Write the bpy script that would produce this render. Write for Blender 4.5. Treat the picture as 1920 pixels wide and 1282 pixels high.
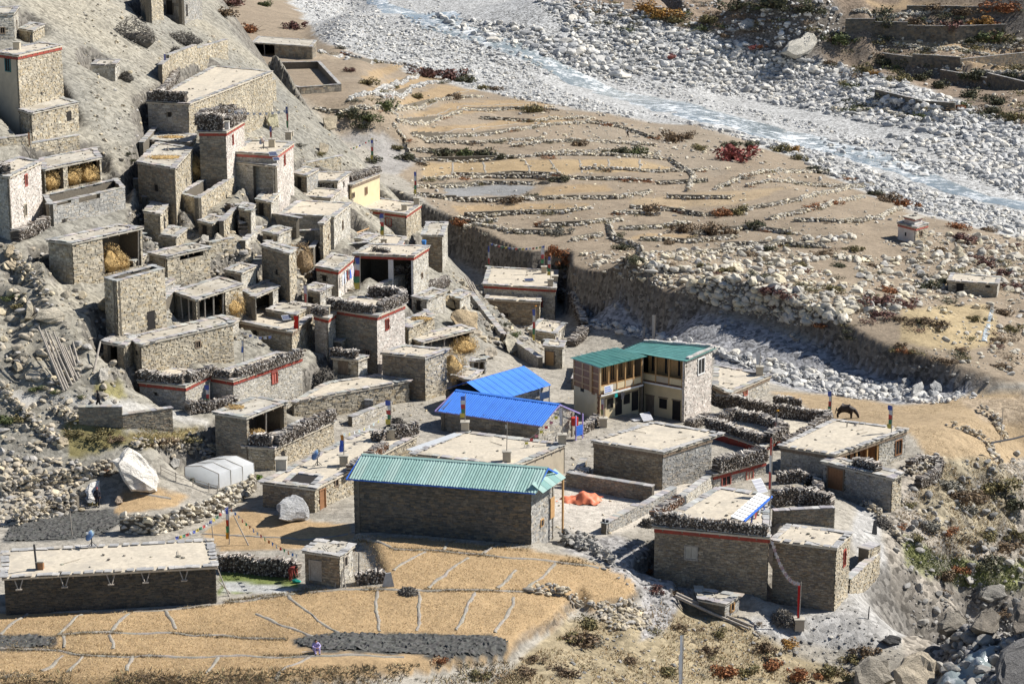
import bpy, bmesh, math, random
import numpy as np
from mathutils import Vector, Matrix

for _o in list(bpy.data.objects):
    bpy.data.objects.remove(_o)
SC = bpy.context.scene
COL = SC.collection
R = math.radians

CAM_Z, FPX, PITCH = 60.0, 4000.0, R(13.5)
cam_data = bpy.data.cameras.new("camera")
cam_data.sensor_width = 36.0
cam_data.lens = 36.0 * FPX / 1920.0
cam_data.clip_start = 1.0
cam_data.clip_end = 5000.0
cam = bpy.data.objects.new("camera", cam_data)
cam.location = (0, 0, CAM_Z)
cam.rotation_euler = (R(90) - PITCH, 0, 0)
COL.objects.link(cam)
SC.camera = cam

SUN_AZ, SUN_EL = R(19), R(42)        # azimuth measured from +x (right) towards +y (away)
world = bpy.data.worlds.new("World")
SC.world = world
world.use_nodes = True
nt = world.node_tree
nt.nodes.clear()
_out = nt.nodes.new("ShaderNodeOutputWorld")
_bg = nt.nodes.new("ShaderNodeBackground")
_sky = nt.nodes.new("ShaderNodeTexSky")
_sky.sky_type = 'NISHITA'
_sky.sun_disc = False
_sky.sun_elevation = SUN_EL
_sky.sun_rotation = R(90) - SUN_AZ
_sky.altitude = 3500
_bg.inputs["Strength"].default_value = 0.075
nt.links.new(_sky.outputs[0], _bg.inputs[0])
nt.links.new(_bg.outputs[0], _out.inputs[0])

sun_data = bpy.data.lights.new("sun", 'SUN')
sun_data.energy = 4.8
sun_data.angle = R(0.53)
sun_data.color = (1.0, 0.955, 0.89)
sun = bpy.data.objects.new("sun", sun_data)
_sd = Vector((math.cos(SUN_EL) * math.cos(SUN_AZ), math.cos(SUN_EL) * math.sin(SUN_AZ), math.sin(SUN_EL)))
sun.rotation_euler = _sd.to_track_quat('Z', 'Y').to_euler()
sun.location = (100, 200, 150)
COL.objects.link(sun)

SC.view_settings.view_transform = 'Standard'
SC.view_settings.look = 'None'
SC.view_settings.exposure = 0.63
SC.view_settings.gamma = 1.0
SC.view_settings.use_curve_mapping = False
SC.cycles.max_bounces = 5
SC.cycles.diffuse_bounces = 3
SC.cycles.glossy_bounces = 2
SC.cycles.transmission_bounces = 3
SC.cycles.transparent_max_bounces = 6

rng = np.random.default_rng(7)
random.seed(7)

CP, SP = math.cos(PITCH), math.sin(PITCH)

def ray(u, v):
    a = (np.asarray(u, float) - 960) / FPX
    b = (np.asarray(v, float) - 641) / FPX
    return a, CP - b * SP, -SP - b * CP          # direction x, y, z (not normalised)

def at_z(u, v, z):
    """point where the sight line of photo pixel (u, v) meets height z"""
    dx, dy, dz = ray(u, v)
    t = (z - CAM_Z) / dz
    return Vector((float(dx * t), float(dy * t), float(z)))

def at_y(u, v, y):
    dx, dy, dz = ray(u, v)
    t = y / dy
    return Vector((float(dx * t), float(y), float(CAM_Z + dz * t)))

def proj(x, y, z):
    zz = z - CAM_Z
    d = y * CP - zz * SP
    up = y * SP + zz * CP
    return 960 + FPX * x / d, 641 - FPX * up / d

def _hash(ix, iy, seed):
    h = (ix.astype(np.int64) * 374761393 + iy.astype(np.int64) * 668265263 + seed * 974711) & 0xffffffff
    h = ((h ^ (h >> 13)) * 1274126177) & 0xffffffff
    return ((h ^ (h >> 16)) & 0xffff) / 65535.0

def vnoise(x, y, seed=0):
    ix, iy = np.floor(x), np.floor(y)
    fx, fy = x - ix, y - iy
    fx, fy = fx * fx * (3 - 2 * fx), fy * fy * (3 - 2 * fy)
    a, b = _hash(ix, iy, seed), _hash(ix + 1, iy, seed)
    c, d = _hash(ix, iy + 1, seed), _hash(ix + 1, iy + 1, seed)
    return (a * (1 - fx) + b * fx) * (1 - fy) + (c * (1 - fx) + d * fx) * fy - 0.5

def fbm(x, y, scale, octaves=4, seed=0):
    r, amp = 0, 1.0
    for k in range(octaves):
        r = r + amp * vnoise(x / scale, y / scale, seed + k)
        scale *= 0.5
        amp *= 0.5
    return r

def smooth(t):
    t = np.clip(t, 0, 1)
    return t * t * (3 - 2 * t)

def in_poly(px, py, poly):
    px, py = np.asarray(px), np.asarray(py)
    inside = np.zeros(px.shape, bool)
    n = len(poly)
    for i in range(n):
        x1, y1 = poly[i]
        x2, y2 = poly[(i + 1) % n]
        if y1 == y2:
            continue
        c = ((y1 > py) != (y2 > py)) & (px < (x2 - x1) * (py - y1) / (y2 - y1) + x1)
        inside ^= c
    return inside

def seg_dist(px, py, poly, closed=False):
    best = np.full(np.shape(px), 1e9)
    n = len(poly)
    for i in range(n if closed else n - 1):
        x1, y1 = poly[i]
        x2, y2 = poly[(i + 1) % n]
        dx, dy = x2 - x1, y2 - y1
        L = dx * dx + dy * dy + 1e-9
        t = np.clip(((px - x1) * dx + (py - y1) * dy) / L, 0, 1)
        best = np.minimum(best, np.hypot(px - x1 - t * dx, py - y1 - t * dy))
    return best

def tag(o, label=None, cat=None, group=None, kind=None):
    if label: o["label"] = label
    if cat: o["category"] = cat
    if group: o["group"] = group
    if kind: o["kind"] = kind
    return o

def empty(name, loc, label, cat, group=None, rz=0.0):
    o = bpy.data.objects.new(name, None)
    o.empty_display_size = 0.5
    o.location = loc
    o.rotation_euler = (0, 0, rz)
    COL.objects.link(o)
    return tag(o, label, cat, group)

def link_mesh(name, me, parent=None, loc=None):
    o = bpy.data.objects.new(name, me)
    COL.objects.link(o)
    if parent is not None:
        o.parent = parent
    if loc is not None:
        o.location = loc
    return o
def step_line(pts):
    w = [at_z(u, v, z) for u, v, z in pts]
    return np.array([p.x for p in w]), np.array([p.y for p in w])

STEPS = [
    ([(500, 300, 4.5), (700, 380, 4.5), (860, 428, 4.5), (1040, 488, 4.8), (1080, 503, 5), (1250, 560, 5), (1400, 592, 4.4), (1600, 650, 4), (1750, 690, 3.8), (1880, 715, 3.5), (2100, 745, 3.2)],
     [4.6, 4.8, 5.2, 5.6, 5.6, 4.6, 3.5, 3.1, 2.8, 1.6, 0.6], 2.2, 15),
    ([(1640, 88, 5), (1700, 98, 5), (1800, 103, 5), (1925, 110, 5), (2050, 120, 5)], [2.5, 4.0, 3.4, 2.6, 2], 3.0, 8),
    ([(1570, 28, 11), (1640, 26, 11), (1750, 27, 11), (1830, 24, 11), (1900, 40, 10)], [2.5, 5.4, 5.2, 5.0, 2.5], 5.0, 8),
    ([(1760, 128, 2), (1850, 142, 2), (1925, 150, 2), (2050, 160, 2)], [1.8, 4.2, 4.2, 3], 4.5, 8),
    ([(1040, 26, 4), (1100, 34, 4), (1200, 48, 4), (1300, 66, 4), (1420, 78, 4), (1500, 70, 5), (1560, 60, 6)], [3, 8, 10, 9, 8, 7, 3], 7.0, 8),
    ([(1550, 205, -3), (1640, 208, -3), (1700, 222, -3), (1760, 236, -3.3), (1790, 250, -3.5)], [0.8, 2.2, 2.0, 2.2, .8], 2.2, 6),
]
_STEPW = [(*step_line(p), np.array(h, float), w, f) for p, h, w, f in STEPS]

def steps(x, y):
    tot = 0
    for sx, sy, sh, w, fade in _STEPW:
        yc = np.interp(x, sx, sy) + fbm(x, y * 0, 9.0, 3, 31) * 2.2
        h = np.interp(x, sx, sh)
        h = h * smooth((x - sx[0] + fade) / fade) * smooth((sx[-1] + fade - x) / fade)
        tot = tot + h * smooth((y - yc) / w + 0.5 + 0.0)
    return tot

_foot_px = [(-400, 990, 5), (0, 962, 5), (200, 965, 4.6), (340, 955, 4.6), (480, 895, 5), (640, 812, 5), (800, 748, 5), (960, 700, 4.2), (1050, 650, 3)]
FOOT = [tuple(at_z(*p)[:2]) for p in _foot_px]
FOOT.append((FOOT[-1][0] + 3, 275))
FOOT.append((FOOT[-1][0] - 6, 420))
_FX = np.array([p[0] for p in FOOT]);

def hill_t(x, y):
    """distance behind the foot of the village hill (positive on the hill)"""
    poly = FOOT + [(-200, 800), (-400, 600)]
    poly = [(-400, FOOT[0][1])] + poly
    d = seg_dist(x, y, [(-400, FOOT[0][1])] + FOOT)
    ins = in_poly(x, y, poly)
    return np.where(ins, d, -d)

def near_hill(t):
    t = np.maximum(t, 0)
    return 0.53 * np.sqrt(t * t + 4) - 1.06

_crest_px = [(1040, 600), (980, 545), (900, 487), (860, 462), (800, 385), (705, 292), (640, 238), (560, 188), (505, 150), (440, 95), (395, 30), (365, -40)]

def _crest_pts():
    out = []
    ys = np.arange(180, 330, 0.25)
    for u, v in _crest_px:
        dx, dy, dz = ray(u, v)
        x = dx / dy * ys
        zr = CAM_Z + dz / dy * ys
        zh = 4.5 + near_hill(hill_t(x, ys))
        if not (zh > zr).any():
            break
        k = int(np.argmax(zh > zr))
        out.append((float(x[k]), float(ys[k])))
    out += [(out[-1][0] - 5, out[-1][1] + 14), (out[-1][0] - 12, out[-1][1] + 40)]
    return out
CREST = _crest_pts()

def hill(x, y):
    t = hill_t(x, y)
    h = near_hill(t)
    poly = CREST + [(CREST[-1][0] - 300, CREST[-1][1] + 100), (-500, 100), (30, 100)]
    d = seg_dist(x, y, CREST + [(CREST[-1][0] - 300, CREST[-1][1] + 100)])
    ins = in_poly(x, y, poly)
    beyond = np.where(ins, 0, d)
    hc = np.minimum(h, 60)
    fall = 1 - smooth(beyond / (8 + hc * 1.1))
    rough = fbm(x, y, 11.0, 4, 5) * np.clip(h / 6, 0, 1)
    return hc * fall + rough * 1.1

VALLEY = [(-300, 1290, 6), (0, 1282, 5.6), (0, 1150, 5.8), (-200, 1000, 6), (200, 1100, 5.6), (480, 1282, 5.2), (480, 1100, 5.3), (800, 1282, 4.6), (900, 1100, 5.0), (1000, 1000, 5.0),
    (1060, 1282, 3.6), (1180, 1190, 2.6), (1150, 1020, 4.5), (1250, 1250, 1.6), (1300, 1150, 2.2), (1400, 1180, 1.6), (1450, 1282, -1.0), (1560, 1160, 1.5), (1560, 1250, -2.0), (1650, 1150, 0.8), (1650, 1050, 1.8), (1700, 1230, -5.5),
    (1760, 1282, -8), (1850, 1215, -7.8), (1900, 1282, -8.6), (2020, 1215, -4), (2120, 1180, 3), (2300, 1150, 6), (1780, 1140, -3.5), (1900, 1130, -5.4), (2050, 1100, -6),
    (1850, 1080, -3.4), (1740, 1060, -0.6), (1700, 960, 2.0), (1800, 960, -0.5), (1900, 960, -3.6), (2050, 960, -5), (1760, 850, 3.0), (1860, 850, 2.0), (1920, 850, -1.5), (2100, 830, -3),
    (1300, 950, 4.2), (1450, 950, 3.6), (1600, 960, 2.9), (1100, 900, 4.4), (900, 850, 4.6), (660, 900, 5.0), (400, 950, 5.0), (200, 1000, 5.0), (1250, 850, 3.6), (1450, 800, 2.8), (1620, 860, 3.0), (1700, 790, 2.4), (1850, 780, 2.8), (2000, 770, 2.4),
    (1500, 735, 1.5), (1700, 765, 1.6), (1640, 745, 1.3), (1400, 690, 1.3), (1250, 645, 1.0), (1300, 665, 1.2), (1180, 628, 0.2), (1120, 608, -0.7), (1550, 712, 1.3), (1700, 748, 1.3), (1160, 532, 5.0), (1250, 556, 5.0), (1320, 574, 4.8), (1400, 588, 4.6), (1500, 620, 4.4), (1085, 499, 5.0), (1180, 700, 2.8), (1060, 680, 3.6),
    (1000, 455, 4.6), (1000, 350, 4.4), (1000, 260, 4.4), (1150, 300, 3.8), (1250, 420, 4.6), (1450, 480, 4.5), (1650, 560, 4.2), (1880, 600, 3.6), (1880, 690, 3.4), (1700, 430, 3.4), (1880, 470, 2.2), (1450, 350, 3.0),
    (820, 300, 4.6), (820, 200, 4.8), (700, 130, 5.4), (620, 80, 7.0), (560, 40, 8.0), (480, 10, 9.0), (560, 160, 13.0), (640, 175, 9.5), (500, 100, 14.5),
    (800, 130, 3.2), (960, 175, 2.2), (1200, 220, 0.6), (1400, 255, -1.2), (1560, 325, -2.2), (1700, 380, -2.6), (1850, 415, -2.8),
    (690, 10, 2.2), (900, 60, 1.2), (1060, 140, 0.0), (1250, 190, -1.6), (1480, 250, -3.2), (1700, 310, -4.2), (1900, 380, -5.2), (2150, 450, -6.5),
    (1000, 20, 2.6), (1150, 20, 3.8), (1300, 80, 2.0), (1450, 120, 0.8), (1600, 180, -1.2), (1800, 260, -2.6), (1900, 300, -3.4), (1250, 25, 7.0), (1400, 40, 7.0), (1420, 10, 15), (1250, 5, 13), (1550, 90, 4.5), (1620, 130, 2.2), (1750, 190, 0.0), (1900, 240, -1.6),
    (1640, 15, 8.5), (1750, 120, 2.2), (1850, 170, -1), (1900, 90, 4), (1900, 15, 9.5), (2100, 150, 4), (2200, 20, 14), (700, -60, 5), (1000, -60, 12), (1500, -40, 22), (1900, -60, 24), (480, -60, 14)]

def _tps_fit():
    P, Z = [], []
    for u, v, z in VALLEY:
        p = at_z(u, v, z)
        P.append((p.x, p.y)); Z.append(z)
    P.append((-260, 130)); Z.append(6); P.append((260, 130)); Z.append(-12); P.append((-300, 1000)); Z.append(40); P.append((400, 1000)); Z.append(45); P.append((0, 60)); Z.append(3); P.append((0, 1050)); Z.append(45); P.append((-150, 60)); Z.append(5)
    P.append((150, 60)); Z.append(-10); P.append((350, 450)); Z.append(12); P.append((-40, 300)); Z.append(6); P.append((-70, 230)); Z.append(5); P.append((-100, 300)); Z.append(8); P.append((-25, 230)); Z.append(4.5)
    P, Z = np.array(P) / 100, np.array(Z, float)
    Z = Z - steps(P[:, 0] * 100, P[:, 1] * 100)
    n = len(P)
    r = np.hypot(P[:, None, 0] - P[None, :, 0], P[:, None, 1] - P[None, :, 1])
    K = np.where(r > 0, r * r * np.log(r + 1e-12), 0) + np.eye(n) * 0.0015
    A = np.zeros((n + 3, n + 3))
    A[:n, :n] = K
    A[:n, n] = 1; A[:n, n + 1:] = P
    A[n, :n] = 1; A[n + 1:, :n] = P.T
    w = np.linalg.solve(A, np.concatenate([Z, np.zeros(3)]))
    return P, w
_TP, _TW = _tps_fit()

def valley(x, y):
    X, Y = np.ravel(x) / 100, np.ravel(y) / 100
    out = np.empty(X.shape)
    n = len(_TP)
    for s in range(0, len(X), 20000):
        xs, ys = X[s:s + 20000, None], Y[s:s + 20000, None]
        r2 = (xs - _TP[:, 0]) ** 2 + (ys - _TP[:, 1]) ** 2
        out[s:s + 20000] = (0.5 * r2 * np.log(r2 + 1e-12)) @ _TW[:n] + _TW[n] + xs[:, 0] * _TW[n + 1] + ys[:, 0] * _TW[n + 2]
    return out.reshape(np.shape(x))

NCOL, NROW = 400, 580
GF = np.linspace(-0.34, 0.36, NCOL)
GY = 118 * np.exp(np.linspace(0, math.log(980 / 118), NROW))
GXX = GF[None, :] * GY[:, None]
GYY = np.repeat(GY[:, None], NCOL, 1)

ROUGH = [  # broken rocky ground: pixel outline, height of the ribs, their spacing
    ([(1680, 960), (1760, 870), (1860, 870), (1990, 840), (1990, 1300), (1720, 1300), (1720, 1200), (1790, 1120), (1690, 1060)], 3.2, 7.0),
    ([(1700, 1130), (1990, 1100), (1990, 1300), (1700, 1300)], 2.2, 4.0),
    ([(-50, 450), (100, 460), (250, 640), (340, 720), (150, 760), (-50, 720)], 1.6, 6.0),
    ([(1040, 1150), (1190, 1150), (1230, 1190), (1180, 1240), (1050, 1200)], .7, 3.0),
    ([(380, 420), (480, 420), (480, 560), (380, 500)], 1.0, 4.0), ([(830, 540), (930, 560), (1000, 650), (870, 640)], 1.4, 4.5),
    ([(1690, 560), (1990, 540), (1990, 720), (1700, 680)], .5, 6.0), ([(1050, 540), (1250, 575), (1400, 610), (1700, 690), (1860, 720), (1700, 745), (1350, 665), (1080, 610)], .5, 3.0),
]
PLATFORMS = [
    ([(-300, 1150), (0, 1148), (200, 1146), (410, 1134), (560, 1110), (720, 1098), (700, 1040), (670, 1008), (800, 1010), (990, 1026), (1060, 1040), (1130, 1062), (1185, 1085), (1203, 1115), (1180, 1140), (1110, 1150), (1085, 1125), (1040, 1180), (990, 1200), (960, 1235), (800, 1262), (500, 1290), (-300, 1300)], 0.9, 1.2),
]

def base_height(x, y):
    z = valley(x, y) + steps(x, y) + hill(x, y)
    return z

ZG = base_height(GXX, GYY)
ZG += fbm(GXX, GYY, 6.0, 4, 11) * 0.35

def grid_at(x, y, Z=None):
    Z = ZG if Z is None else Z
    x, y = np.asarray(x, float), np.asarray(y, float)
    fi = np.clip((x / y - GF[0]) / (GF[-1] - GF[0]) * (NCOL - 1), 0, NCOL - 1.001)
    fj = np.clip(np.log(y / 118) / math.log(980 / 118) * (NROW - 1), 0, NROW - 1.001)
    i, j = fi.astype(int), fj.astype(int)
    a, b = fi - i, fj - j
    return (Z[j, i] * (1 - a) + Z[j, i + 1] * a) * (1 - b) + (Z[j + 1, i] * (1 - a) + Z[j + 1, i + 1] * a) * b

def gz(x, y):
    return float(grid_at(x, y))

def hits(u, v):
    """ground points seen at photo pixels (arrays)"""
    u, v = np.atleast_1d(np.asarray(u, float)), np.atleast_1d(np.asarray(v, float))
    dx, dy, dz = ray(u, v)
    f, m = dx / dy, dz / dy
    fi = np.clip((f - GF[0]) / (GF[-1] - GF[0]) * (NCOL - 1), 0, NCOL - 1.001)
    i = fi.astype(int); a = fi - i
    out = np.empty((len(u), 3))
    for s in range(0, len(u), 4000):
        sl = slice(s, s + 4000)
        H = ZG[:, i[sl]] * (1 - a[sl]) + ZG[:, i[sl] + 1] * a[sl]
        D = H - (CAM_Z + m[sl][None, :] * GY[:, None])
        k = np.argmax(D > 0, axis=0)
        k = np.where(k == 0, NROW - 1, k)
        n = np.arange(D.shape[1])
        d1, d0 = D[k, n], D[k - 1, n]
        t = np.clip(d0 / (d0 - d1 + 1e-12), 0, 1)
        y = GY[k - 1] + (GY[k] - GY[k - 1]) * t
        out[sl, 0] = f[sl] * y; out[sl, 1] = y; out[sl, 2] = CAM_Z + m[sl] * y
    return out

def hit(u, v):
    return Vector(hits(u, v)[0])

for poly, amp, sc in ROUGH:
    wp = [tuple(p[:2]) for p in hits([q[0] for q in poly], [q[1] for q in poly])]
    d = seg_dist(GXX, GYY, wp, True)
    w = smooth(np.where(in_poly(GXX, GYY, wp), d, -d) / 6 + .3)
    ZG += w * amp * ((1 - np.abs(fbm(GXX + GYY * .4, GYY * .7, sc, 4, 77)) * 3.2) * .6 + fbm(GXX, GYY, sc * .35, 3, 78) * .5)
def level(px, z, fade):
    global ZG
    wp = [tuple(at_z(u, v, z)[:2]) for u, v in px]
    d = seg_dist(GXX, GYY, wp, True)
    w = smooth(1 - np.where(in_poly(GXX, GYY, wp), 0, d) / fade)
    ZG = ZG * (1 - w) + z * w
PEN_Z = 14.0
level([(500, 112), (660, 112), (665, 185), (520, 185)], PEN_Z, 14)
for poly, dz, w in PLATFORMS:
    wp = [tuple(p[:2]) for p in hits([q[0] for q in poly], [q[1] for q in poly])]
    d = seg_dist(GXX, GYY, wp, True)
    s = np.where(in_poly(GXX, GYY, wp), d, -d)
    ZG += dz * smooth(s / w + 0.5)
MATS = {}

def nodes_of(name):
    m = bpy.data.materials.new(name)
    m.use_nodes = True
    n = m.node_tree
    n.nodes.clear()
    out = n.nodes.new("ShaderNodeOutputMaterial")
    b = n.nodes.new("ShaderNodeBsdfPrincipled")
    n.links.new(b.outputs[0], out.inputs[0])
    MATS[name] = m
    return m, n, b

def N(n, kind, **kw):
    x = n.nodes.new("ShaderNode" + kind)
    for k, v in kw.items():
        if k in x.inputs:
            x.inputs[k].default_value = v
        else:
            setattr(x, k, v)
    return x

def mapping(n, scale, src="Object"):
    t = N(n, "TexCoord")
    m = N(n, "Mapping")
    m.inputs["Scale"].default_value = scale if hasattr(scale, "__len__") else (scale,) * 3
    n.links.new(t.outputs[src], m.inputs[0])
    return m.outputs[0]

def mathn(n, op, a, b):
    x = N(n, "Math", operation=op)
    for i, q in enumerate((a, b)):
        if isinstance(q, (int, float)):
            x.inputs[i].default_value = q
        else:
            n.links.new(q, x.inputs[i])
    return x.outputs[0]

def mixc(n, fac, a, b, mode='MIX'):
    x = N(n, "Mix", data_type='RGBA', blend_type=mode)
    for i, q in ((0, fac), (6, a), (7, b)):
        if isinstance(q, (int, float, tuple)):
            x.inputs[i].default_value = q if isinstance(q, (int, float)) else (*q[:3], 1)
        else:
            n.links.new(q, x.inputs[i])
    return x.outputs[2]

def noise(n, vec, scale, detail=3.0, rough=0.6):
    x = N(n, "TexNoise", Scale=scale, Detail=detail, Roughness=rough)
    n.links.new(vec, x.inputs["Vector"])
    return x.outputs[0]

def ramp(n, src, lo, hi, a=0.0, b=1.0):
    x = N(n, "MapRange")
    x.inputs[1].default_value = lo; x.inputs[2].default_value = hi
    x.inputs[3].default_value = a; x.inputs[4].default_value = b
    n.links.new(src, x.inputs[0])
    return x.outputs[0]

def bump(n, b, src, strength, dist):
    x = N(n, "Bump", Strength=strength, Distance=dist)
    n.links.new(src, x.inputs["Height"])
    n.links.new(x.outputs[0], b.inputs["Normal"])

def mat_vcol(name, noise_scale=3.0, var=0.25, rough=0.9, bump_s=0.4, bump_d=0.05, tint=None):
    """colour comes from the mesh's own 'col' attribute (the colour of each stone, slate or stick)"""
    m, n, b = nodes_of(name)
    a = N(n, "Attribute", attribute_name="col")
    v = mapping(n, 1.0)
    f = noise(n, v, noise_scale, 4.0)
    g = noise(n, v, noise_scale * 0.22, 3.0)
    k = mathn(n, 'ADD', ramp(n, f, 0.25, 0.75, 1 - var, 1 + var), ramp(n, g, 0.3, 0.7, -var * 0.6, var * 0.6))
    c = N(n, "VectorMath", operation='SCALE')
    n.links.new(a.outputs[0], c.inputs[0]); n.links.new(k, c.inputs[3])
    n.links.new(c.outputs[0], b.inputs["Base Color"])
    b.inputs["Roughness"].default_value = rough
    b.inputs["Specular IOR Level"].default_value = 0.25
    bump(n, b, f, bump_s, bump_d)
    return m

def mat_plain(name, colr, var=0.15, noise_scale=2.0, rough=0.85, bump_s=0.2, bump_d=0.03, second=None, stretch=(1, 1, 1), spec=0.3, metallic=0.0):
    m, n, b = nodes_of(name)
    v = mapping(n, stretch)
    f = noise(n, v, noise_scale, 5.0)
    g = noise(n, v, noise_scale * 0.2, 3.0)
    lo = tuple(c * (1 - var) for c in colr); hi = tuple(min(1, c * (1 + var)) for c in colr)
    c = mixc(n, ramp(n, f, 0.3, 0.7), lo, hi)
    if second:
        c = mixc(n, ramp(n, g, 0.5, 0.68), c, second)
    n.links.new(c, b.inputs["Base Color"])
    b.inputs["Roughness"].default_value = rough
    b.inputs["Metallic"].default_value = metallic
    b.inputs["Specular IOR Level"].default_value = spec
    if bump_s:
        bump(n, b, f, bump_s, bump_d)
    return m

M_STONE = mat_vcol("masonry_stone", 5.0, 0.28)
M_ROCK = mat_vcol("river_rock", 1.6, 0.22, 0.85, 0.5, 0.12)
M_STICK = mat_vcol("split_wood", 6.0, 0.3)
M_SLATE = mat_vcol("slate_slab", 4.0, 0.2, 0.7)
M_LEAF = mat_vcol("leaves_and_straw", 8.0, 0.25)
M_CLOTH = mat_vcol("cloth", 4.0, 0.12, 0.9, 0.3, 0.03)
M_CLAY = mat_plain("clay_roof", (0.53, 0.47, 0.37), 0.16, 3.0, 0.95, 0.5, 0.04, second=(0.44, 0.395, 0.32))
M_CLAYGREY = mat_plain("grey_earth_roof", (0.46, 0.425, 0.355), 0.2, 1.4, 0.95, 0.5, 0.05, second=(0.36, 0.32, 0.25))
M_WALLBACK = mat_plain("mortar_earth", (0.15, 0.13, 0.10), 0.25, 6.0)
M_PLASTER = mat_plain("mud_plaster", (0.50, 0.43, 0.32), 0.12, 1.2, 0.95, 0.3, 0.03, second=(0.44, 0.38, 0.29))
M_CREAM = mat_plain("cream_limewash", (0.66, 0.54, 0.33), 0.08, 1.2, 0.9, 0.2, 0.02, second=(0.60, 0.50, 0.33))
M_WHITE = mat_plain("white_limewash", (0.66, 0.62, 0.58), 0.12, 2.5, 0.9, 0.2, 0.02, second=(0.55, 0.45, 0.40))
M_RED = mat_plain("red_ochre_paint", (0.30, 0.060, 0.040), 0.25, 3.0, 0.9, 0.2, 0.02, second=(0.24, 0.075, 0.055))
M_PINK = mat_plain("faded_red_frame", (0.42, 0.13, 0.10), 0.2, 3.0, 0.9)
M_WOOD = mat_plain("weathered_wood", (0.22, 0.165, 0.115), 0.3, 5.0, 0.85, 0.3, 0.02, stretch=(1, 1, 0.3))
M_PINE = mat_plain("new_pine_wood", (0.48, 0.29, 0.13), 0.15, 5.0, 0.6, 0.2, 0.01)
M_BROWN = mat_plain("brown_boards", (0.27, 0.135, 0.065), 0.2, 5.0, 0.6, 0.2, 0.01)
M_GREYWOOD = mat_plain("sun_bleached_wood", (0.36, 0.32, 0.27), 0.25, 5.0, 0.85, 0.3, 0.02)
M_DARK = mat_plain("dark_opening", (0.025, 0.022, 0.02), 0.2, 2.0, 0.9, 0.0)
M_TEAL = mat_plain("teal_sheet_metal", (0.11, 0.28, 0.25), 0.18, 1.2, 0.42, 0.05, 0.01, second=(0.13, 0.31, 0.28), spec=0.5)
M_TEALPALE = mat_plain("faded_green_sheet_metal", (0.28, 0.44, 0.395), 0.16, 0.7, 0.6, 0.0, 0.01, second=(0.33, 0.46, 0.41), spec=0.5)
M_BLUE = mat_plain("blue_sheet_metal", (0.075, 0.265, 0.84), 0.14, 0.8, 0.55, 0.0, 0.01, spec=0.5)
M_BLUEPAINT = mat_plain("blue_paint", (0.04, 0.16, 0.62), 0.1, 2.0, 0.5)
M_LILAC = mat_plain("lilac_trim", (0.36, 0.30, 0.60), 0.1, 2.0, 0.5)
M_TEALPAINT = mat_plain("teal_door_paint", (0.04, 0.16, 0.17), 0.15, 2.0, 0.6)
M_WHITEPAINT = mat_plain("white_paint", (0.78, 0.77, 0.74), 0.05, 2.0, 0.5, 0.0)
M_METAL = mat_plain("polished_dish", (0.75, 0.78, 0.82), 0.05, 2.0, 0.16, 0.0, metallic=1.0)
M_IRON = mat_plain("dark_iron", (0.05, 0.05, 0.055), 0.2, 3.0, 0.5, 0.0)
M_PANEL = mat_plain("solar_cell", (0.03, 0.045, 0.11), 0.1, 2.0, 0.5, 0.0, spec=0.6)
M_ALU = mat_plain("aluminium", (0.55, 0.57, 0.58), 0.05, 2.0, 0.6, 0.0, metallic=0.2)
M_TARP = mat_plain("orange_tarpaulin", (0.70, 0.20, 0.10), 0.12, 2.0, 0.5, 0.4, 0.05)
M_CONCRETE = mat_plain("grey_concrete", (0.42, 0.40, 0.37), 0.12, 3.0)
M_SKIN = mat_plain("skin", (0.32, 0.17, 0.10), 0.05, 3.0, 0.6, 0.0)

_m, _n, _b = nodes_of("greenhouse_film")
_b.inputs["Base Color"].default_value = (0.96, 0.97, 0.98, 1)
_b.inputs["Roughness"].default_value = 0.45
_v = mapping(_n, 1.0)
_tr = N(_n, "BsdfTransparent"); _tl = N(_n, "BsdfTranslucent")
_tl.inputs[0].default_value = (0.95, 0.97, 0.98, 1)
_x1 = N(_n, "MixShader"); _x1.inputs[0].default_value = 0.6
_x2 = N(_n, "MixShader")
_n.links.new(_b.outputs[0], _x1.inputs[1]); _n.links.new(_tl.outputs[0], _x1.inputs[2])
_n.links.new(ramp(_n, noise(_n, _v, 1.2, 3), 0.35, 0.7, 0.0, 0.08), _x2.inputs[0])
_n.links.new(_x1.outputs[0], _x2.inputs[1]); _n.links.new(_tr.outputs[0], _x2.inputs[2])
_n.links.new(_x2.outputs[0], [q for q in _n.nodes if q.type == 'OUTPUT_MATERIAL'][0].inputs[0])
M_FILM = _m

_m, _n, _b = nodes_of("fractured_boulder")
_a = N(_n, "Attribute", attribute_name="col"); _v = mapping(_n, (1, 1, 1.6))
_f = noise(_n, _v, 1.1, 8.0, 0.72); _g = noise(_n, _v, 5.0, 5.0, 0.75)
_k = mathn(_n, 'ADD', ramp(_n, _f, 0.3, 0.7, 0.72, 1.22), ramp(_n, _g, 0.25, 0.75, -0.2, 0.2))
_cr = N(_n, "TexVoronoi", Scale=0.9, feature='DISTANCE_TO_EDGE'); _n.links.new(_v, _cr.inputs["Vector"])
_k = mathn(_n, 'MULTIPLY', _k, ramp(_n, _cr.outputs["Distance"], 0.0, 0.03, 0.55, 1.0))
_c = N(_n, "VectorMath", operation='SCALE'); _n.links.new(_a.outputs[0], _c.inputs[0]); _n.links.new(_k, _c.inputs[3])
_n.links.new(_c.outputs[0], _b.inputs["Base Color"]); _b.inputs["Roughness"].default_value = 0.9
bump(_n, _b, mathn(_n, 'ADD', _f, mathn(_n, 'MULTIPLY', _g, .5)), 0.9, 0.35)
M_BOULDER = _m

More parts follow.
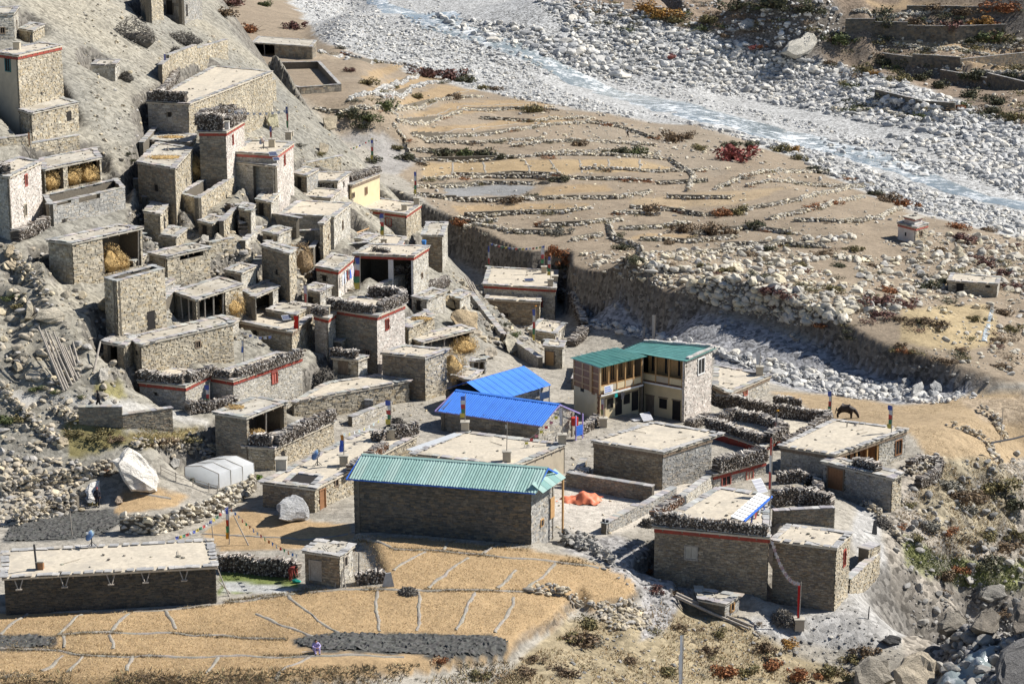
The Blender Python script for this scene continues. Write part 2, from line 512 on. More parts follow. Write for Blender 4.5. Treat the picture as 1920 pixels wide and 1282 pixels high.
_m, _n, _b = nodes_of("ground_earth")
_a = N(_n, "Attribute", attribute_name="col")
_s = N(_n, "Attribute", attribute_name="speck")
_v = mapping(_n, 1.0)
_f1 = noise(_n, _v, 0.35, 5.0)
_f2 = noise(_n, _v, 2.2, 5.0, 0.7)
_f3 = noise(_n, _v, 9.0, 4.0, 0.8)
_vo = N(_n, "TexVoronoi", Scale=2.4); _n.links.new(_v, _vo.inputs["Vector"])
_k = mathn(_n, 'ADD', ramp(_n, _f1, 0.3, 0.7, 0.86, 1.12), ramp(_n, _f2, 0.25, 0.75, -0.24, 0.24))
_k = mathn(_n, 'ADD', _k, ramp(_n, _f3, 0.25, 0.75, -0.28, 0.28))
_sep = N(_n, "SeparateColor"); _n.links.new(_vo.outputs["Color"], _sep.inputs[0])
_pe = mathn(_n, 'MULTIPLY', ramp(_n, _sep.outputs[0], 0.0, 1.0, -0.55, 1.15), _s.outputs["Fac"])
_k = mathn(_n, 'ADD', _k, _pe)
_c = N(_n, "VectorMath", operation='SCALE')
_n.links.new(_a.outputs[0], _c.inputs[0]); _n.links.new(_k, _c.inputs[3])
_n.links.new(_c.outputs[0], _b.inputs["Base Color"])
_b.inputs["Roughness"].default_value = 1.0
_b.inputs["Specular IOR Level"].default_value = 0.1
_h = mathn(_n, 'ADD', _f3, mathn(_n, 'MULTIPLY', _f2, 1.5))
_h = mathn(_n, 'ADD', _h, mathn(_n, 'MULTIPLY', mathn(_n, 'MULTIPLY', _vo.outputs["Distance"], -1.5), _s.outputs["Fac"]))
bump(_n, _b, _h, 0.6, 0.10)
M_GROUND = _m

_m, _n, _b = nodes_of("glacial_water")
_v = mapping(_n, 1.0)
_w1 = noise(_n, _v, 0.55, 6.0, 0.75)
_w2 = noise(_n, _v, 0.10, 3.0)
_foam = ramp(_n, mathn(_n, 'ADD', _w1, mathn(_n, 'MULTIPLY', _w2, 0.5)), 0.72, 0.92)
_n.links.new(mixc(_n, _foam, (0.235, 0.275, 0.28), (0.86, 0.87, 0.86)), _b.inputs["Base Color"])
_n.links.new(ramp(_n, _foam, 0, 1, 0.12, 0.7), _b.inputs["Roughness"])
bump(_n, _b, _w1, 0.5, 0.25)
M_WATER = _m

class MB:
    """collects faces (world coordinates) and links them as one mesh object"""
    def __init__(self):
        self.V, self.Q, self.T, self.C, self.n = [], [], [], [], 0
    def add(self, V, Q=None, T=None, col=(0.5, 0.5, 0.5)):
        V = np.asarray(V, float).reshape(-1, 3)
        if Q is not None and len(Q): self.Q.append(np.asarray(Q, int) + self.n)
        if T is not None and len(T): self.T.append(np.asarray(T, int) + self.n)
        col = np.asarray(col, float)
        self.C.append(np.broadcast_to(col, (len(V), 3)) if col.ndim == 1 else col)
        self.V.append(V); self.n += len(V)
        return self
    def box(self, o, ex, ey, ez, col=(0.5, 0.5, 0.5)):
        """box from corner o along three edge vectors"""
        o, ex, ey, ez = (np.asarray(q, float) for q in (o, ex, ey, ez))
        V = [o, o + ex, o + ex + ey, o + ey]
        V = V + [q + ez for q in V]
        return self.add(V, [[3, 2, 1, 0], [4, 5, 6, 7], [0, 1, 5, 4], [1, 2, 6, 5], [2, 3, 7, 6], [3, 0, 4, 7]], col=col)
    def prism(self, pts, z0, z1, col=(0.5, 0.5, 0.5)):
        n = len(pts)
        V = [(p[0], p[1], z0) for p in pts] + [(p[0], p[1], z1) for p in pts]
        self.add(V, [[i, (i + 1) % n, (i + 1) % n + n, i + n] for i in range(n)], col=col)
        base = self.n - 2 * n
        if n == 4:
            self.Q.append(np.array([[3, 2, 1, 0], [4, 5, 6, 7]]) + base)
        else:
            self.T.append(np.array([[0, i + 1, i] for i in range(1, n - 1)] + [[n, n + i, n + i + 1] for i in range(1, n - 1)]) + base)
        return self
    def rod(self, a, b, r, col=(0.5, 0.5, 0.5), n=6, r2=None):
        a, b = np.asarray(a, float), np.asarray(b, float)
        d = b - a; L = np.linalg.norm(d) + 1e-9; d = d / L
        s = np.cross(d, [0, 0, 1.0]) if abs(d[2]) < 0.9 else np.cross(d, [1.0, 0, 0])
        s = s / np.linalg.norm(s); t = np.cross(d, s)
        r2 = r if r2 is None else r2
        V = []
        for c, rr in ((a, r), (b, r2)):
            for k in range(n):
                w = 2 * math.pi * k / n
                V.append(c + rr * (math.cos(w) * s + math.sin(w) * t))
        V += [a, b]
        Q = [[k, (k + 1) % n, n + (k + 1) % n, n + k] for k in range(n)]
        T = [[2 * n, (k + 1) % n, k] for k in range(n)] + [[2 * n + 1, n + k, n + (k + 1) % n] for k in range(n)]
        return self.add(V, Q, T, col)
    def mesh(self, name, mat, loc=(0, 0, 0), smooth_faces=False):
        V = np.concatenate(self.V) - np.asarray(loc, float)
        C = np.concatenate(self.C)
        Q = np.concatenate(self.Q) if self.Q else np.zeros((0, 4), int)
        T = np.concatenate(self.T) if self.T else np.zeros((0, 3), int)
        me = bpy.data.meshes.new(name)
        me.vertices.add(len(V)); me.vertices.foreach_set("co", V.astype(np.float32).ravel())
        loops = np.concatenate([Q.ravel(), T.ravel()]).astype(np.int32)
        me.loops.add(len(loops)); me.loops.foreach_set("vertex_index", loops)
        start = np.concatenate([np.arange(len(Q)) * 4, len(Q) * 4 + np.arange(len(T)) * 3]).astype(np.int32)
        me.polygons.add(len(start)); me.polygons.foreach_set("loop_start", start)
        me.polygons.foreach_set("use_smooth", np.full(len(start), bool(smooth_faces)))
        me.update(calc_edges=True)
        at = me.attributes.new("col", 'FLOAT_COLOR', 'POINT')
        at.data.foreach_set("color", np.concatenate([C, np.ones((len(C), 1))], 1).astype(np.float32).ravel())
        if mat: me.materials.append(mat)
        return me
    def build(self, name, mat, parent=None, kind=None, smooth_faces=False):
        loc = parent_loc(parent)
        o = link_mesh(name, self.mesh(name, mat, loc, smooth_faces), parent)
        if parent is None:                      # origin at the thing's own foot
            V = np.concatenate(self.V)
            c = Vector((*V[:, :2].mean(0), V[:, 2].min()))
            o.data.transform(Matrix.Translation(-c)); o.location = c
        if kind: o["kind"] = kind
        return o

def parent_loc(p):
    t = Vector((0, 0, 0))
    while p is not None:
        t = t + p.location
        p = p.parent
    return t

def vary(col, amount=0.15, n=None):
    if n is None:
        return tuple(np.clip(np.asarray(col) * (1 + rng.uniform(-amount, amount)) * (1 + rng.uniform(-.04, .04, 3)), 0, 1))
    return np.clip(np.asarray(col) * (1 + rng.uniform(-amount, amount, (n, 1))) * (1 + rng.uniform(-.04, .04, (n, 3))), 0, 1)

def many_boxes(mb, C, ax, ay, az, col):
    """n boxes from centres and half-axis vectors, all (n, 3)"""
    n = len(C)
    sg = np.array([[-1, -1, -1], [1, -1, -1], [1, 1, -1], [-1, 1, -1], [-1, -1, 1], [1, -1, 1], [1, 1, 1], [-1, 1, 1]], float)
    V = C[:, None] + sg[None, :, 0:1] * ax[:, None] + sg[None, :, 1:2] * ay[:, None] + sg[None, :, 2:3] * az[:, None]
    q = np.array([[4, 5, 6, 7], [0, 1, 5, 4], [1, 2, 6, 5], [2, 3, 7, 6], [3, 0, 4, 7]])
    Q = (q[None] + 8 * np.arange(n)[:, None, None]).reshape(-1, 4)
    mb.add(V.reshape(-1, 3), Q, col=np.repeat(col, 8, 0) if np.ndim(col) == 2 else col)

def _ico(sub):
    bm = bmesh.new()
    bmesh.ops.create_icosphere(bm, subdivisions=sub, radius=1.0)
    bm.verts.ensure_lookup_table()
    V = np.array([v.co[:] for v in bm.verts]); T = np.array([[v.index for v in f.verts] for f in bm.faces])
    bm.free()
    return V, T

def _rock_variant(sub, seed, cut=5, rough=0.16):
    r = np.random.default_rng(seed)
    V, T = _ico(sub)
    V = V * (1 + rough * r.normal(0, 1, (len(V), 1)) * 0.6)
    for _ in range(cut):                        # flat fracture faces
        d = r.normal(0, 1, 3); d /= np.linalg.norm(d)
        h = r.uniform(0.55, 0.85)
        k = V @ d
        V = V - np.where(k > h, k - h, 0)[:, None] * d
    V *= np.array([r.uniform(0.9, 1.35), r.uniform(0.7, 1.0), r.uniform(0.5, 0.8)])
    return V, T
ROCK_S = [_rock_variant(1, 100 + k, 2, 0.24) for k in range(14)]     # 20-face pebbles
ROCK_M = [_rock_variant(2, 200 + k, 7, 0.12) for k in range(10)]     # 80-face boulders
ROCK_L = [_rock_variant(3, 300 + k, 9, 0.05) for k in range(6)]

def add_rocks(mb, P, size, cols, variants, sink=0.25):
    """scatter rocks of radius size at points P"""
    n = len(P)
    if n == 0: return
    yaw = rng.uniform(0, 2 * math.pi, n); tilt = rng.uniform(-0.5, 0.5, n)
    kind = rng.integers(0, len(variants), n)
    cy, sy, ct, st = np.cos(yaw), np.sin(yaw), np.cos(tilt), np.sin(tilt)
    for k, (V, T) in enumerate(variants):
        m = np.where(kind == k)[0]
        if not len(m): continue
        an = rng.uniform(.68, 1.35, (len(m), 3))
        x, y, z = V[:, 0][None] * an[:, :1], V[:, 1][None] * an[:, 1:2], V[:, 2][None] * an[:, 2:]
        y2 = y * ct[m, None] - z * st[m, None]; z2 = y * st[m, None] + z * ct[m, None]
        X = x * cy[m, None] - y2 * sy[m, None]; Y = x * sy[m, None] + y2 * cy[m, None]
        W = np.stack([X, Y, z2], -1) * size[m, None, None]
        W = W + P[m][:, None] + np.array([0, 0, 1.0]) * (size[m, None, None] * (0.6 - sink * 2 * 0.6))
        TT = (T[None] + len(V) * np.arange(len(m))[:, None, None]).reshape(-1, 3)
        mb.add(W.reshape(-1, 3), None, TT, np.repeat(cols[m], len(V), 0))
TONES = {
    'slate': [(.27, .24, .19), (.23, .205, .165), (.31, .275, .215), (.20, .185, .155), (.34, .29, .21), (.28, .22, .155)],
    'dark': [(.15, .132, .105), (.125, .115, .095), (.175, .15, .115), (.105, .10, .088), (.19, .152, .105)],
    'rubble': [(.42, .365, .27), (.37, .325, .25), (.46, .40, .30), (.32, .285, .225), (.50, .45, .35), (.41, .335, .22)],
    'pale': [(.48, .45, .385), (.43, .40, .34), (.53, .50, .44), (.37, .345, .30), (.47, .42, .33)],
    'black': [(.085, .08, .068), (.07, .067, .06), (.10, .09, .072), (.06, .058, .052), (.115, .098, .072)],
    'brown': [(.29, .235, .165), (.24, .20, .15), (.33, .265, .18), (.21, .18, .145), (.27, .20, .13), (.36, .30, .22)],
    'white': [(.58, .53, .47), (.54, .49, .43), (.62, .57, .51), (.48, .43, .38), (.56, .49, .43)],
    'grey': [(.36, .35, .32), (.31, .30, .28), (.41, .39, .35), (.27, .26, .24), (.38, .34, .28)],
}

def masonry(mb, P0, P1, z0, z1, n, tone, holes=(), ch=(.075, .135), cl=(.15, .44), proud=(.012, .055)):
    """courses of separate stones on a wall face from P0 to P1, outward normal n"""
    P0, P1 = np.array(P0[:2], float), np.array(P1[:2], float)
    L = np.linalg.norm(P1 - P0)
    if L < 0.1 or z1 - z0 < 0.1: return
    d = (P1 - P0) / L
    if P0[1] > 190: ch, cl = (ch[0] * 1.35, ch[1] * 1.35), (cl[0] * 1.4, cl[1] * 1.4)
    if P0[1] > 300: ch, cl = (.3, .5), (.4, 1.0)
    rows = []
    z = z0
    while z < z1 - 0.03:
        h = min(rng.uniform(*ch), z1 - z)
        n_ = max(2, int(L / (cl[0] + cl[1]) * 2) + 1)
        w = rng.uniform(cl[0], cl[1], n_ + 3)
        e = np.concatenate([[0], np.cumsum(w)])
        e = e * (L / e[-1]) if e[-1] < L else e
        e = np.minimum(e[:np.searchsorted(e, L) + 1], L)
        a, b = e[:-1], e[1:]
        k = b - a > 0.05
        rows.append(np.stack([a[k], b[k], np.full(k.sum(), z), np.full(k.sum(), z + h)], 1))
        z += h
    S = np.concatenate(rows)
    for (s0, s1, a0, a1) in holes:
        S = S[~((S[:, 1] > s0 + .05) & (S[:, 0] < s1 - .05) & (S[:, 3] > a0 + .03) & (S[:, 2] < a1 - .03))]
    m = len(S)
    if not m: return
    g = 0.009
    pr = rng.uniform(proud[0], proud[1] * (1.6 if tone == 'rubble' else 1), m)
    j = rng.uniform(-.018, .018, (m, 8))
    nx = np.array([n[0], n[1]])
    V = np.zeros((m, 8, 3))
    for q, (si, zi, o) in enumerate([(0, 2, 0), (1, 2, 0), (1, 3, 0), (0, 3, 0), (0, 2, 1), (1, 2, 1), (1, 3, 1), (0, 3, 1)]):
        s = S[:, si] + (g if si == 0 else -g) + (j[:, q] * 0.8 if o else 0)
        zz = S[:, zi] + (g * .6 if zi == 2 else -g * .6) + (j[:, 7 - q] * 0.5 if o else 0)
        off = np.where(o, pr, 0.0) + (j[:, q] * 0.5 if o else 0)
        V[:, q, :2] = P0 + d * s[:, None] + nx * off[:, None]
        V[:, q, 2] = zz
    V = V[:, [2, 3, 4, 5, 6, 7]]
    q = np.array([[2, 3, 4, 5], [0, 1, 5, 4]])
    Q = (q[None] + 6 * np.arange(m)[:, None, None]).reshape(-1, 4)
    T = np.array(TONES[tone])
    C = T[rng.integers(0, len(T), m)] * rng.uniform(.86, 1.14, (m, 1))
    patch = 1 + 0.22 * fbm(S[:, 0] + P0[0] * 3, S[:, 2] * 2 + P0[1], 3.0, 2, 3)
    C = np.clip(C * patch[:, None], 0, 1)
    mb.add(V.reshape(-1, 3), Q, col=np.repeat(C, 6, 0))

SLATE_COLS = np.array([(.40, .39, .37), (.34, .335, .325), (.46, .44, .41), (.30, .295, .29), (.42, .38, .32)])
_slate_meshes = []

def slate_mesh(k):
    if not _slate_meshes:
        for q in range(8):
            mb = MB()
            w, d = rng.uniform(.42, .85), rng.uniform(.45, .62)
            pts = [(-w / 2 + rng.uniform(-.04, .04), -d / 2), (w / 2 + rng.uniform(-.04, .04), -d / 2 + rng.uniform(-.07, .07)), (w / 2, d / 2), (-w / 2, d / 2 + rng.uniform(-.05, .05))]
            mb.prism(pts, 0, rng.uniform(.03, .05), SLATE_COLS[q % len(SLATE_COLS)])
            _slate_meshes.append(mb.mesh("slate", M_SLATE))
    return _slate_meshes[k % 8]

class House:
    ALL = []
    def __init__(self, name, label, cat, F, L, Rr, vb, anchor='F', B=None, tone='slate', shade=None, roof=M_CLAY, trim=None, gaps=None, openings=(),
                 slates='joined', inset=0.16, thick=0.2, open_top=False, group=None, wr=1.0, ch=(.075, .135), cl=(.15, .44), cut=1.0, z=None, drop=1.0, plaster=None, beams=True):
        self.__dict__.update(name=name, label=label, cat=cat, tone=tone, shade=shade or tone, roof=roof, trim=trim, gaps=gaps or {}, openings=openings,
                             slates=slates, inset=inset, thick=thick, open_top=open_top, group=group, ch=ch, cl=cl, cut=cut, plaster=plaster or {}, beams=beams, wr=wr)
        px = {'F': F, 'L': L, 'R': Rr}[anchor]
        g = hit(px[0], vb) if z is None else at_z(px[0], vb, z)
        top = at_y(px[0], px[1], g.y)
        self.z0, self.z1 = g.z, top.z
        self.F, self.L, self.R = (at_z(*p, self.z1) for p in (F, L, Rr))
        self.B = at_z(*B, self.z1) if B else self.L + self.R - self.F
        House.ALL.append(self)
    def quad(self, inset=0.0):
        P = [self.F, self.R, self.B, self.L]
        c = sum(P, Vector()) / 4
        out = []
        for i in range(4):
            p, a, b = P[i], P[i - 1], P[(i + 1) % 4]
            out.append(p + ((a - p).normalized() + (b - p).normalized()) * inset)
        return out                                        # F, R, B, L
    def face(self, f, inset=None):
        F, Rr, B, L = self.quad(self.inset if inset is None else inset)
        if f == 'R': P0, P1 = F, F.lerp(Rr, self.wr)
        elif f == 'L': P0, P1 = L, F
        elif f == 'BR': P0, P1 = F.lerp(Rr, self.wr), L + (F.lerp(Rr, self.wr) - F) if self.wr < 1 else B
        else: P0, P1 = B, L
        d = (P1 - P0); d.z = 0; d.normalize()
        return P0, P1, d, Vector((d.y, -d.x, 0))
    def on_face(self, f, u, v):
        """distance along the face and height of the point seen at pixel (u, v)"""
        P0, P1, d, n = self.face(f)
        dx, dy, dz = ray(u, v)
        D = Vector((float(dx), float(dy), float(dz))); O = Vector((0, 0, CAM_Z))
        t = (P0 - O).dot(n) / D.dot(n)
        p = O + D * t
        return (p - P0).dot(d), p.z
    def roof_pt(self, u, v, dz=0.0):
        return at_z(u, v, self.z1 + dz)
    def edge(self, a, b, t, dz=0.0, inset=0.0):
        Q = dict(zip('FRBL', self.quad(inset)))
        p = Q[a].lerp(Q[b], t); p.z = self.z1 + dz
        return p
    def carve(self):
        global ZG
        q = [tuple(p[:2]) for p in self.quad(0)]
        d = seg_dist(GXX, GYY, q, True)
        s = np.where(in_poly(GXX, GYY, q), -d, d)
        w = 1 - smooth((s - self.cut * 0.6) / (self.cut * 1.2))
        ZG += w * np.minimum(self.z0 - ZG - 0.02, 0)
    def build(self):
        if not self.openings and self.name not in ('long_low_house', 'square_stone_house', 'flat_store', 'edge_tower', 'flat_roof_house', 'tall_hay_barn') and not self.open_top and self.z1 - self.z0 > 2.2:
            for f in 'LR':
                P0, P1, d, n = self.face(f); ln = (P1 - P0).length
                if f not in self.gaps and ln > 3:
                    p = P0 + d * ln * rng.uniform(.25, .75); w = rng.uniform(.3, .6)
                    u, v = proj(p.x, p.y, self.z0 + (self.z1 - self.z0) * rng.uniform(.35, .65))
                    self.openings = tuple(self.openings) + ((f, float(u), float(v), w, w * rng.uniform(1, 1.7), 'hole' if rng.uniform() < .6 else 'window'),)
        Q = self.quad(0)
        foot = self.F.copy(); foot.z = self.z0
        e = self.e = empty(self.name, foot, self.label, self.cat, self.group)
        zt = self.z1 - (0.0 if self.open_top else self.thick)
        self.zt = zt
        zs = [gz(p.x, p.y) for p in self.quad(self.inset)]
        zb = max(min(zs), self.z0 - 5) - 0.6
        core, stones = MB(), MB()
        cols = {'L': self.shade, 'R': self.tone}  # shade painted into the stone colour of the sunless left face
        plast = {}
        for f in ('R', 'L', 'BR', 'BL'):
            P0, P1, d, n = self.face(f)
            Ln = (P1 - P0).length
            gaps = sorted(self.gaps.get(f, []))
            solid, s = [], 0.0
            for (a, b, sill, head) in gaps:
                solid.append((s, a * Ln, zb, zt)); s = b * Ln
                if sill: solid.append((a * Ln, b * Ln, zb, self.z0 + sill))
                if head: solid.append((a * Ln, b * Ln, zt - head, zt))
            solid.append((s, Ln, zb, zt))
            tk = 0.4 if gaps or self.open_top else 0.12
            holes = []
            for (of, u, v, w, h, st, *_) in self.openings:
                if of == f:
                    s_, z_ = self.on_face(f, u, v)
                    holes.append((s_ - w / 2, s_ + w / 2, z_ - h / 2, z_ + h / 2))
            for (a, b, c0, c1) in solid:
                if b - a < .05: continue
                A = P0 + d * a; Bp = P0 + d * b
                tgt = core
                if f in self.plaster:
                    tgt = plast.setdefault(f, MB())
                e0 = 0.0 if a > .01 else (0.0 if f in 'RL' else 0.0)
                tgt.box((A.x, A.y, c0), (Bp.x - A.x, Bp.y - A.y, 0), (-n.x * tk, -n.y * tk, 0), (0, 0, c1 - c0))
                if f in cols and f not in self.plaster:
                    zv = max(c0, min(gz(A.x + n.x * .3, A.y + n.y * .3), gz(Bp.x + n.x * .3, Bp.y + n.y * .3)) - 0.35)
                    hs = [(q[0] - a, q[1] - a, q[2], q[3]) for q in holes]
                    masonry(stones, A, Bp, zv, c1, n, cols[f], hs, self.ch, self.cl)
        if core.n:
            core.build("wall", M_WALLBACK, e)
        if stones.n:
            stones.build("wall_stones", M_STONE, e, kind='stuff')
        for f, mb in plast.items():
            mb.build("wall", self.plaster[f], e)
        if not self.open_top:
            self.build_roof()
        elif self.slates:
            self.coping(0.5)
        for o in self.openings:
            self.opening(*o)
        if self.trim:
            t = MB()
            for f in ('L', 'R'):
                P0, P1, d, n = self.face(f)
                P0 = P0 - d * .02; ln = (P1 - P0).length
                t.box((P0.x + n.x * .005, P0.y + n.y * .005, zt - .30), tuple(d * ln), tuple(n * .11), (0, 0, .29))
            t.build("painted_fascia", self.trim, e)
        return self
    def build_roof(self):
        e = self.e
        F, Rr, B, L = self.quad(0)
        nu, nv = 12, 9
        g = np.zeros((nv + 1, nu + 1, 3))
        for j in range(nv + 1):
            for i in range(nu + 1):
                a, b = i / nu, j / nv
                p = F.lerp(L, a).lerp(Rr.lerp(B, a), b)
                g[j, i] = p[:]
        nz = fbm(g[..., 0], g[..., 1], 1.6, 3, 17) * 0.10
        nz += 0.05 * np.minimum(1, np.minimum(np.minimum(np.arange(nu + 1), nu - np.arange(nu + 1))[None, :], np.minimum(np.arange(nv + 1), nv - np.arange(nv + 1))[:, None]))
        g[..., 2] = self.z1 + nz - 0.05
        mb = MB()
        idx = np.arange((nu + 1) * (nv + 1)).reshape(nv + 1, nu + 1)
        top = np.stack([idx[:-1, :-1], idx[1:, :-1], idx[1:, 1:], idx[:-1, 1:]], -1).reshape(-1, 4)
        V = g.reshape(-1, 3)
        ring = list(idx[0, :]) + list(idx[1:, -1]) + list(idx[-1, -2::-1]) + list(idx[-2:0:-1, 0])
        low = V[ring].copy(); low[:, 2] = self.z1 - self.thick
        k = len(V); m = len(ring)
        side = [[ring[i], ring[(i + 1) % m], k + (i + 1) % m, k + i] for i in range(m)]
        mb.add(np.concatenate([V, low]), np.concatenate([top, np.array(side)]))
        c = low.mean(0)
        mb.add(np.concatenate([low, c[None]]), None, [[i, (i + 1) % m, m] for i in range(m)])
        r = mb.build("roof", self.roof, e)
        self.roof_obj = r
        if self.slates:
            self.slate_edge(r)
            n = int(rng.integers(8, 18)); P = np.zeros((n, 3))
            for i in range(n):
                P[i] = F.lerp(L, rng.uniform(.08, .92)).lerp(Rr.lerp(B, rng.uniform(.08, .92)), rng.uniform(.06, .94))[:]
            P[:, 2] = self.z1 + .01
            lt = MB(); add_rocks(lt, P, rng.uniform(.04, .16, n) , vary((.33, .30, .25), .4, n), ROCK_S)
            for i in range(2):
                a = rng.uniform(0, 6.28); l = rng.uniform(.5, 1.6); q = P[i] + np.array([0, 0, .06])
                lt.rod(q, q + np.array([math.cos(a) * l, math.sin(a) * l, .02]), .025, (.38, .33, .26), 4)
            lt.build("roof_litter", M_STICK, r, kind='stuff')
        if self.beams:                                  # beam ends and waterspouts under the eaves
            for f in ('L', 'R'):
                P0, P1, d, n = self.face(f)
                ln = (P1 - P0).length
                b = MB()
                for k in range(max(1, int(ln / 1.3))):
                    s = (k + .5) * ln / max(1, int(ln / 1.3)) + rng.uniform(-.2, .2)
                    p = P0 + d * s
                    b.box((p.x - d.x * .05, p.y - d.y * .05, self.zt - .13), tuple(d * .10), tuple(n * .17), (0, 0, .12), vary((.2, .15, .1), .3))
                b.build("beam_ends", M_WOOD, r, kind='stuff')
    def slate_edge(self, r):
        jm = MB()
        base = parent_loc(r)
        for a, b in (('F', 'L'), ('F', 'R'), ('L', 'B'), ('R', 'B')):
            P, Q = self.edge(a, b, 0), self.edge(a, b, 1)
            c = (self.F + self.B) / 2
            ln = (Q - P).length
            d = (Q - P).normalized()
            inn = Vector((-d.y, d.x, 0))
            if inn.dot(c - P) < 0: inn = -inn
            s = 0.25
            while s < ln - .1:
                w = rng.uniform(.42, .9)
                p = P + d * s + inn * rng.uniform(.12, .22)
                z = self.z1 + rng.uniform(.02, .05)
                if self.slates == 'single':
                    o = link_mesh("slate", slate_mesh(int(rng.integers(8))), r)
                    o.location = Vector((p.x, p.y, z)) - base
                    o.rotation_euler = (rng.uniform(-.03, .03), rng.uniform(-.02, .02), math.atan2(d.y, d.x) + rng.uniform(-.1, .1))
                else:
                    dd = Vector((d.x, d.y, rng.uniform(-.02, .02))); ii = Vector((inn.x, inn.y, rng.uniform(-.08, .06)))
                    dp = rng.uniform(.45, .75)
                    jm.box(p - dd * w / 2 - ii * .35 * dp + Vector((0, 0, z - p.z)), dd * w, ii * dp, (0, 0, rng.uniform(.03, .055)), vary(SLATE_COLS[rng.integers(5)], .15))
                s += w * rng.uniform(.92, 1.12)
        if jm.n:
            jm.build("slate_edging", M_SLATE, r, kind='stuff')
    def coping(self, w):
        jm = MB()
        for f in ('L', 'R', 'BR', 'BL'):
            P0, P1, d, n = self.face(f)
            ln = (P1 - P0).length
            gaps = [(a * ln, b * ln) for a, b, sill, hd in self.gaps.get(f, []) if not sill]
            s = 0
            while s < ln - .2:
                L_ = rng.uniform(.4, .8)
                if not any(a < s + L_ / 2 < b for a, b in gaps):
                    p = P0 + d * s + n * .08
                    jm.box((p.x, p.y, self.z1 + rng.uniform(0, .03)), tuple(d * min(L_, ln - s) * .97), tuple(-n * (w + rng.uniform(-.05, .12))), (0, 0, rng.uniform(.05, .1)), vary(SLATE_COLS[rng.integers(5)], .18))
                s += L_
        jm.build("coping_stones", M_SLATE, self.e, kind='stuff')
    def opening(self, f, u, v, w, h, style='window', frame=None, pane=None):
        s, z = self.on_face(f, u, v)
        P0, P1, d, n = self.face(f)
        e = self.e
        c = P0 + d * s; c.z = z
        fm = {None: M_WOOD}.get(frame, frame)
        if style == 'hole':
            MB().box(tuple(c - d * w / 2 + n * .004 - Vector((0, 0, h / 2))), tuple(d * w), tuple(n * .012), (0, 0, h)).build("wall_opening", M_DARK, e)
            return
        name = 'door' if style == 'door' else 'window'
        pm = pane or (M_WOOD if style == 'door' else M_DARK)
        p = MB().box(tuple(c - d * w / 2 + n * .004 - Vector((0, 0, h / 2))), tuple(d * w), tuple(n * .02), (0, 0, h)).build(name, pm, e)
        b = .1 if w < 1.6 else .12
        fr = MB()
        z0, z1 = z - h / 2, z + h / 2
        for (sa, sb, za, zb_) in ((-w / 2 - b, w / 2 + b, z1, z1 + b), (-w / 2 - b, -w / 2, z0, z1), (w / 2, w / 2 + b, z0, z1)) + (() if style == 'door' else ((-w / 2 - b, w / 2 + b, z0 - b, z0),)):
            q = P0 + d * (s + sa) + n * .003
            fr.box((q.x, q.y, za), tuple(d * (sb - sa)), tuple(n * .10), (0, 0, zb_ - za))
        fr.build("frame", fm, p)
        if style == 'window' and w > .45:
            q = P0 + d * (s - .025) + n * .028
            MB().box((q.x, q.y, z0), tuple(d * .05), tuple(n * .04), (0, 0, h)).build("mullion", fm, p)
HH = {}
def house(key, *a, **k):
    HH[key] = House(*a, **k)
    return HH[key]

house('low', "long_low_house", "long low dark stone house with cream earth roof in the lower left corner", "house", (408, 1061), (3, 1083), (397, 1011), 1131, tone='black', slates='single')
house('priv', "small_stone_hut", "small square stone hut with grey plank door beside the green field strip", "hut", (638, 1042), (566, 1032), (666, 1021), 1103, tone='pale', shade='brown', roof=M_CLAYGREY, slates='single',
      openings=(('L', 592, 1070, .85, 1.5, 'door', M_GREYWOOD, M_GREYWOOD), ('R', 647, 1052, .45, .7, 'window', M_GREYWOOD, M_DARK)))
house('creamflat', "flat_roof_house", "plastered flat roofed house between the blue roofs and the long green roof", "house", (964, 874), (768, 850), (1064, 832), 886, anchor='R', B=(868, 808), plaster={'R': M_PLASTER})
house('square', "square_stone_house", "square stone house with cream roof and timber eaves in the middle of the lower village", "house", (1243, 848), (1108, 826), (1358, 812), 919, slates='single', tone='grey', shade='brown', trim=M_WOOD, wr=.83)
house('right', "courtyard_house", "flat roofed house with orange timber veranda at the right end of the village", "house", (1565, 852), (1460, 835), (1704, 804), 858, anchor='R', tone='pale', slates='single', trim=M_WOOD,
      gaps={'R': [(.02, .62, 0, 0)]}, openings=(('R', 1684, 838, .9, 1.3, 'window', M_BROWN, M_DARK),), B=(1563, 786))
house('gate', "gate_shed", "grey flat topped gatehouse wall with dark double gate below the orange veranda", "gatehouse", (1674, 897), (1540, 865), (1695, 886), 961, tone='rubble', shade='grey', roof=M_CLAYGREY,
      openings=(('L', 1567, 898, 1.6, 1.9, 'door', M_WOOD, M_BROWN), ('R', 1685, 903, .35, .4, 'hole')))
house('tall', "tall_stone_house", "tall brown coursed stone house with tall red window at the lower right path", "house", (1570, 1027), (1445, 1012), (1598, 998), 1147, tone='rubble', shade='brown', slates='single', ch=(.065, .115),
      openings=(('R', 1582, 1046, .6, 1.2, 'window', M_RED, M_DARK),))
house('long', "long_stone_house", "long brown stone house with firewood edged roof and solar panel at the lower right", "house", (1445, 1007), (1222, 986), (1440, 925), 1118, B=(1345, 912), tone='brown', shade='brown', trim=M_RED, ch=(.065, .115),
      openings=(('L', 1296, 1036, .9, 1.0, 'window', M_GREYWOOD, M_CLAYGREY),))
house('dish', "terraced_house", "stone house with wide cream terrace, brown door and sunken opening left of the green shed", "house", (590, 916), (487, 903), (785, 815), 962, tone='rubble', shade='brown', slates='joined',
      openings=(('R', 604, 937, .8, 1.75, 'door', M_BROWN, M_BROWN), ('R', 630, 905, .4, .5, 'window', M_WOOD, M_DARK)))
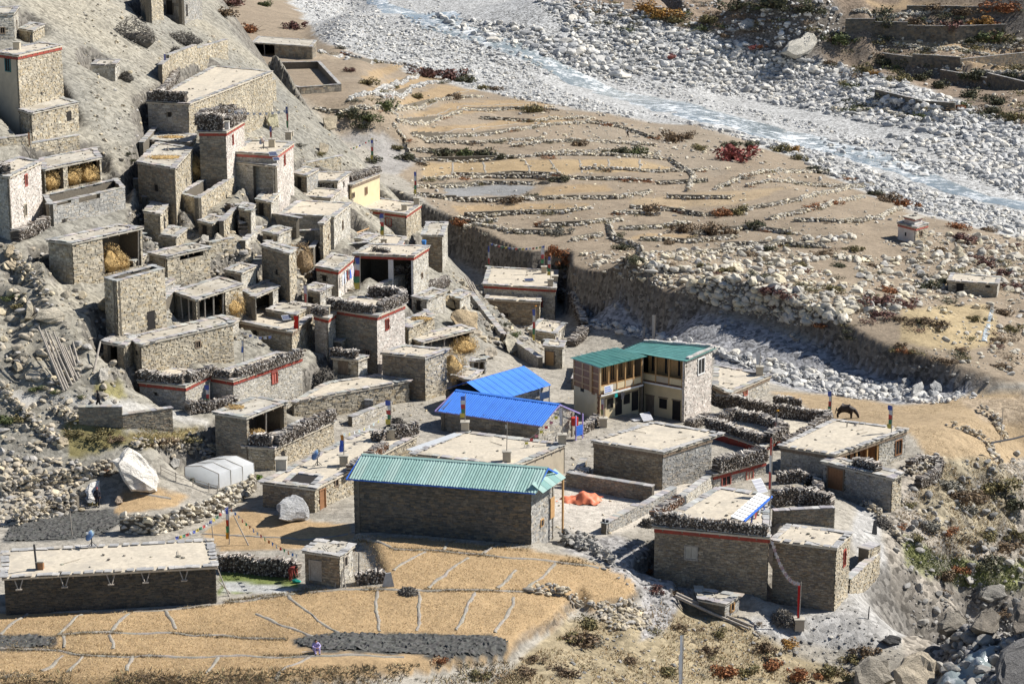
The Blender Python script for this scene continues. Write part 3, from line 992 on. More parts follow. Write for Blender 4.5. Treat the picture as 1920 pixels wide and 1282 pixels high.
house('barn', "tall_hay_barn", "tall dark stone hay barn with open bay facing right", "barn", (462, 783), (398, 773), (541, 752), 868, roof=M_CLAYGREY, gaps={'R': [(.06, .93, 1.0, 0)]})
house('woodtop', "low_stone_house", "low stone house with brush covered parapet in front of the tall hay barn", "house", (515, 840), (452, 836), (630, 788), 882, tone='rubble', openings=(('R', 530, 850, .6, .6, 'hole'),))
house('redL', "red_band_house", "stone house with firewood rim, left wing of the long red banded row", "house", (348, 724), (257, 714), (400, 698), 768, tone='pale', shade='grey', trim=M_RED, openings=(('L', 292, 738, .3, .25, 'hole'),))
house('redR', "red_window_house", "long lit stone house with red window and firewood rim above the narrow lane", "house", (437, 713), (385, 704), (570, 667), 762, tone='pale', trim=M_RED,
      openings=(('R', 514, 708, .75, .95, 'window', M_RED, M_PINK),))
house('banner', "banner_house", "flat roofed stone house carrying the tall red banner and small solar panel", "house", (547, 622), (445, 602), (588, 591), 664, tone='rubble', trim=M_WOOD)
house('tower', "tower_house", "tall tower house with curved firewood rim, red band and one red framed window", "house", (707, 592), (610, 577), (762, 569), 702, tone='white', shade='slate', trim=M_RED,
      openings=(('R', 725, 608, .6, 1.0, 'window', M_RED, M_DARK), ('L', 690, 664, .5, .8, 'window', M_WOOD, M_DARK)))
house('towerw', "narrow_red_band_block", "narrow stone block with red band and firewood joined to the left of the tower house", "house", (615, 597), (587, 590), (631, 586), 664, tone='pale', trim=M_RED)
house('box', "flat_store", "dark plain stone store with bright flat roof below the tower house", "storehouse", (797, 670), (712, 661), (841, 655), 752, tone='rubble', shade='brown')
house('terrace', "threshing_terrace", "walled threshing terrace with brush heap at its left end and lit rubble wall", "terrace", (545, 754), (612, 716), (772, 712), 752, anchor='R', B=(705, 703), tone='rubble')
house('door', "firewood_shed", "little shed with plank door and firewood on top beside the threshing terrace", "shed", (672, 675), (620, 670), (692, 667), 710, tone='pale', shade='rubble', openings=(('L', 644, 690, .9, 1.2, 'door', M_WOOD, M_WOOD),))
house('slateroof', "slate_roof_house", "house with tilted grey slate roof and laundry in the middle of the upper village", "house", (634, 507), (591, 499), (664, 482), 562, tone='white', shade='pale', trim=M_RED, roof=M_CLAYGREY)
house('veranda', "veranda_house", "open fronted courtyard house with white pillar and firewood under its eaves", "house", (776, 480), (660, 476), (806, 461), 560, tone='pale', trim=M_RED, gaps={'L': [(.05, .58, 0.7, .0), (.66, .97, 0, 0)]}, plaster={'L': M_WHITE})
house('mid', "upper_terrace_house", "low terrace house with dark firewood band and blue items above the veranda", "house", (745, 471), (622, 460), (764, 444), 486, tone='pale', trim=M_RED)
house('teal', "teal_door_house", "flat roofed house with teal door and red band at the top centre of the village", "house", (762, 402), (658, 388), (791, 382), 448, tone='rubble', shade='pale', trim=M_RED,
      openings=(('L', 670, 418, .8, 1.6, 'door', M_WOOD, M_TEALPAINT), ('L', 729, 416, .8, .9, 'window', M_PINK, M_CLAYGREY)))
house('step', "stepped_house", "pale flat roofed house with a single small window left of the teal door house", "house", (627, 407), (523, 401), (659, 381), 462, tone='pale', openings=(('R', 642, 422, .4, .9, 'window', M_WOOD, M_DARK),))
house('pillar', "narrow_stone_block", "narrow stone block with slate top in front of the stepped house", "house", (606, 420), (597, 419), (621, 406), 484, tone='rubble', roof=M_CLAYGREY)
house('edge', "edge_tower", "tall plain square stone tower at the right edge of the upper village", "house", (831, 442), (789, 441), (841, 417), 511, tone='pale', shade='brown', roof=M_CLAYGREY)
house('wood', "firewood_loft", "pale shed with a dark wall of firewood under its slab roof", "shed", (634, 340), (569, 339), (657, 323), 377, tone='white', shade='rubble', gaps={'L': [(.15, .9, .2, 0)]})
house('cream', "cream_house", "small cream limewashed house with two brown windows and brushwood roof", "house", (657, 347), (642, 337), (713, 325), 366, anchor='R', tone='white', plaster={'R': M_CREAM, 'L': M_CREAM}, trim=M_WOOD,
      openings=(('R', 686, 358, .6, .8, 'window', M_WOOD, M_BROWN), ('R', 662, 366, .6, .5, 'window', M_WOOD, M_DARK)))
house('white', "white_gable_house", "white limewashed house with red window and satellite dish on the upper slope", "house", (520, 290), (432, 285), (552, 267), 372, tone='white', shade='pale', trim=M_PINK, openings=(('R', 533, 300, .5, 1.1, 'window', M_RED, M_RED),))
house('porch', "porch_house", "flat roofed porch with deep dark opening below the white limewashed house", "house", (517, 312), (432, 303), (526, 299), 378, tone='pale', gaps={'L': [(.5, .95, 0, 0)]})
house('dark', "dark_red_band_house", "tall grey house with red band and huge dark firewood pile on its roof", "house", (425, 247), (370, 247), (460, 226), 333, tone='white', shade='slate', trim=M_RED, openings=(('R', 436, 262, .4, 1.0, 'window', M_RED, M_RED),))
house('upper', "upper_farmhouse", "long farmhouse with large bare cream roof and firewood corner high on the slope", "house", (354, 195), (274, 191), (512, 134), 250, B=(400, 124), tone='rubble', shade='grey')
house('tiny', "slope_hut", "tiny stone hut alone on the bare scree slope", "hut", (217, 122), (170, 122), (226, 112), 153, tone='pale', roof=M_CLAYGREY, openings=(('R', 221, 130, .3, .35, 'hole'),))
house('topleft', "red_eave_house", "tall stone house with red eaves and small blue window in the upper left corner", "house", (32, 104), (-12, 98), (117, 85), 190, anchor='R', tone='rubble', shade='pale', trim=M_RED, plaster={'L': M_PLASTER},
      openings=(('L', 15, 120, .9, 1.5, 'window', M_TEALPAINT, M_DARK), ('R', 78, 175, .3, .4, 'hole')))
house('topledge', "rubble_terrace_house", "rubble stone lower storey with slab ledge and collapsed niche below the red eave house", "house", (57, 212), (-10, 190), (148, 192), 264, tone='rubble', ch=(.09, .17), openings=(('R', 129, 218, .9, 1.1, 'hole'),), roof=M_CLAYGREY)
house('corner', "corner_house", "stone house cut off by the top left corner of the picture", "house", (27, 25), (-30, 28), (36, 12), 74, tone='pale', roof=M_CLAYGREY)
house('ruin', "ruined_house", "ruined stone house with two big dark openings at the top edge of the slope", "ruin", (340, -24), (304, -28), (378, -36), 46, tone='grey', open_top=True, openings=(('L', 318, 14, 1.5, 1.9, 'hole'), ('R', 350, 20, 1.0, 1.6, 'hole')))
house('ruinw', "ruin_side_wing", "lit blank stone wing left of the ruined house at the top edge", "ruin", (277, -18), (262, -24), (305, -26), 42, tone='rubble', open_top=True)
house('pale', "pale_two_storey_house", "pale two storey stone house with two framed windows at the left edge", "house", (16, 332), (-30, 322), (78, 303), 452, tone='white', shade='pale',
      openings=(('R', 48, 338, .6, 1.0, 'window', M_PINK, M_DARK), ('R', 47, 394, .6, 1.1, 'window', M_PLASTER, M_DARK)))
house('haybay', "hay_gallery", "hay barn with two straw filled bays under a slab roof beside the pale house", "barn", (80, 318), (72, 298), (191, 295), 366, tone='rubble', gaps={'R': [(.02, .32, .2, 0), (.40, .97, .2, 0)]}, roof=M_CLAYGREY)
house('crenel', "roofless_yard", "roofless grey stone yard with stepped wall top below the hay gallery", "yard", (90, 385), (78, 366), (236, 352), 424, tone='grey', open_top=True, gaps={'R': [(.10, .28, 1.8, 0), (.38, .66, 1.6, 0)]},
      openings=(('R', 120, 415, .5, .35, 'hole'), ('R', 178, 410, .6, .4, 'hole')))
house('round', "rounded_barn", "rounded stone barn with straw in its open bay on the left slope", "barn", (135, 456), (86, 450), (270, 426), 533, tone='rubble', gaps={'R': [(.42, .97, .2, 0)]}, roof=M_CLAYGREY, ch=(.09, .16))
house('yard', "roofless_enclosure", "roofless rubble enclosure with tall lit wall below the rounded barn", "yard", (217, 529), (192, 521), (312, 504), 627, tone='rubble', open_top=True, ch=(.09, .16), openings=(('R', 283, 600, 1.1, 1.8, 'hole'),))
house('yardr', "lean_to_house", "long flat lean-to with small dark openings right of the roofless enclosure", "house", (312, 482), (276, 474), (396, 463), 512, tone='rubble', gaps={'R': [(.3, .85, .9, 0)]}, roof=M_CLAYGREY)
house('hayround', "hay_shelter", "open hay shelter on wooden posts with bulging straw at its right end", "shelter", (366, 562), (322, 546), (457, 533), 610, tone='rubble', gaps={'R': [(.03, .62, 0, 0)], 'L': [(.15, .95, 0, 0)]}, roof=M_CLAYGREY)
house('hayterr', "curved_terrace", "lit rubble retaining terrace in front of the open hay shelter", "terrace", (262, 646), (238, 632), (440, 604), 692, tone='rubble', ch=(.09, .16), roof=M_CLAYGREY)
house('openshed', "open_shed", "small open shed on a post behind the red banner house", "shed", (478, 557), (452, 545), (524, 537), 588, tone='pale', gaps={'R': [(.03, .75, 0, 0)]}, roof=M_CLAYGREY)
house('hut', "slope_house", "grey earth roofed house with straw on its roof below the long farmhouse", "house", (328, 316), (256, 304), (362, 277), 396, tone='rubble', shade='slate', roof=M_CLAYGREY)
house('hutb', "upper_lean_to", "low lean-to roof just below the long farmhouse wall", "shed", (358, 268), (278, 263), (370, 252), 284, tone='rubble', roof=M_CLAYGREY)
house('ruinyard', "ruined_courtyard", "ruined stone courtyard with doorway and stepped lit wall in the middle of the slope", "yard", (372, 373), (332, 363), (440, 332), 404, tone='rubble', open_top=True, openings=(('L', 342, 386, .7, 1.4, 'door', M_GREYWOOD, M_PLASTER),))
house('block', "tall_stone_block", "tall shaded stone block with curved roof ledge beside the hanging straw", "house", (541, 475), (488, 460), (557, 466), 562, tone='rubble', shade='slate', roof=M_CLAYGREY)
house('gullyA', "gully_house", "flat roofed house with red band and solar panels beside the shaded gully", "house", (1043, 541), (905, 533), (1047, 507), 598, tone='pale', shade='pale', trim=M_RED, openings=(('L', 1013, 568, .5, .9, 'window', M_RED, M_RED),))
house('gullyB', "lower_gully_house", "lower brown walled house stepping down below the gully house", "house", (1013, 566), (908, 560), (1018, 548), 612, tone='rubble', shade='brown', trim=M_WOOD)
house('gullyC', "door_block", "small stone block with pale wooden doors between gully houses and blue roofs", "shed", (1056, 652), (1018, 648), (1061, 640), 692, tone='pale', shade='rubble', openings=(('L', 1031, 672, .95, 1.5, 'door', M_WOOD, M_PINE),))
house('mill', "mill_hut", "low stone mill hut with bright slab roof near the right edge among boulders", "hut", (1872, 533), (1776, 526), (1877, 519), 558, tone='pale', shade='rubble', openings=(('L', 1800, 540, .9, 1.4, 'hole'), ('L', 1853, 536, .5, .5, 'hole')))
house('farshed', "far_shed", "dark open fronted field shed behind the hill crest", "shed", (585, 88), (472, 80), (594, 76), 112, tone='slate', gaps={'L': [(.02, .38, 0, 0)]}, roof=M_CLAYGREY)
house('lowhut', "slab_roof_hut", "little hut with sloping slab roof and orange window beside the long poles", "hut", (1360, 1133), (1308, 1122), (1391, 1114), 1163, B=(1302, 1101), tone='grey', shade='dark', roof=M_CLAYGREY, openings=(('R', 1372, 1138, .45, .5, 'window', M_PINE, M_DARK),))
house('behind', "pink_frame_house", "flat roofed house with pink framed window behind the guesthouse", "house", (1368, 737), (1336, 722), (1447, 703), 738, anchor='R', B=(1340, 683), tone='pale', trim=M_WOOD, openings=(('R', 1397, 733, .7, .8, 'window', M_PINK, M_BROWN),))
house('woodyard', "red_trim_shed", "low shed with red trimmed window under a heaped firewood roof right of the square house", "shed", (1337, 890), (1322, 884), (1440, 862), 916, tone='pale', trim=M_RED, openings=(('R', 1361, 901, 1.0, .8, 'window', M_PINK, M_DARK), ('R', 1405, 890, .8, .7, 'window', M_PINK, M_PLASTER)))
house('ringhouse', "firewood_ring_house", "dark red walled house ringed with firewood in the yard behind the square house", "house", (1432, 838), (1322, 802), (1478, 814), 852, tone='pale', shade='dark', trim=M_RED, plaster={'L': M_RED})
house('lowslab', "slab_lean_to", "bright slab lean-to stepping down right of the tower house", "shed", (764, 614), (750, 602), (816, 592), 640, tone='rubble', roof=M_CLAY)
house('lowslabb', "long_slab_shelter", "long thin slab shelter with hay hanging at its right end", "shelter", (790, 642), (763, 632), (892, 617), 656, tone='rubble', gaps={'R': [(.05, .9, 0, 0)]})
house('post', "small_post_shelter", "tiny stone shelter with flat slab by the blue roof", "shelter", (912, 674), (880, 677), (915, 668), 701, tone='grey', gaps={'L': [(.2, .9, 0, 0)]})

house('fillA', "mid_slope_shed", "small rubble shed with dark doorway left of the ruined courtyard", "shed", (300, 402), (268, 396), (316, 384), 440, tone='rubble', roof=M_CLAYGREY, openings=(('R', 308, 418, .7, 1.5, 'hole'),))
house('fillB', "side_lean_to", "low stone lean-to between the stepped house and the porch house", "shed", (508, 380), (478, 374), (524, 362), 408, tone='pale', shade='slate', openings=(('L', 490, 392, .8, 1.4, 'hole'),))
house('fillC', "stair_house", "shaded stone house with small roof beside the steep village stair", "house", (470, 395), (446, 390), (480, 384), 446, tone='pale', shade='slate', roof=M_CLAYGREY, openings=(('L', 455, 420, .7, 1.5, 'hole'),))
house('fillD', "lower_stair_house", "half hidden stone house below the tall stone block", "house", (552, 590), (498, 580), (588, 572), 622, tone='rubble', shade='slate', roof=M_CLAYGREY)
house('fillE', "small_ridge_house", "small stone house with flat roof right of the tower house", "house", (800, 562), (770, 556), (838, 545), 592, tone='pale', roof=M_CLAYGREY, openings=(('L', 785, 572, .6, 1.1, 'hole'),))
house('fillF', "pantry_shed", "tiny stone shed beside the blue roof with dark low door", "shed", (880, 712), (845, 704), (905, 695), 742, tone='pale', shade='slate', openings=(('L', 862, 724, .7, 1.3, 'hole'),))
house('fillG', "west_cow_shed", "low rubble cow shed with slab roof above the curved terrace at the left", "shed", (232, 648), (190, 640), (262, 630), 690, tone='rubble', shade='slate', roof=M_CLAYGREY, gaps={'L': [(.2, .7, 0, 0)]})
house('fillH', "lane_house", "low stone house with flat roof in the lane right of the red window", "house", (640, 640), (596, 632), (668, 622), 664, tone='rubble', shade='slate', roof=M_CLAYGREY)
house('fillI', "top_slope_hut", "half buried stone hut at the top left of the scree slope", "hut", (60, 58), (34, 54), (84, 46), 80, tone='rubble', roof=M_CLAYGREY)
house('fillJ', "upper_ledge_house", "small lit house with dark window above the teal door house", "house", (620, 372), (560, 368), (640, 356), 392, tone='pale', roof=M_CLAY)
house('fillK', "gully_step_house", "small flat roofed house stepping down towards the gully lane", "house", (1042, 626), (990, 618), (1062, 606), 650, tone='pale', shade='rubble')
house('fillL', "straw_roof_hut", "low hut with straw strewn roof left of the rounded barn", "hut", (330, 445), (296, 440), (352, 428), 466, tone='rubble', roof=M_CLAYGREY)
for key, F, L, R_, vb, lab in [('gA', (452, 512), (418, 506), (482, 498), 545, "flat roofed stone shed beside the top of the village stair"), ('gB', (600, 548), (566, 541), (624, 536), 585, "little house wedged between the tall block and the slate roof"), ('gC', (520, 440), (490, 434), (548, 428), 468, "small shaded house in front of the bent yard wall"),
                               ('gD', (398, 420), (370, 414), (424, 408), 446, "stone shed under the ruined courtyard's lit wall"), ('gE', (862, 560), (838, 554), (884, 548), 585, "lone shed on the ridge beside the leaning logs"), ('gF', (300, 540), (282, 533), (330, 524), 566, "shed squeezed behind the open hay shelter"),
                               ('gG', (428, 610), (404, 603), (450, 598), 632, "small store left of the red banner house"), ('gH', (575, 330), (548, 325), (598, 317), 352, "low hut right of the white gable house"), ('gI', (690, 452), (664, 447), (712, 441), 470, "tiny shed against the teal door house"), ('gJ', (250, 490), (226, 484), (276, 477), 512, "hut on the terrace behind the roofless enclosure")]:
    house(key, "stone_shed", lab, "shed", F, L, R_, vb, tone=('rubble', 'pale', 'grey')[len(lab) % 3], shade='slate', roof=(M_CLAY, M_CLAYGREY)[len(lab) % 2], openings=(('L', (F[0] + L[0]) / 2, (F[1] + vb) / 2 + 2, .7, 1.4, 'hole'),))
for h in House.ALL:
    h.carve()
def corr_mesh(name, w, ln, mat, n_ridge, amp=.022):
    """one corrugated roofing sheet, w wide (x), ln long (y, downhill), origin at the middle of its upper edge"""
    k = n_ridge * 4 + 1
    x = np.linspace(-w / 2, w / 2, k)
    z = amp * np.cos(np.linspace(0, 2 * math.pi * n_ridge, k))
    V = np.concatenate([np.stack([x, np.full(k, y), z + o], 1) for y, o in ((0, 0), (-ln, 0), (0, -.012), (-ln, -.012))])
    Q = []
    for i in range(k - 1):
        Q.append([i, k + i, k + i + 1, i + 1]); Q.append([2 * k + i + 1, 3 * k + i + 1, 3 * k + i, 2 * k + i])
        Q.append([k + i, 3 * k + i, 3 * k + i + 1, k + i + 1])
    return MB().add(V, Q).mesh(name, mat)

def sheet_roof(parent, A, Bp, down, mats, w=.92, ridges=5):
    """cover a slope with sheets: upper edge from A to Bp, 'down' the vector from the upper to the lower edge"""
    A, Bp, down = Vector(A), Vector(Bp), Vector(down)
    d = (Bp - A); L = d.length; d.normalize()
    n = max(1, round(L / w)); w = L / n
    ln = down.length; dn = down.normalized()
    nrm = d.cross(-dn).normalized()
    if nrm.z < 0: nrm = -nrm
    ms = [corr_mesh("roof_sheet", w * 1.03, ln, m, ridges) for m in mats]
    base = parent_loc(parent)
    xd = d if d.cross(-dn).dot(nrm) > 0 else -d
    for i in range(n):
        o = link_mesh("roof_sheet", ms[int(rng.integers(len(ms)))], parent)
        p = A + d * (w * (i + .5)) + nrm * (.004 * (i % 2) + rng.uniform(0, .006))
        M = Matrix((xd, -dn, nrm)).transposed().to_4x4()
        M.translation = p - base
        o.matrix_local = M

def wall_slab(core, stones, A, Bp, z0, z1, n, tone, tk=.45, holes=(), ch=(.1, .17), cl=(.22, .6)):
    core.box((A.x, A.y, z0), (Bp.x - A.x, Bp.y - A.y, 0), (-n.x * tk, -n.y * tk, 0), (0, 0, z1 - z0))
    masonry(stones, A, Bp, z0, z1, n, tone, holes, ch, cl)

def carve_quad(Q, z0, cut):
    global ZG
    q = [tuple(p[:2]) for p in Q]
    d = seg_dist(GXX, GYY, q, True)
    s = np.where(in_poly(GXX, GYY, q), -d, d)
    ZG += (1 - smooth((s - cut * 0.6) / (cut * 1.2))) * np.minimum(z0 - ZG - 0.02, 0)

def outward(A, Bp):
    d = Bp - A; d.z = 0; d.normalize()
    return d, Vector((d.y, -d.x, 0))

M_TEALPALE2 = mat_plain("faded_green_sheet_worn", (0.32, 0.475, 0.43), 0.12, 1.5, 0.5, 0.0, 0.01, spec=0.5)
M_TEALPALE3 = mat_plain("faded_green_sheet_deep", (0.255, 0.415, 0.37), 0.14, 1.5, 0.5, 0.0, 0.01, spec=0.5)
M_BLUE2 = mat_plain("blue_sheet_light", (0.09, 0.29, 0.88), 0.08, 1.0, 0.45, 0.0, 0.01, spec=0.5)

def gable_house(name, label, cat, eF, eL, eR, ridgeR, base, z0=None, tone='slate', toneR='pale', mats=(M_BLUE,), over=.35, ridges=5, edge_mat=M_BLUEPAINT, sink=.8, group=None):
    """eaves F (near corner), L, R as pixels; ridgeR the near end of the ridge; base the pixel of the foot under F"""
    g = hit(*base) if z0 is None else at_z(base[0], base[1], z0)
    zE = at_y(eF[0], eF[1], g.y).z
    F, L, Rr = (at_z(*p, zE) for p in (eF, eL, eR))
    mid = (F + Rr) / 2
    zR = at_y(ridgeR[0], ridgeR[1], mid.y).z
    B = L + Rr - F
    e1, e2 = (L - F).normalized(), (Rr - F).normalized()
    carve_quad([F, Rr, B, L], g.z, 1.0)
    foot = F.copy(); foot.z = g.z
    e = empty(name, foot, label, cat, group)
    wF, wL, wR, wB = F + e1 * over + e2 * over, L - e1 * over + e2 * over, Rr + e1 * over - e2 * over, B - e1 * over - e2 * over
    core, st = MB(), MB()
    zb = g.z - sink
    rise = (zR - zE) / ((Rr - F).length / 2)
    zw = zE + rise * over - .03
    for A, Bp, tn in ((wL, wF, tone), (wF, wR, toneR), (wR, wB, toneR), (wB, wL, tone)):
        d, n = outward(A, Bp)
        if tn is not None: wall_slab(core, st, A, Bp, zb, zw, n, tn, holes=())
    for A, Bp in ((wF, wR), (wB, wL)):
        d, n = outward(A, Bp); ln = (Bp - A).length
        z = zw; tri = (A, Bp)
        V = [(A.x, A.y, zw), (Bp.x, Bp.y, zw), ((A.x + Bp.x) / 2, (A.y + Bp.y) / 2, zR - .05)]
        V = V + [(p[0] - n.x * .3, p[1] - n.y * .3, p[2]) for p in V]
        core.add(V, [[1, 0, 3, 4], [2, 1, 4, 5], [0, 2, 5, 3]], [[0, 1, 2], [5, 4, 3]])
        while z < zR - .15:
            k = (z + .13 - zw) / (zR - zw) / 2
            if k < .48: masonry(st, A + d * ln * k, Bp - d * ln * k, z, z + .13, n, toneR)
            z += .13
    core.build("wall", M_WALLBACK, e); st.build("wall_stones", M_STONE, e, kind='stuff')
    rl, rr = (L + B) / 2, mid
    rl = Vector((rl.x, rl.y, zR)); rr = Vector((rr.x, rr.y, zR))
    rf = empty_part("roof", e, rr)
    sheet_roof(rf, rr, rl, F - Vector((mid.x, mid.y, zR)), mats, ridges=ridges)
    sheet_roof(rf, rr, rl, Rr - Vector((mid.x, mid.y, zR)), mats, ridges=ridges)
    rd = (rl - rr).normalized()
    rc = MB()
    for q in (F - mid, Rr - mid):
        s = Vector((q.x, q.y, zE - zR)).normalized()
        rc.box(rr + Vector((0, 0, .035)), rl - rr, s * .22, (0, 0, .015))
    rc.build("ridge_cap", mats[0], rf)
    bb = MB()
    for end, k in ((rr, 1), (rl, -1)):
        for c in (F, Rr):
            tgt = c if k == 1 else c + (L - F)
            b0 = end - rd * (.03 * k) - Vector((0, 0, .17))
            bb.box(b0, (tgt - end), rd * (-.04 * k), (0, 0, .14))
    bb.box(F - Vector((0, 0, .16)) - e2 * -.05, (L - F), -e2 * .03, (0, 0, .12))
    bb.build("verge_boards", edge_mat, rf)
    return e, dict(F=F, L=L, R=Rr, B=B, zE=zE, zR=zR, z0=g.z, e1=e1, e2=e2, wF=wF, wR=wR, wL=wL, zw=zw, rr=rr, rl=rl, roof=rf)

def empty_part(name, parent, loc):
    o = bpy.data.objects.new(name, None)
    o.empty_display_size = .3
    COL.objects.link(o); o.parent = parent
    o.location = Vector(loc) - parent_loc(parent)
    return o

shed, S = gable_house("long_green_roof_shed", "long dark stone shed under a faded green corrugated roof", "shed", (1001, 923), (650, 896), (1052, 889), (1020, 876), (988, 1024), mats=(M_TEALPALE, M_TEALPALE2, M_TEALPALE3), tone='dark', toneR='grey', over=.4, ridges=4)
_d, _n = outward(S['wF'], S['wR'])
_ln = (S['wR'] - S['wF']).length
sk = empty_part("gable_canopy", shed, S['wF'])
_a = S['wF'] + _n * .05; _b = S['wR'] + _n * .05
sheet_roof(sk, Vector((_a.x, _a.y, S['zE'] + .55)), Vector((_b.x, _b.y, S['zE'] + .55)), _n * .95 + Vector((0, 0, -.62)), (M_TEAL, M_TEALPALE3), ridges=4)
pm = MB()
q = S['wF'] + _d * (_ln * .93) + _n * .8
pm.box((q.x, q.y, S['z0'] - .2), tuple(_d * .14), tuple(_n * .14), (0, 0, S['zE'] + .1 - S['z0']))
pm.build("timber_post", M_PINE, shed)
q = S['wF'] + _d * (_ln * .80) + _n * .04
MB().box((q.x, q.y, S['z0'] + 1.0), tuple(_d * .8), tuple(_n * .06), (0, 0, 1.7)).build("timber_shutter", M_PINE, shed)
q = S['wF'] + _d * (_ln * .38) + _n * .03
wn = MB().box((q.x, q.y, S['z0'] + .9), tuple(_d * .6), tuple(_n * .08), (0, 0, .6)).build("window", M_PINE, shed)
MB().box((q.x + _d.x * .1 + _n.x * .082, q.y + _d.y * .1 + _n.y * .082, S['z0'] + .98), tuple(_d * .4), tuple(_n * .012), (0, 0, .44)).build("pane", M_DARK, wn)

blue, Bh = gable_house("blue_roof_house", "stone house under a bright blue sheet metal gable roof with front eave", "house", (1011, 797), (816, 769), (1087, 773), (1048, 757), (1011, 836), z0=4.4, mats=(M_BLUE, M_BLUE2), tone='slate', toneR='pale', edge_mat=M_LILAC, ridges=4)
_d, _n = outward(Bh['wF'], Bh['wR']); _ln = (Bh['wR'] - Bh['wF']).length
po = MB()
q0 = Bh['wF'] + _d * (_ln * .8) + _n * .1
for s in (0, 1.0):
    q = q0 + _d * s + _n * .9
    po.box((q.x, q.y, Bh['z0'] - .3), tuple(_d * .1), tuple(_n * .1), (0, 0, Bh['zE'] - Bh['z0'] + .4))
po.build("porch_posts", M_LILAC, blue)
q = q0 + _n * .95
for k in range(5):
    MB().box((q.x, q.y, Bh['z0'] + .1 + k * .2), tuple(_d * 1.05), tuple(_n * .05), (0, 0, .17)).build("balustrade_board", M_BLUEPAINT, blue)
dr = MB(); c = q0 + _d * .5 + _n * .45; dr.rod((c.x, c.y, Bh['z0'] + 1.0), (c.x, c.y, Bh['z0'] + 1.75), .34, n=14)
tag(dr.build("water_drum", mat_plain("red_drum", (.55, .04, .03), .05, 2, .4, 0)), "round red drum on the blue porch of the blue roofed house", "drum")

_zr = Bh['zR'] + .1
wingA = at_z(982, 686, _zr); wingC = at_z(1035, 721, Bh['zE'] + .15)
wing = empty("blue_roof_wing", (wingC.x, wingC.y, Bh['z0']), "second bright blue roof running back behind the first one", "house")
e2 = Bh['e2']; ln = 8.5
halfw = wingC - wingA
wroof = empty_part("roof", wing, wingA)
sheet_roof(wroof, wingA, wingA - e2 * ln, halfw, (M_BLUE, M_BLUE2), ridges=4)
hl = Vector((-halfw.x, -halfw.y, halfw.z)); hl = hl + e2 * (-2 * hl.dot(e2)) if False else hl
sheet_roof(wroof, wingA, wingA - e2 * ln, hl, (M_BLUE, M_BLUE2), ridges=4)
cr, st = MB(), MB()
hw = Vector((halfw.x, halfw.y, 0)); hwn = hw.normalized()
c1 = wingA + hw - hwn * .6 - e2 * .6; c0 = c1 - e2 * (ln - 1)
c2 = wingA - hw + hwn * .6 - e2 * .6
for A, Bp, tn in ((c0, c1, 'pale'), (c1, c2, 'pale'), (c2, c2 - e2 * (ln - 1), 'slate')):
    d_, n_ = outward(A, Bp)
    wall_slab(cr, st, A, Bp, Bh['z0'] - 1, Bh['zE'] + .2, n_, tn)
cr.build("wall", M_WALLBACK, wing); st.build("wall_stones", M_STONE, wing, kind='stuff')
pp = MB()
for s in (.3, 1.7):
    q = wingA + hw - hwn * .15 - e2 * s
    pp.box((q.x, q.y, Bh['z0'] - .4), (.1, 0, 0), (0, .1, 0), (0, 0, Bh['zE'] - Bh['z0'] + .5))
pp.build("porch_posts", M_WHITEPAINT, wing)
q = wingA + hw - hwn * .1 - e2 * 1.7
MB().box((q.x, q.y, Bh['z0'] + .9), tuple(e2 * 1.4), tuple(hwn * .05), (0, 0, .7)).build("balustrade", mat_plain("pale_blue_paint", (.35, .5, .75), .1, 2, .6, 0), wing)

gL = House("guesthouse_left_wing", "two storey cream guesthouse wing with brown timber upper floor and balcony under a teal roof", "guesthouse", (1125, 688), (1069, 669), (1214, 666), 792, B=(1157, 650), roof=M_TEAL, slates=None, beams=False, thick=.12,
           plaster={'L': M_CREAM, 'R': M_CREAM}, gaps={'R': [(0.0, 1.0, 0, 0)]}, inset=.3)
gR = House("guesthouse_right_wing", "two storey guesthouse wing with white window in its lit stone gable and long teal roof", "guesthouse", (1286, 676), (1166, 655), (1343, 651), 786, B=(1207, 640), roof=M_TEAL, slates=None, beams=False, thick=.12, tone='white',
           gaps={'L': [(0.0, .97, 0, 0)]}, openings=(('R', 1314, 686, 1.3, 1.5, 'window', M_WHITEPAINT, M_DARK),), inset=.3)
gR.z1 = gL.z1
gR.F, gR.L, gR.R, gR.B = (at_z(u, v, gR.z1) for u, v in ((1286, 676), (1166, 655), (1343, 651), (1207, 640)))
for h in (gL, gR): h.carve()
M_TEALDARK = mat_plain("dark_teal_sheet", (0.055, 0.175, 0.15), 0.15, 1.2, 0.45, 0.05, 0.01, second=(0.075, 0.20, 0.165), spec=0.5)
gL.roof = M_TEALDARK
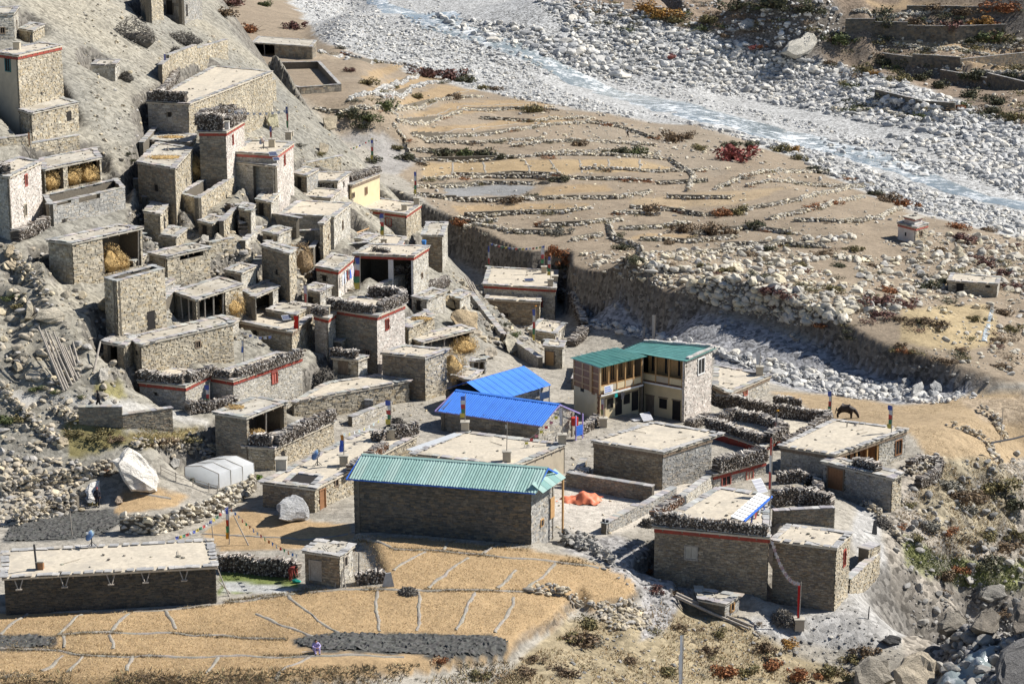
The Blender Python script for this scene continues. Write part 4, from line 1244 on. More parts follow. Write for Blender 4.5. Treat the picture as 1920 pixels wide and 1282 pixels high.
def finish_guesthouse():
    gL.build(); gR.build()
    H2 = (gL.zt - gL.z0) / 2
    zm = gL.z0 + H2
    P0, P1, d, n = gL.face('L'); ln = (P1 - P0).length
    MB().box((P0.x + n.x * .005, P0.y + n.y * .005, zm), tuple(d * ln), tuple(n * .06), (0, 0, H2 - .01)).build("timber_boarding", M_BROWN, gL.e)
    for k in range(4):
        q = P0 + d * (ln * k / 3 - (.12 if k == 3 else 0)) + n * .066
        MB().box((q.x, q.y, zm), tuple(d * .18), tuple(n * .05), (0, 0, H2 - .02)).build("timber_batten", M_PINE, gL.e)
    for k in range(4):
        q = P0 + n * .07
        MB().box((q.x, q.y, zm + .45 + k * (H2 - .6) / 3), tuple(d * ln), tuple(n * .04), (0, 0, .14)).build("timber_rail", M_PINE, gL.e)
    cs = MB(); z = gL.z0 - .3; k = 0
    while z < zm - .3:
        w = .5 if k % 2 else .3
        q = P1 + n * .006
        cs.box((q.x - d.x * w, q.y - d.y * w, z), tuple(d * (w + .02)), tuple(n * .03), (0, 0, .26), vary((.22, .11, .06), .15)); z += .28; k += 1
    cs.build("painted_quoins", M_SLATE, gL.e, kind='stuff')
    def gallery(h, f, a, b, lower, bays, depth=1.15):
        P0, P1, d, n = h.face(f); ln = (P1 - P0).length
        A = P0 + d * (ln * a); w = ln * (b - a)
        In = A - n * depth
        Lo = A - n * .4
        MB().box((Lo.x, Lo.y, h.z0 - .8), tuple(d * w), tuple(-n * .3), (0, 0, zm - h.z0 + .8)).build("ground_floor_wall", lower, h.e)
        MB().box((In.x, In.y, zm), tuple(d * w), tuple(-n * .3), (0, 0, h.zt - zm - .01)).build("upper_floor_wall", M_PINE, h.e)
        MB().box((In.x, In.y, zm - .2), tuple(d * w), tuple(n * (depth + .12)), (0, 0, .2)).build("balcony_floor", M_BROWN, h.e)
        q = A + n * .13
        MB().box((q.x, q.y, zm - .22), tuple(d * w), tuple(n * .05), (0, 0, .16)).build("balcony_edge_board", M_WHITEPAINT, h.e)
        for k in range(bays + 1):
            q = A + d * ((w - .12) * k / bays)
            MB().box((q.x, q.y, zm), tuple(d * .12), tuple(-n * .12), (0, 0, h.zt - zm - .005)).build("balcony_post", M_PINE, h.e)
            if k < bays:
                q = A + d * ((w - .12) * k / bays + .14); bw = (w - .12) / bays - .16
                r = MB().box((q.x - n.x * .03, q.y - n.y * .03, zm + .08), tuple(d * bw), tuple(-n * .05), (0, 0, .62)).build("balcony_panel", M_PLASTER if k % 2 else M_CREAM, h.e)
                MB().box((q.x - n.x * .02, q.y - n.y * .02, zm + .72), tuple(d * bw), tuple(-n * .08), (0, 0, .08)).build("handrail", M_PINE, r)
                q2 = In + d * ((w - .12) * (k + .25) / bays) + n * .004
                wn = MB().box((q2.x, q2.y, zm + .75), tuple(d * (bw * .5)), tuple(n * .03), (0, 0, h.zt - zm - 1.0)).build("window", M_DARK, h.e)
                fr = MB()
                for s in (0, .5, 1):
                    q3 = q2 + d * (bw * .5 * s - .03) + n * .032
                    fr.box((q3.x, q3.y, zm + .75), tuple(d * .06), tuple(n * .03), (0, 0, h.zt - zm - 1.0))
                fr.build("frame", M_PINE, wn)
                q2 = Lo + d * ((w - .12) * (k + .2) / bays) + n * .004
                if k % 2 == 0:
                    dz = MB().box((q2.x, q2.y, h.z0), tuple(d * .95), tuple(n * .03), (0, 0, 1.95)).build("door", M_DARK if k else M_WOOD, h.e)
                else:
                    dz = MB().box((q2.x, q2.y, h.z0 + .9), tuple(d * .9), tuple(n * .03), (0, 0, 1.0)).build("window", M_DARK, h.e)
                MB().box((q2.x - d.x * .09, q2.y - d.y * .09, h.z0 + 1.96), tuple(d * 1.1), tuple(n * .07), (0, 0, .1)).build("lintel", M_WOOD, dz)
    gallery(gL, 'R', 0.0, 0.98, M_CREAM, 5)
    gallery(gR, 'L', 0.28, 0.97, M_CREAM, 3)
    for h in (gL, gR):
        j = MB()
        for k in range(1, 9):
            a = h.F.lerp(h.R, k / 9); b = h.L.lerp(h.B, k / 9)
            a = Vector((a.x, a.y, h.z1 + .05)); b = Vector((b.x, b.y, h.z1 + .05))
            dd = (h.R - h.F).normalized()
            j.box(a - dd * .02, b - a, dd * .04, (0, 0, .035))
        j.build("sheet_seams", M_TEAL, h.roof_obj)
    a, b = gR.edge('R', 'B', 0), gR.edge('R', 'B', 1)
    cp = MB(); dd = (b - a).normalized(); nn = Vector((-dd.y, dd.x, 0)); s = 0
    while s < (b - a).length - .3:
        w = rng.uniform(.4, .6); q = a + dd * s
        cp.box((q.x, q.y, gR.z1 + .02), tuple(dd * w * .95), tuple(nn * .45), (0, 0, rng.uniform(.2, .3)), vary(SLATE_COLS[2], .15)); s += w
    a, b = gR.edge('F', 'R', .1), gR.edge('F', 'R', 1); dd = (b - a).normalized(); nn = Vector((-dd.y, dd.x, 0)); s = 0
    while s < (b - a).length - .3:
        w = rng.uniform(.4, .6); q = a + dd * s
        cp.box((q.x, q.y, gR.z1 + .02), tuple(dd * w * .95), tuple(nn * .35), (0, 0, rng.uniform(.12, .2)), vary(SLATE_COLS[2], .15)); s += w
    cp.build("parapet_stones", M_SLATE, gR.roof_obj, kind='stuff')
    P0, P1, d, n = gL.face('R')
    sg = MB().box(tuple(P0 + d * .35 + n * .2 + Vector((0, 0, zm - gL.z1 + .02))), tuple(d * 1.25), tuple(n * .03), (0, 0, .75)).build("balcony_sign", M_WHITEPAINT, gL.e)
    bt = MB()
    for k in range(3):
        q = P0 + d * .45 + n * .232
        bt.box((q.x, q.y, zm + .14 + .2 * k), tuple(d * (1.0 - .12 * k)), tuple(n * .004), (0, 0, .09))
    bt.build("printed_bands", M_BLUEPAINT, sg)

GH = hit(410, 915)
level([(346, 895), (410, 915), (477, 893), (412, 874)], GH.z - .02, 2.5)
ch = House("shrine", "small square cream and ochre shrine with two stone tiers at the edge of the fields", "shrine", (1717, 426), (1682, 417), (1742, 419), 458, tone='rubble', shade='white', plaster={'L': M_WHITE}, roof=M_CLAYGREY, trim=M_PINK, thick=.25)
ch.carve()
def finish_shrine():
    ch.build()
    c = (ch.F + ch.B) / 2; e1 = (ch.L - ch.F) * .28; e2 = (ch.R - ch.F) * .28
    o = Vector((c.x, c.y, ch.z1 + .04))
    MB().box(o - e1 - e2, e1 * 2, e2 * 2, (0, 0, .75)).build("upper_tier", M_WHITE, ch.e)
    MB().box(o - e1 * 1.25 - e2 * 1.25 + Vector((0, 0, .75)), e1 * 2.5, e2 * 2.5, (0, 0, .16)).build("upper_slab", M_CLAYGREY, ch.e)
    MB().box(o - e1 * 1.05 - e2 * 1.05 + Vector((0, 0, .52)), e1 * 2.1, e2 * 2.1, (0, 0, .22)).build("painted_band", M_PINK, ch.e)
    mb = MB(); add_rocks(mb, np.array([[o.x, o.y, o.z + .95], [o.x + .4, o.y + .2, o.z + .93], [o.x - .4, o.y, o.z + .93]]), np.array([.3, .2, .22]), rock_colors('dark', 3), ROCK_M); mb.build("cap_stones", M_ROCK, ch.e, kind='stuff')
TAN, GOLD, EARTH, SCREE = (.262, .212, .155), (.325, .24, .145), (.315, .29, .245), (.232, .217, .18)
FIELDS_FAR = [(640, 250), (560, 180), (470, 110), (400, 60), (380, -30), (520, -30), (600, 75), (780, 140), (960, 185), (1180, 222), (1380, 262), (1500, 300), (1580, 340), (1700, 395), (1860, 435), (1990, 460),
              (1990, 720), (1880, 716), (1750, 691), (1600, 651), (1400, 593), (1250, 561), (1080, 504), (1040, 489), (860, 429), (700, 290)]
RIVERBED = [(500, -60), (600, 75), (780, 140), (960, 185), (1180, 222), (1380, 262), (1500, 300), (1580, 340), (1700, 395), (1860, 435), (2050, 480), (2050, 300), (1920, 240), (1800, 190), (1650, 140), (1480, 100), (1300, 55), (1200, 36), (1080, 18), (1000, -60)]
STREAMBED = [(1060, 570), (1110, 615), (1180, 632), (1340, 655), (1340, 690), (1450, 722), (1560, 745), (1680, 758), (1760, 756), (1872, 722), (1750, 698), (1600, 660), (1400, 605), (1250, 575), (1120, 545)]
FG_FIELD = PLATFORMS[0][0]
ZONES = [  # outline in photo pixels, soil colour, pebbles, soft edge in pixels
    (FIELDS_FAR, TAN, .15, 8), (RIVERBED, (.30, .30, .29), 1.0, 8), (STREAMBED, (.235, .235, .24), .8, 5),
    ([(1040, -60), (1080, 18), (1200, 36), (1300, 55), (1480, 100), (1650, 140), (1800, 190), (2050, 300), (2050, -80)], (.205, .16, .118), .5, 10),
    ([(690, 135), (735, 122), (760, 124), (680, 165)], GOLD, .1, 4), ([(690, 168), (780, 138), (850, 150), (705, 178)], GOLD, .1, 4), ([(745, 190), (830, 160), (900, 168), (765, 202)], GOLD, .1, 4),
    ([(750, 220), (850, 192), (1010, 188), (1040, 202), (850, 215)], GOLD, .1, 4), ([(770, 243), (900, 232), (1050, 214), (1080, 226), (770, 254)], GOLD, .1, 4),
    ([(790, 306), (1010, 300), (1262, 298), (1275, 322), (1000, 328), (790, 334)], (.36, .27, .16), .05, 3), ([(830, 350), (960, 345), (1005, 352), (960, 366), (840, 369)], (.24, .24, .235), .1, 4),
    ([(1015, 352), (1130, 345), (1145, 360), (1000, 368)], GOLD, .1, 4), ([(850, 386), (1100, 381), (1080, 398), (860, 403)], GOLD, .1, 4), ([(1180, 376), (1340, 360), (1480, 350), (1380, 386), (1200, 392)], (.33, .255, .165), .1, 5),
    ([(1220, 436), (1310, 440), (1300, 452), (1180, 450)], GOLD, .1, 4), ([(640, 255), (720, 250), (790, 300), (740, 330), (690, 320), (700, 290)], (.28, .265, .245), .2, 8),
    ([(1080, 240), (1300, 232), (1420, 270), (1350, 330), (1150, 290)], (.27, .225, .17), .1, 8),
    ([(1610, 5), (1640, 12), (1820, 23), (1845, 15), (1700, 3)], (.37, .275, .17), .1, 3), ([(1680, 80), (1750, 92), (1925, 103), (1925, 84), (1700, 76)], (.37, .275, .17), .1, 3), ([(1775, 114), (1850, 126), (1925, 138), (1925, 122)], (.37, .275, .17), .1, 3),
    ([(1450, 735), (1560, 742), (1690, 760), (1780, 750), (1850, 735), (1990, 740), (1990, 850), (1860, 880), (1740, 862), (1700, 812), (1560, 790)], (.35, .265, .165), .15, 8),
    ([(1800, 745), (1990, 745), (1990, 800), (1850, 790)], (.32, .255, .18), .4, 8),
    ([(1690, 580), (1850, 570), (1880, 640), (1800, 660), (1690, 640)], (.36, .285, .17), .2, 8),
    ([(1680, 880), (1760, 858), (1860, 880), (1990, 830), (1990, 1300), (1700, 1300), (1700, 1180), (1665, 1100), (1660, 1000)], (.235, .21, .175), .8, 10),
    ([(1690, 1000), (1760, 1040), (1850, 1060), (1990, 1050), (1990, 1110), (1800, 1100), (1700, 1060)], (.19, .195, .085), .5, 10),
    ([(1740, 860), (1850, 860), (1920, 900), (1900, 1000), (1800, 1030), (1720, 960)], (.25, .215, .15), .6, 14),
    ([(980, 1240), (1060, 1160), (1190, 1160), (1290, 1110), (1420, 1180), (1500, 1230), (1700, 1300), (900, 1300)], (.29, .24, .155), .35, 10),
    ([(1600, 945), (1640, 960), (1665, 1050), (1665, 1120), (1710, 1180), (1690, 1215), (1560, 1215), (1420, 1190), (1400, 1160), (1560, 1150), (1600, 1080)], (.34, .33, .31), .4, 8),
    ([(1050, 1030), (1150, 1000), (1235, 1030), (1285, 1095), (1290, 1115), (1240, 1190), (1205, 1200), (1205, 1110), (1130, 1056)], (.27, .26, .25), .6, 8),
    ([(1040, 900), (1300, 900), (1240, 975), (1100, 1010), (1035, 985)], (.46, .42, .36), .2, 6),
    ([(1340, 768), (1440, 785), (1550, 797), (1465, 838), (1430, 800), (1340, 785)], (.50, .45, .36), .1, 4),
    (FG_FIELD, (.385, .272, .152), .05, 4),
    ([(380, 1000), (460, 953), (560, 975), (660, 985), (665, 1010), (565, 1028), (420, 1032)], (.385, .272, .152), .1, 4), ([(215, 926), (300, 918), (352, 930), (335, 952), (210, 968)], (.385, .272, .152), .1, 4),
    ([(-30, 1190), (60, 1189), (107, 1192), (100, 1213), (40, 1218), (-30, 1217)], (.072, .07, .065), .3, 2), ([(545, 1197), (600, 1187), (800, 1186), (930, 1190), (962, 1208), (945, 1236), (830, 1240), (770, 1228), (600, 1222), (555, 1212)], (.072, .072, .066), .5, 1.5),
    ([(0, 1016), (15, 985), (100, 958), (205, 954), (238, 980), (180, 1006), (120, 1014)], (.105, .105, .10), .3, 2),
    ([(408, 1072), (440, 1066), (530, 1070), (562, 1098), (480, 1112), (412, 1116)], (.17, .20, .07), .2, 3), ([(415, 1092), (540, 1100), (560, 1110), (420, 1112)], (.42, .42, .40), .2, 3),
    ([(120, 800), (165, 770), (230, 800), (245, 830), (135, 862)], (.19, .165, .075), .3, 8), ([(235, 812), (390, 802), (385, 826), (250, 840)], (.20, .165, .08), .3, 6), ([(170, 715), (220, 715), (232, 745), (175, 748)], (.20, .18, .085), .3, 5),
    ([(0, 735), (200, 745), (330, 770), (430, 800), (420, 806), (300, 782), (0, 752)], (.40, .385, .35), .2, 4),
    ([(1770, 1170), (1900, 1150), (1990, 1180), (1990, 1300), (1700, 1300), (1740, 1240)], (.20, .19, .18), 1.0, 8),
]

def paint_ground():
    U, Vp = proj(GXX, GYY, ZG)
    Uw = U + fbm(GXX, GYY, 5.0, 3, 41) * 16
    Vw = Vp + fbm(GXX, GYY, 5.0, 3, 47) * 6
    C = np.broadcast_to(np.array(EARTH), (*U.shape, 3)).copy()
    S = np.full(U.shape, 0.25)
    hz = hill(GXX, GYY)
    k = np.clip(hz / 3, 0, 1)[..., None]
    hillc = np.array(SCREE) + np.clip(fbm(GXX, GYY, 14, 4, 61), -.5, .5)[..., None] * np.array([.07, .055, .03])
    C = C * (1 - k) + hillc * k
    S = S * (1 - k[..., 0]) + 0.45 * k[..., 0]
    for poly, col, sp, fe in ZONES:
        us = [p[0] for p in poly]; vs = [p[1] for p in poly]
        m = (Uw > min(us) - 25) & (Uw < max(us) + 25) & (Vw > min(vs) - 25) & (Vw < max(vs) + 25)
        if not m.any(): continue
        u, v = Uw[m], Vw[m]
        d = seg_dist(u, v, poly, True)
        d = np.where(in_poly(u, v, poly), d, -d)
        w = smooth(d / fe + 0.5)[:, None]
        if poly is FIELDS_FAR or poly is RIVERBED:
            w = w * (1 - np.clip(hz[m] / 3, 0, 1))[:, None]
        C[m] = C[m] * (1 - w) + np.array(col) * w
        S[m] = S[m] * (1 - w[:, 0]) + sp * w[:, 0]
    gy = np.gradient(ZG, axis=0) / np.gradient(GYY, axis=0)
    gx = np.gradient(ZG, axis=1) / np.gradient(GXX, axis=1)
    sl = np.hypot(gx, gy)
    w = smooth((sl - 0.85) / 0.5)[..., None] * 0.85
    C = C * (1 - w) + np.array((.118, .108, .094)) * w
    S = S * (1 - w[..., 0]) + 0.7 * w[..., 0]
    C *= (1 + 0.16 * fbm(GXX, GYY, 9.0, 4, 71))[..., None] * np.array([1.0, 1.0, 1.0])
    return np.clip(C, .02, .8), S

def build_ground():
    idx = np.arange(NROW * NCOL).reshape(NROW, NCOL)
    Q = np.stack([idx[:-1, :-1], idx[:-1, 1:], idx[1:, 1:], idx[1:, :-1]], -1).reshape(-1, 4)
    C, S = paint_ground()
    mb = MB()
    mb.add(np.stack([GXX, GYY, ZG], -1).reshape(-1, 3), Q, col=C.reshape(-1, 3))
    me = mb.mesh("ground", M_GROUND, (0, 0, 0), True)
    at = me.attributes.new("speck", 'FLOAT', 'POINT')
    at.data.foreach_set("value", S.astype(np.float32).ravel())
    return tag(link_mesh("ground", me), kind='structure')
build_ground()

def tilled(px):
    wp = [tuple(q[:2]) for q in hits([p[0] for p in px], [p[1] for p in px])]
    xs = [p[0] for p in wp]; ys = [p[1] for p in wp]
    st = .16
    X, Y = np.meshgrid(np.arange(min(xs), max(xs), st), np.arange(min(ys), max(ys), st))
    X = X + rng.uniform(-.05, .05, X.shape); Y = Y + rng.uniform(-.05, .05, Y.shape)
    d = seg_dist(X, Y, wp, True); ins = in_poly(X, Y, wp) & (d > .12 + .25 * np.abs(fbm(X, Y, .8, 2, 3)))
    Z = grid_at(X, Y) + .02 + rng.uniform(0, 1, X.shape) ** 3 * .16 + fbm(X, Y, 1.2, 2, 8) * .10
    idx = np.arange(X.size).reshape(X.shape)
    q = np.stack([idx[:-1, :-1], idx[:-1, 1:], idx[1:, 1:], idx[1:, :-1]], -1)[ins[:-1, :-1] & ins[1:, 1:] & ins[1:, :-1] & ins[:-1, 1:]]
    C = vary((.085, .084, .078), .35, X.size)
    tag(link_mesh("tilled_soil", MB().add(np.stack([X, Y, Z], -1).reshape(-1, 3), q.reshape(-1, 4), col=C).mesh("tilled_soil", M_LEAF)), kind='structure')
for z_ in ZONES:
    if max(z_[1]) < .11: tilled(z_[0])

def water_sheet(name, left, right, n=60, lift=0.2, wob=0.25):
    """water between two banks given as pixel polylines; follows the bed a little above the ground"""
    A = hits([p[0] for p in left], [p[1] for p in left]); B = hits([p[0] for p in right], [p[1] for p in right])
    def res(P):
        s = np.concatenate([[0], np.cumsum(np.linalg.norm(np.diff(P[:, :2], axis=0), axis=1))])
        t = np.linspace(0, s[-1], n)
        return np.stack([np.interp(t, s, P[:, k]) for k in range(3)], 1)
    A, B = res(A), res(B)
    w = 14
    G = np.stack([A * (1 - k / w) + B * (k / w) for k in range(w + 1)], 1)
    zz = grid_at(G[..., 0], G[..., 1])
    ed = np.abs(np.linspace(-1, 1, w + 1))[None, :] ** 4
    zz = zz + lift * (1 - 3.2 * ed) + fbm(G[..., 0], G[..., 1], 4.0, 3, 81) * wob
    G[..., 2] = zz
    idx = np.arange(n * (w + 1)).reshape(n, w + 1)
    Q = np.stack([idx[:-1, :-1], idx[:-1, 1:], idx[1:, 1:], idx[1:, :-1]], -1).reshape(-1, 4)
    mb = MB().add(G.reshape(-1, 3), Q)
    return tag(link_mesh(name, mb.mesh(name, M_WATER, (0, 0, 0), True)), kind='structure')

water_sheet("river", [(640, -40), (690, 10), (745, 45), (830, 68), (930, 98), (1000, 124), (1060, 156), (1130, 180), (1190, 206), (1260, 222), (1340, 238), (1440, 263), (1560, 292), (1640, 318), (1720, 345), (1800, 372), (1960, 405)],
            [(720, -40), (740, 8), (800, 25), (900, 52), (990, 78), (1060, 118), (1120, 148), (1160, 166), (1240, 182), (1340, 204), (1440, 228), (1560, 256), (1660, 282), (1740, 312), (1790, 340), (1850, 362), (1990, 392)])
water_sheet("brook", [(1730, 1300), (1770, 1265), (1800, 1240), (1815, 1222), (1860, 1205)], [(1830, 1310), (1850, 1270), (1868, 1240), (1875, 1222), (1890, 1208)], n=24, wob=.35)
water_sheet("side_stream", [(1838, 640), (1846, 610), (1852, 590), (1856, 572)], [(1852, 640), (1858, 610), (1863, 590), (1866, 572)], n=14, lift=.06, wob=.1)

ROCKCOL = {'river': [(.56, .55, .52), (.50, .49, .46), (.62, .60, .55), (.42, .42, .41), (.66, .62, .54), (.36, .36, .35)],
           'field': [(.54, .49, .39), (.50, .46, .38), (.58, .53, .43), (.42, .39, .33), (.60, .53, .38), (.46, .44, .40)],
           'hill': [(.44, .38, .29), (.40, .35, .27), (.50, .43, .31), (.33, .30, .25), (.36, .34, .31), (.53, .45, .31)],
           'dark': [(.27, .26, .24), (.22, .215, .20), (.31, .295, .27), (.36, .34, .30)]}

def rock_colors(fam, n):
    T = np.array(ROCKCOL[fam])
    return np.clip(T[rng.integers(0, len(T), n)] * rng.uniform(.88, 1.14, (n, 1)), 0, .8)

def in_poly_samples(poly, n):
    us = [p[0] for p in poly]; vs = [p[1] for p in poly]
    out = []
    while sum(len(o) for o in out) < n:
        u = rng.uniform(min(us), max(us), 4 * n); v = rng.uniform(min(vs), max(vs), 4 * n)
        k = in_poly(u, v, poly)
        out.append(np.stack([u[k], v[k]], 1))
    return np.concatenate(out)[:n]

HOUSE_QUADS = [[tuple(p[:2]) for p in h.quad(-0.3)] for h in House.ALL]
def free_of_houses(P):
    ok = np.ones(len(P), bool)
    for q in HOUSE_QUADS:
        ok &= ~in_poly(P[:, 0], P[:, 1], q)
    return ok

BIG = []       # candidates for boulders of their own: (size in pixels, point, radius, colour, family)
SPREADS = [
    ([(1000, 70), (1060, 100), (1180, 150), (1340, 190), (1560, 240), (1740, 295), (1960, 370), (1960, 385), (1740, 312), (1560, 256), (1340, 206), (1180, 168), (1060, 125), (990, 90)], 1500, .12, .6, 2.0, 'river', "river_stones"),
    ([(1000, -30), (1080, 18), (1200, 36), (1480, 100), (1600, 125), (1300, 60), (1150, 10)], 700, .15, .8, 2.0, 'river', "river_stones"),
    ([(540, -30), (760, -30), (900, 40), (1060, 90), (1180, 140), (1340, 185), (1300, 175), (1100, 150), (900, 110), (700, 30)], 900, .14, .6, 2.0, 'river', "river_stones"),
    ([(560, 780), (700, 700), (1060, 640), (1320, 700), (1450, 760), (1560, 840), (1640, 960), (1200, 1010), (1060, 1010), (700, 820)], 1500, .03, .16, 2.0, 'hill', "village_stones"),
    ([(240, 380), (480, 400), (640, 480), (740, 640), (560, 660), (400, 640), (200, 560)], 2600, .06, .35, 2.2, 'hill', "hill_stones"),
    ([(620, 680), (820, 690), (800, 780), (600, 800)], 300, .05, .2, 2.2, 'hill', "hill_stones"),
    ([(960, 180), (1180, 220), (1400, 270), (1590, 350), (1500, 360), (1250, 300), (1000, 260)], 900, .10, .5, 2.0, 'field', "field_stones"),
    ([(700, 30), (770, 30), (900, 75), (1000, 110), (1060, 150), (980, 130), (830, 72), (745, 50)], 300, .2, .8, 1.8, 'river', "river_stones"),  # outline, how many, smallest and largest radius in metres, how strongly small ones prevail, rock family, name of the leftover mass
    ([(545, -20), (690, -20), (720, 40), (860, 85), (960, 120), (1050, 170), (1190, 212), (1180, 222), (960, 185), (780, 140), (600, 75)], 5600, .12, .6, 1.8, 'river', "river_stones"),
    ([(980, -20), (1080, 18), (1200, 36), (1480, 100), (1650, 140), (1800, 190), (1980, 260), (1980, 330), (1800, 262), (1700, 245), (1500, 205), (1330, 175), (1150, 130), (1070, 70)], 9000, .15, 1.2, 2.0, 'river', "river_stones"),
    ([(1180, 205), (1340, 240), (1500, 275), (1640, 320), (1760, 365), (1980, 415), (1980, 455), (1860, 432), (1700, 392), (1580, 338), (1480, 292), (1380, 258)], 3000, .14, .8, 2.0, 'river', "river_stones"),
    ([(1660, 255), (1800, 265), (1980, 330), (1980, 385), (1860, 345), (1790, 310), (1740, 280)], 2300, .15, 1.1, 2.0, 'river', "river_stones"),
    ([(1540, 262), (1640, 262), (1740, 290), (1780, 320), (1740, 340), (1640, 310), (1540, 285)], 320, .2, 1.0, 1.6, 'river', "river_stones"),
    ([(800, 28), (1000, 50), (1080, 80), (1140, 120), (1100, 135), (1000, 100), (900, 75)], 800, .2, 1.3, 1.8, 'river', "river_stones"),
    ([(1040, 65), (1140, 105), (1180, 150), (1120, 140), (1040, 95)], 260, .5, 2.0, 1.6, 'river', "river_stones"),
    ([(1200, 478), (1480, 445), (1700, 435), (1980, 445), (1980, 545), (1780, 560), (1650, 600), (1500, 612), (1380, 586), (1265, 548), (1212, 505)], 4800, .12, .85, 2.4, 'field', "field_stones"),
    ([(1080, 470), (1200, 470), (1250, 545), (1090, 500)], 160, .15, .5, 2, 'field', "field_stones"),
    ([(1740, 560), (1980, 540), (1980, 720), (1880, 700), (1750, 670)], 420, .12, .5, 2.2, 'field', "field_stones"),
    ([(640, 250), (800, 150), (1180, 225), (1580, 345), (1850, 440), (1200, 470), (860, 420)], 1500, .09, .4, 2.4, 'field', "field_stones"),
    ([(1095, 612), (1340, 662), (1460, 716), (1600, 748), (1750, 757), (1850, 742), (1760, 738), (1600, 706), (1450, 682), (1300, 642), (1120, 600)], 1700, .10, .6, 2.2, 'river', "stream_stones"),
    ([(1250, 636), (1420, 668), (1560, 706), (1660, 728), (1760, 746), (1700, 752), (1500, 722), (1340, 666)], 80, .25, .8, 1.8, 'river', "stream_stones"),
    ([(1050, 500), (1250, 562), (1400, 595), (1600, 652), (1880, 717), (1860, 722), (1600, 672), (1400, 615), (1240, 600), (1080, 560)], 170, .08, .45, 2.4, 'dark', "cliff_stones"),
    ([(1680, 30), (1920, 60), (1920, 240), (1800, 180), (1640, 130), (1560, 80)], 700, .2, .8, 2.2, 'field', "terrace_stones"),
    ([(1080, 15), (1200, 34), (1480, 95), (1600, 60), (1560, 0), (1080, -20)], 500, .3, 1.2, 2.2, 'river', "terrace_stones"),
    ([(0, 460), (90, 470), (240, 640), (330, 700), (150, 800), (0, 900)], 1000, .06, .6, 2.4, 'hill', "hill_stones"),
    ([(0, 860), (150, 860), (160, 960), (30, 985), (0, 990)], 420, .15, .4, 1.8, 'hill', "hill_stones"),
    ([(120, 0), (300, 0), (480, 110), (700, 300), (850, 470), (700, 460), (300, 330), (180, 300)], 2600, .05, .3, 2.4, 'hill', "hill_stones"),
    ([(830, 500), (940, 560), (1040, 640), (1000, 680), (860, 620)], 700, .08, .6, 1.8, 'hill', "hill_stones"),
    ([(380, 400), (470, 420), (470, 520), (400, 520)], 120, .15, .5, 1.6, 'hill', "hill_stones"),
    ([(1660, 950), (1760, 870), (1990, 840), (1990, 1230), (1720, 1200)], 1300, .07, .5, 2.6, 'dark', "gully_stones"),
    ([(1400, 1150), (1600, 1120), (1700, 1230), (1500, 1282), (1000, 1282), (1150, 1170)], 700, .05, .2, 2.4, 'dark', "gully_stones"),
    ([(1060, 1020), (1200, 1010), (1300, 1100), (1240, 1180), (1180, 1100)], 320, .05, .18, 2.2, 'dark', "gully_stones"),
    ([(1770, 1170), (1900, 1140), (1990, 1150), (1990, 1290), (1730, 1290)], 260, .15, .7, 2.0, 'dark', "gully_stones"),
    ([(1100, 1130), (1190, 1120), (1230, 1180), (1150, 1180)], 220, .12, .3, 1.6, 'hill', "bank_stones"),
]
_mass = {}
for poly, n, r0, r1, pw, fam, nm in SPREADS:
    px = in_poly_samples(poly, n)
    P = hits(px[:, 0], px[:, 1])
    ok = free_of_houses(P)
    if n > 400 and fam == 'field': ok &= fbm(P[:, 0], P[:, 1], 14.0, 3, 23) > -.34
    P = P[ok]; n = len(P)
    r = r0 * (r1 / r0) ** (rng.uniform(0, 1, n) ** (pw * 1.5))
    c = rock_colors(fam, n)
    dist = np.hypot(P[:, 1], P[:, 0])
    spx = 2 * r * FPX / dist
    _mass.setdefault(nm, []).append((P, r, c, spx, fam))

_all = [(s, P[i], r[i], c[i], nm) for nm, L in _mass.items() for (P, r, c, spx, fam) in L for i, s in enumerate(spx) if s > 11]
_all.sort(key=lambda q: -q[0])
_own = _all[:290]
_cut = _own[-1][0]
_meshes = []
for k, (V, T) in enumerate(ROCK_M):
    for fam in ('river', 'field', 'hill', 'dark'):
        pass
_rock_mesh = {}
def rock_mesh(fam, k):
    if (fam, k) not in _rock_mesh:
        V, T = ROCK_M[k]
        mb = MB().add(V, None, T, ROCKCOL[fam][k % len(ROCKCOL[fam])])
        _rock_mesh[(fam, k)] = mb.mesh("boulder", M_ROCK)
    return _rock_mesh[(fam, k)]
BLABEL = {"river_stones": ("pale rounded boulder lying in the rocky riverbed", "boulders in the riverbed", 'river'), "field_stones": ("yellowish boulder in the boulder strewn ground beyond the cliff", "boulders on the plateau", 'field'),
          "stream_stones": ("pale grey boulder in the dry side stream below the cliff", "boulders in the side stream", 'river'), "cliff_stones": ("boulder stuck in the shaded cliff face", "boulders in the cliff", 'dark'),
          "terrace_stones": ("boulder on the far river bank below the terraces", "boulders on the far bank", 'field'), "hill_stones": ("tan boulder on the slope of the village hill", "boulders on the village hill", 'hill'),
          "village_stones": ("stone in the village lanes", "stones in the village lanes", 'hill'),
          "gully_stones": ("dark grey boulder on the gully side at the lower right", "boulders in the gully", 'dark'), "bank_stones": ("stone in the bank below the stubble field", "stones in the field bank", 'hill')}
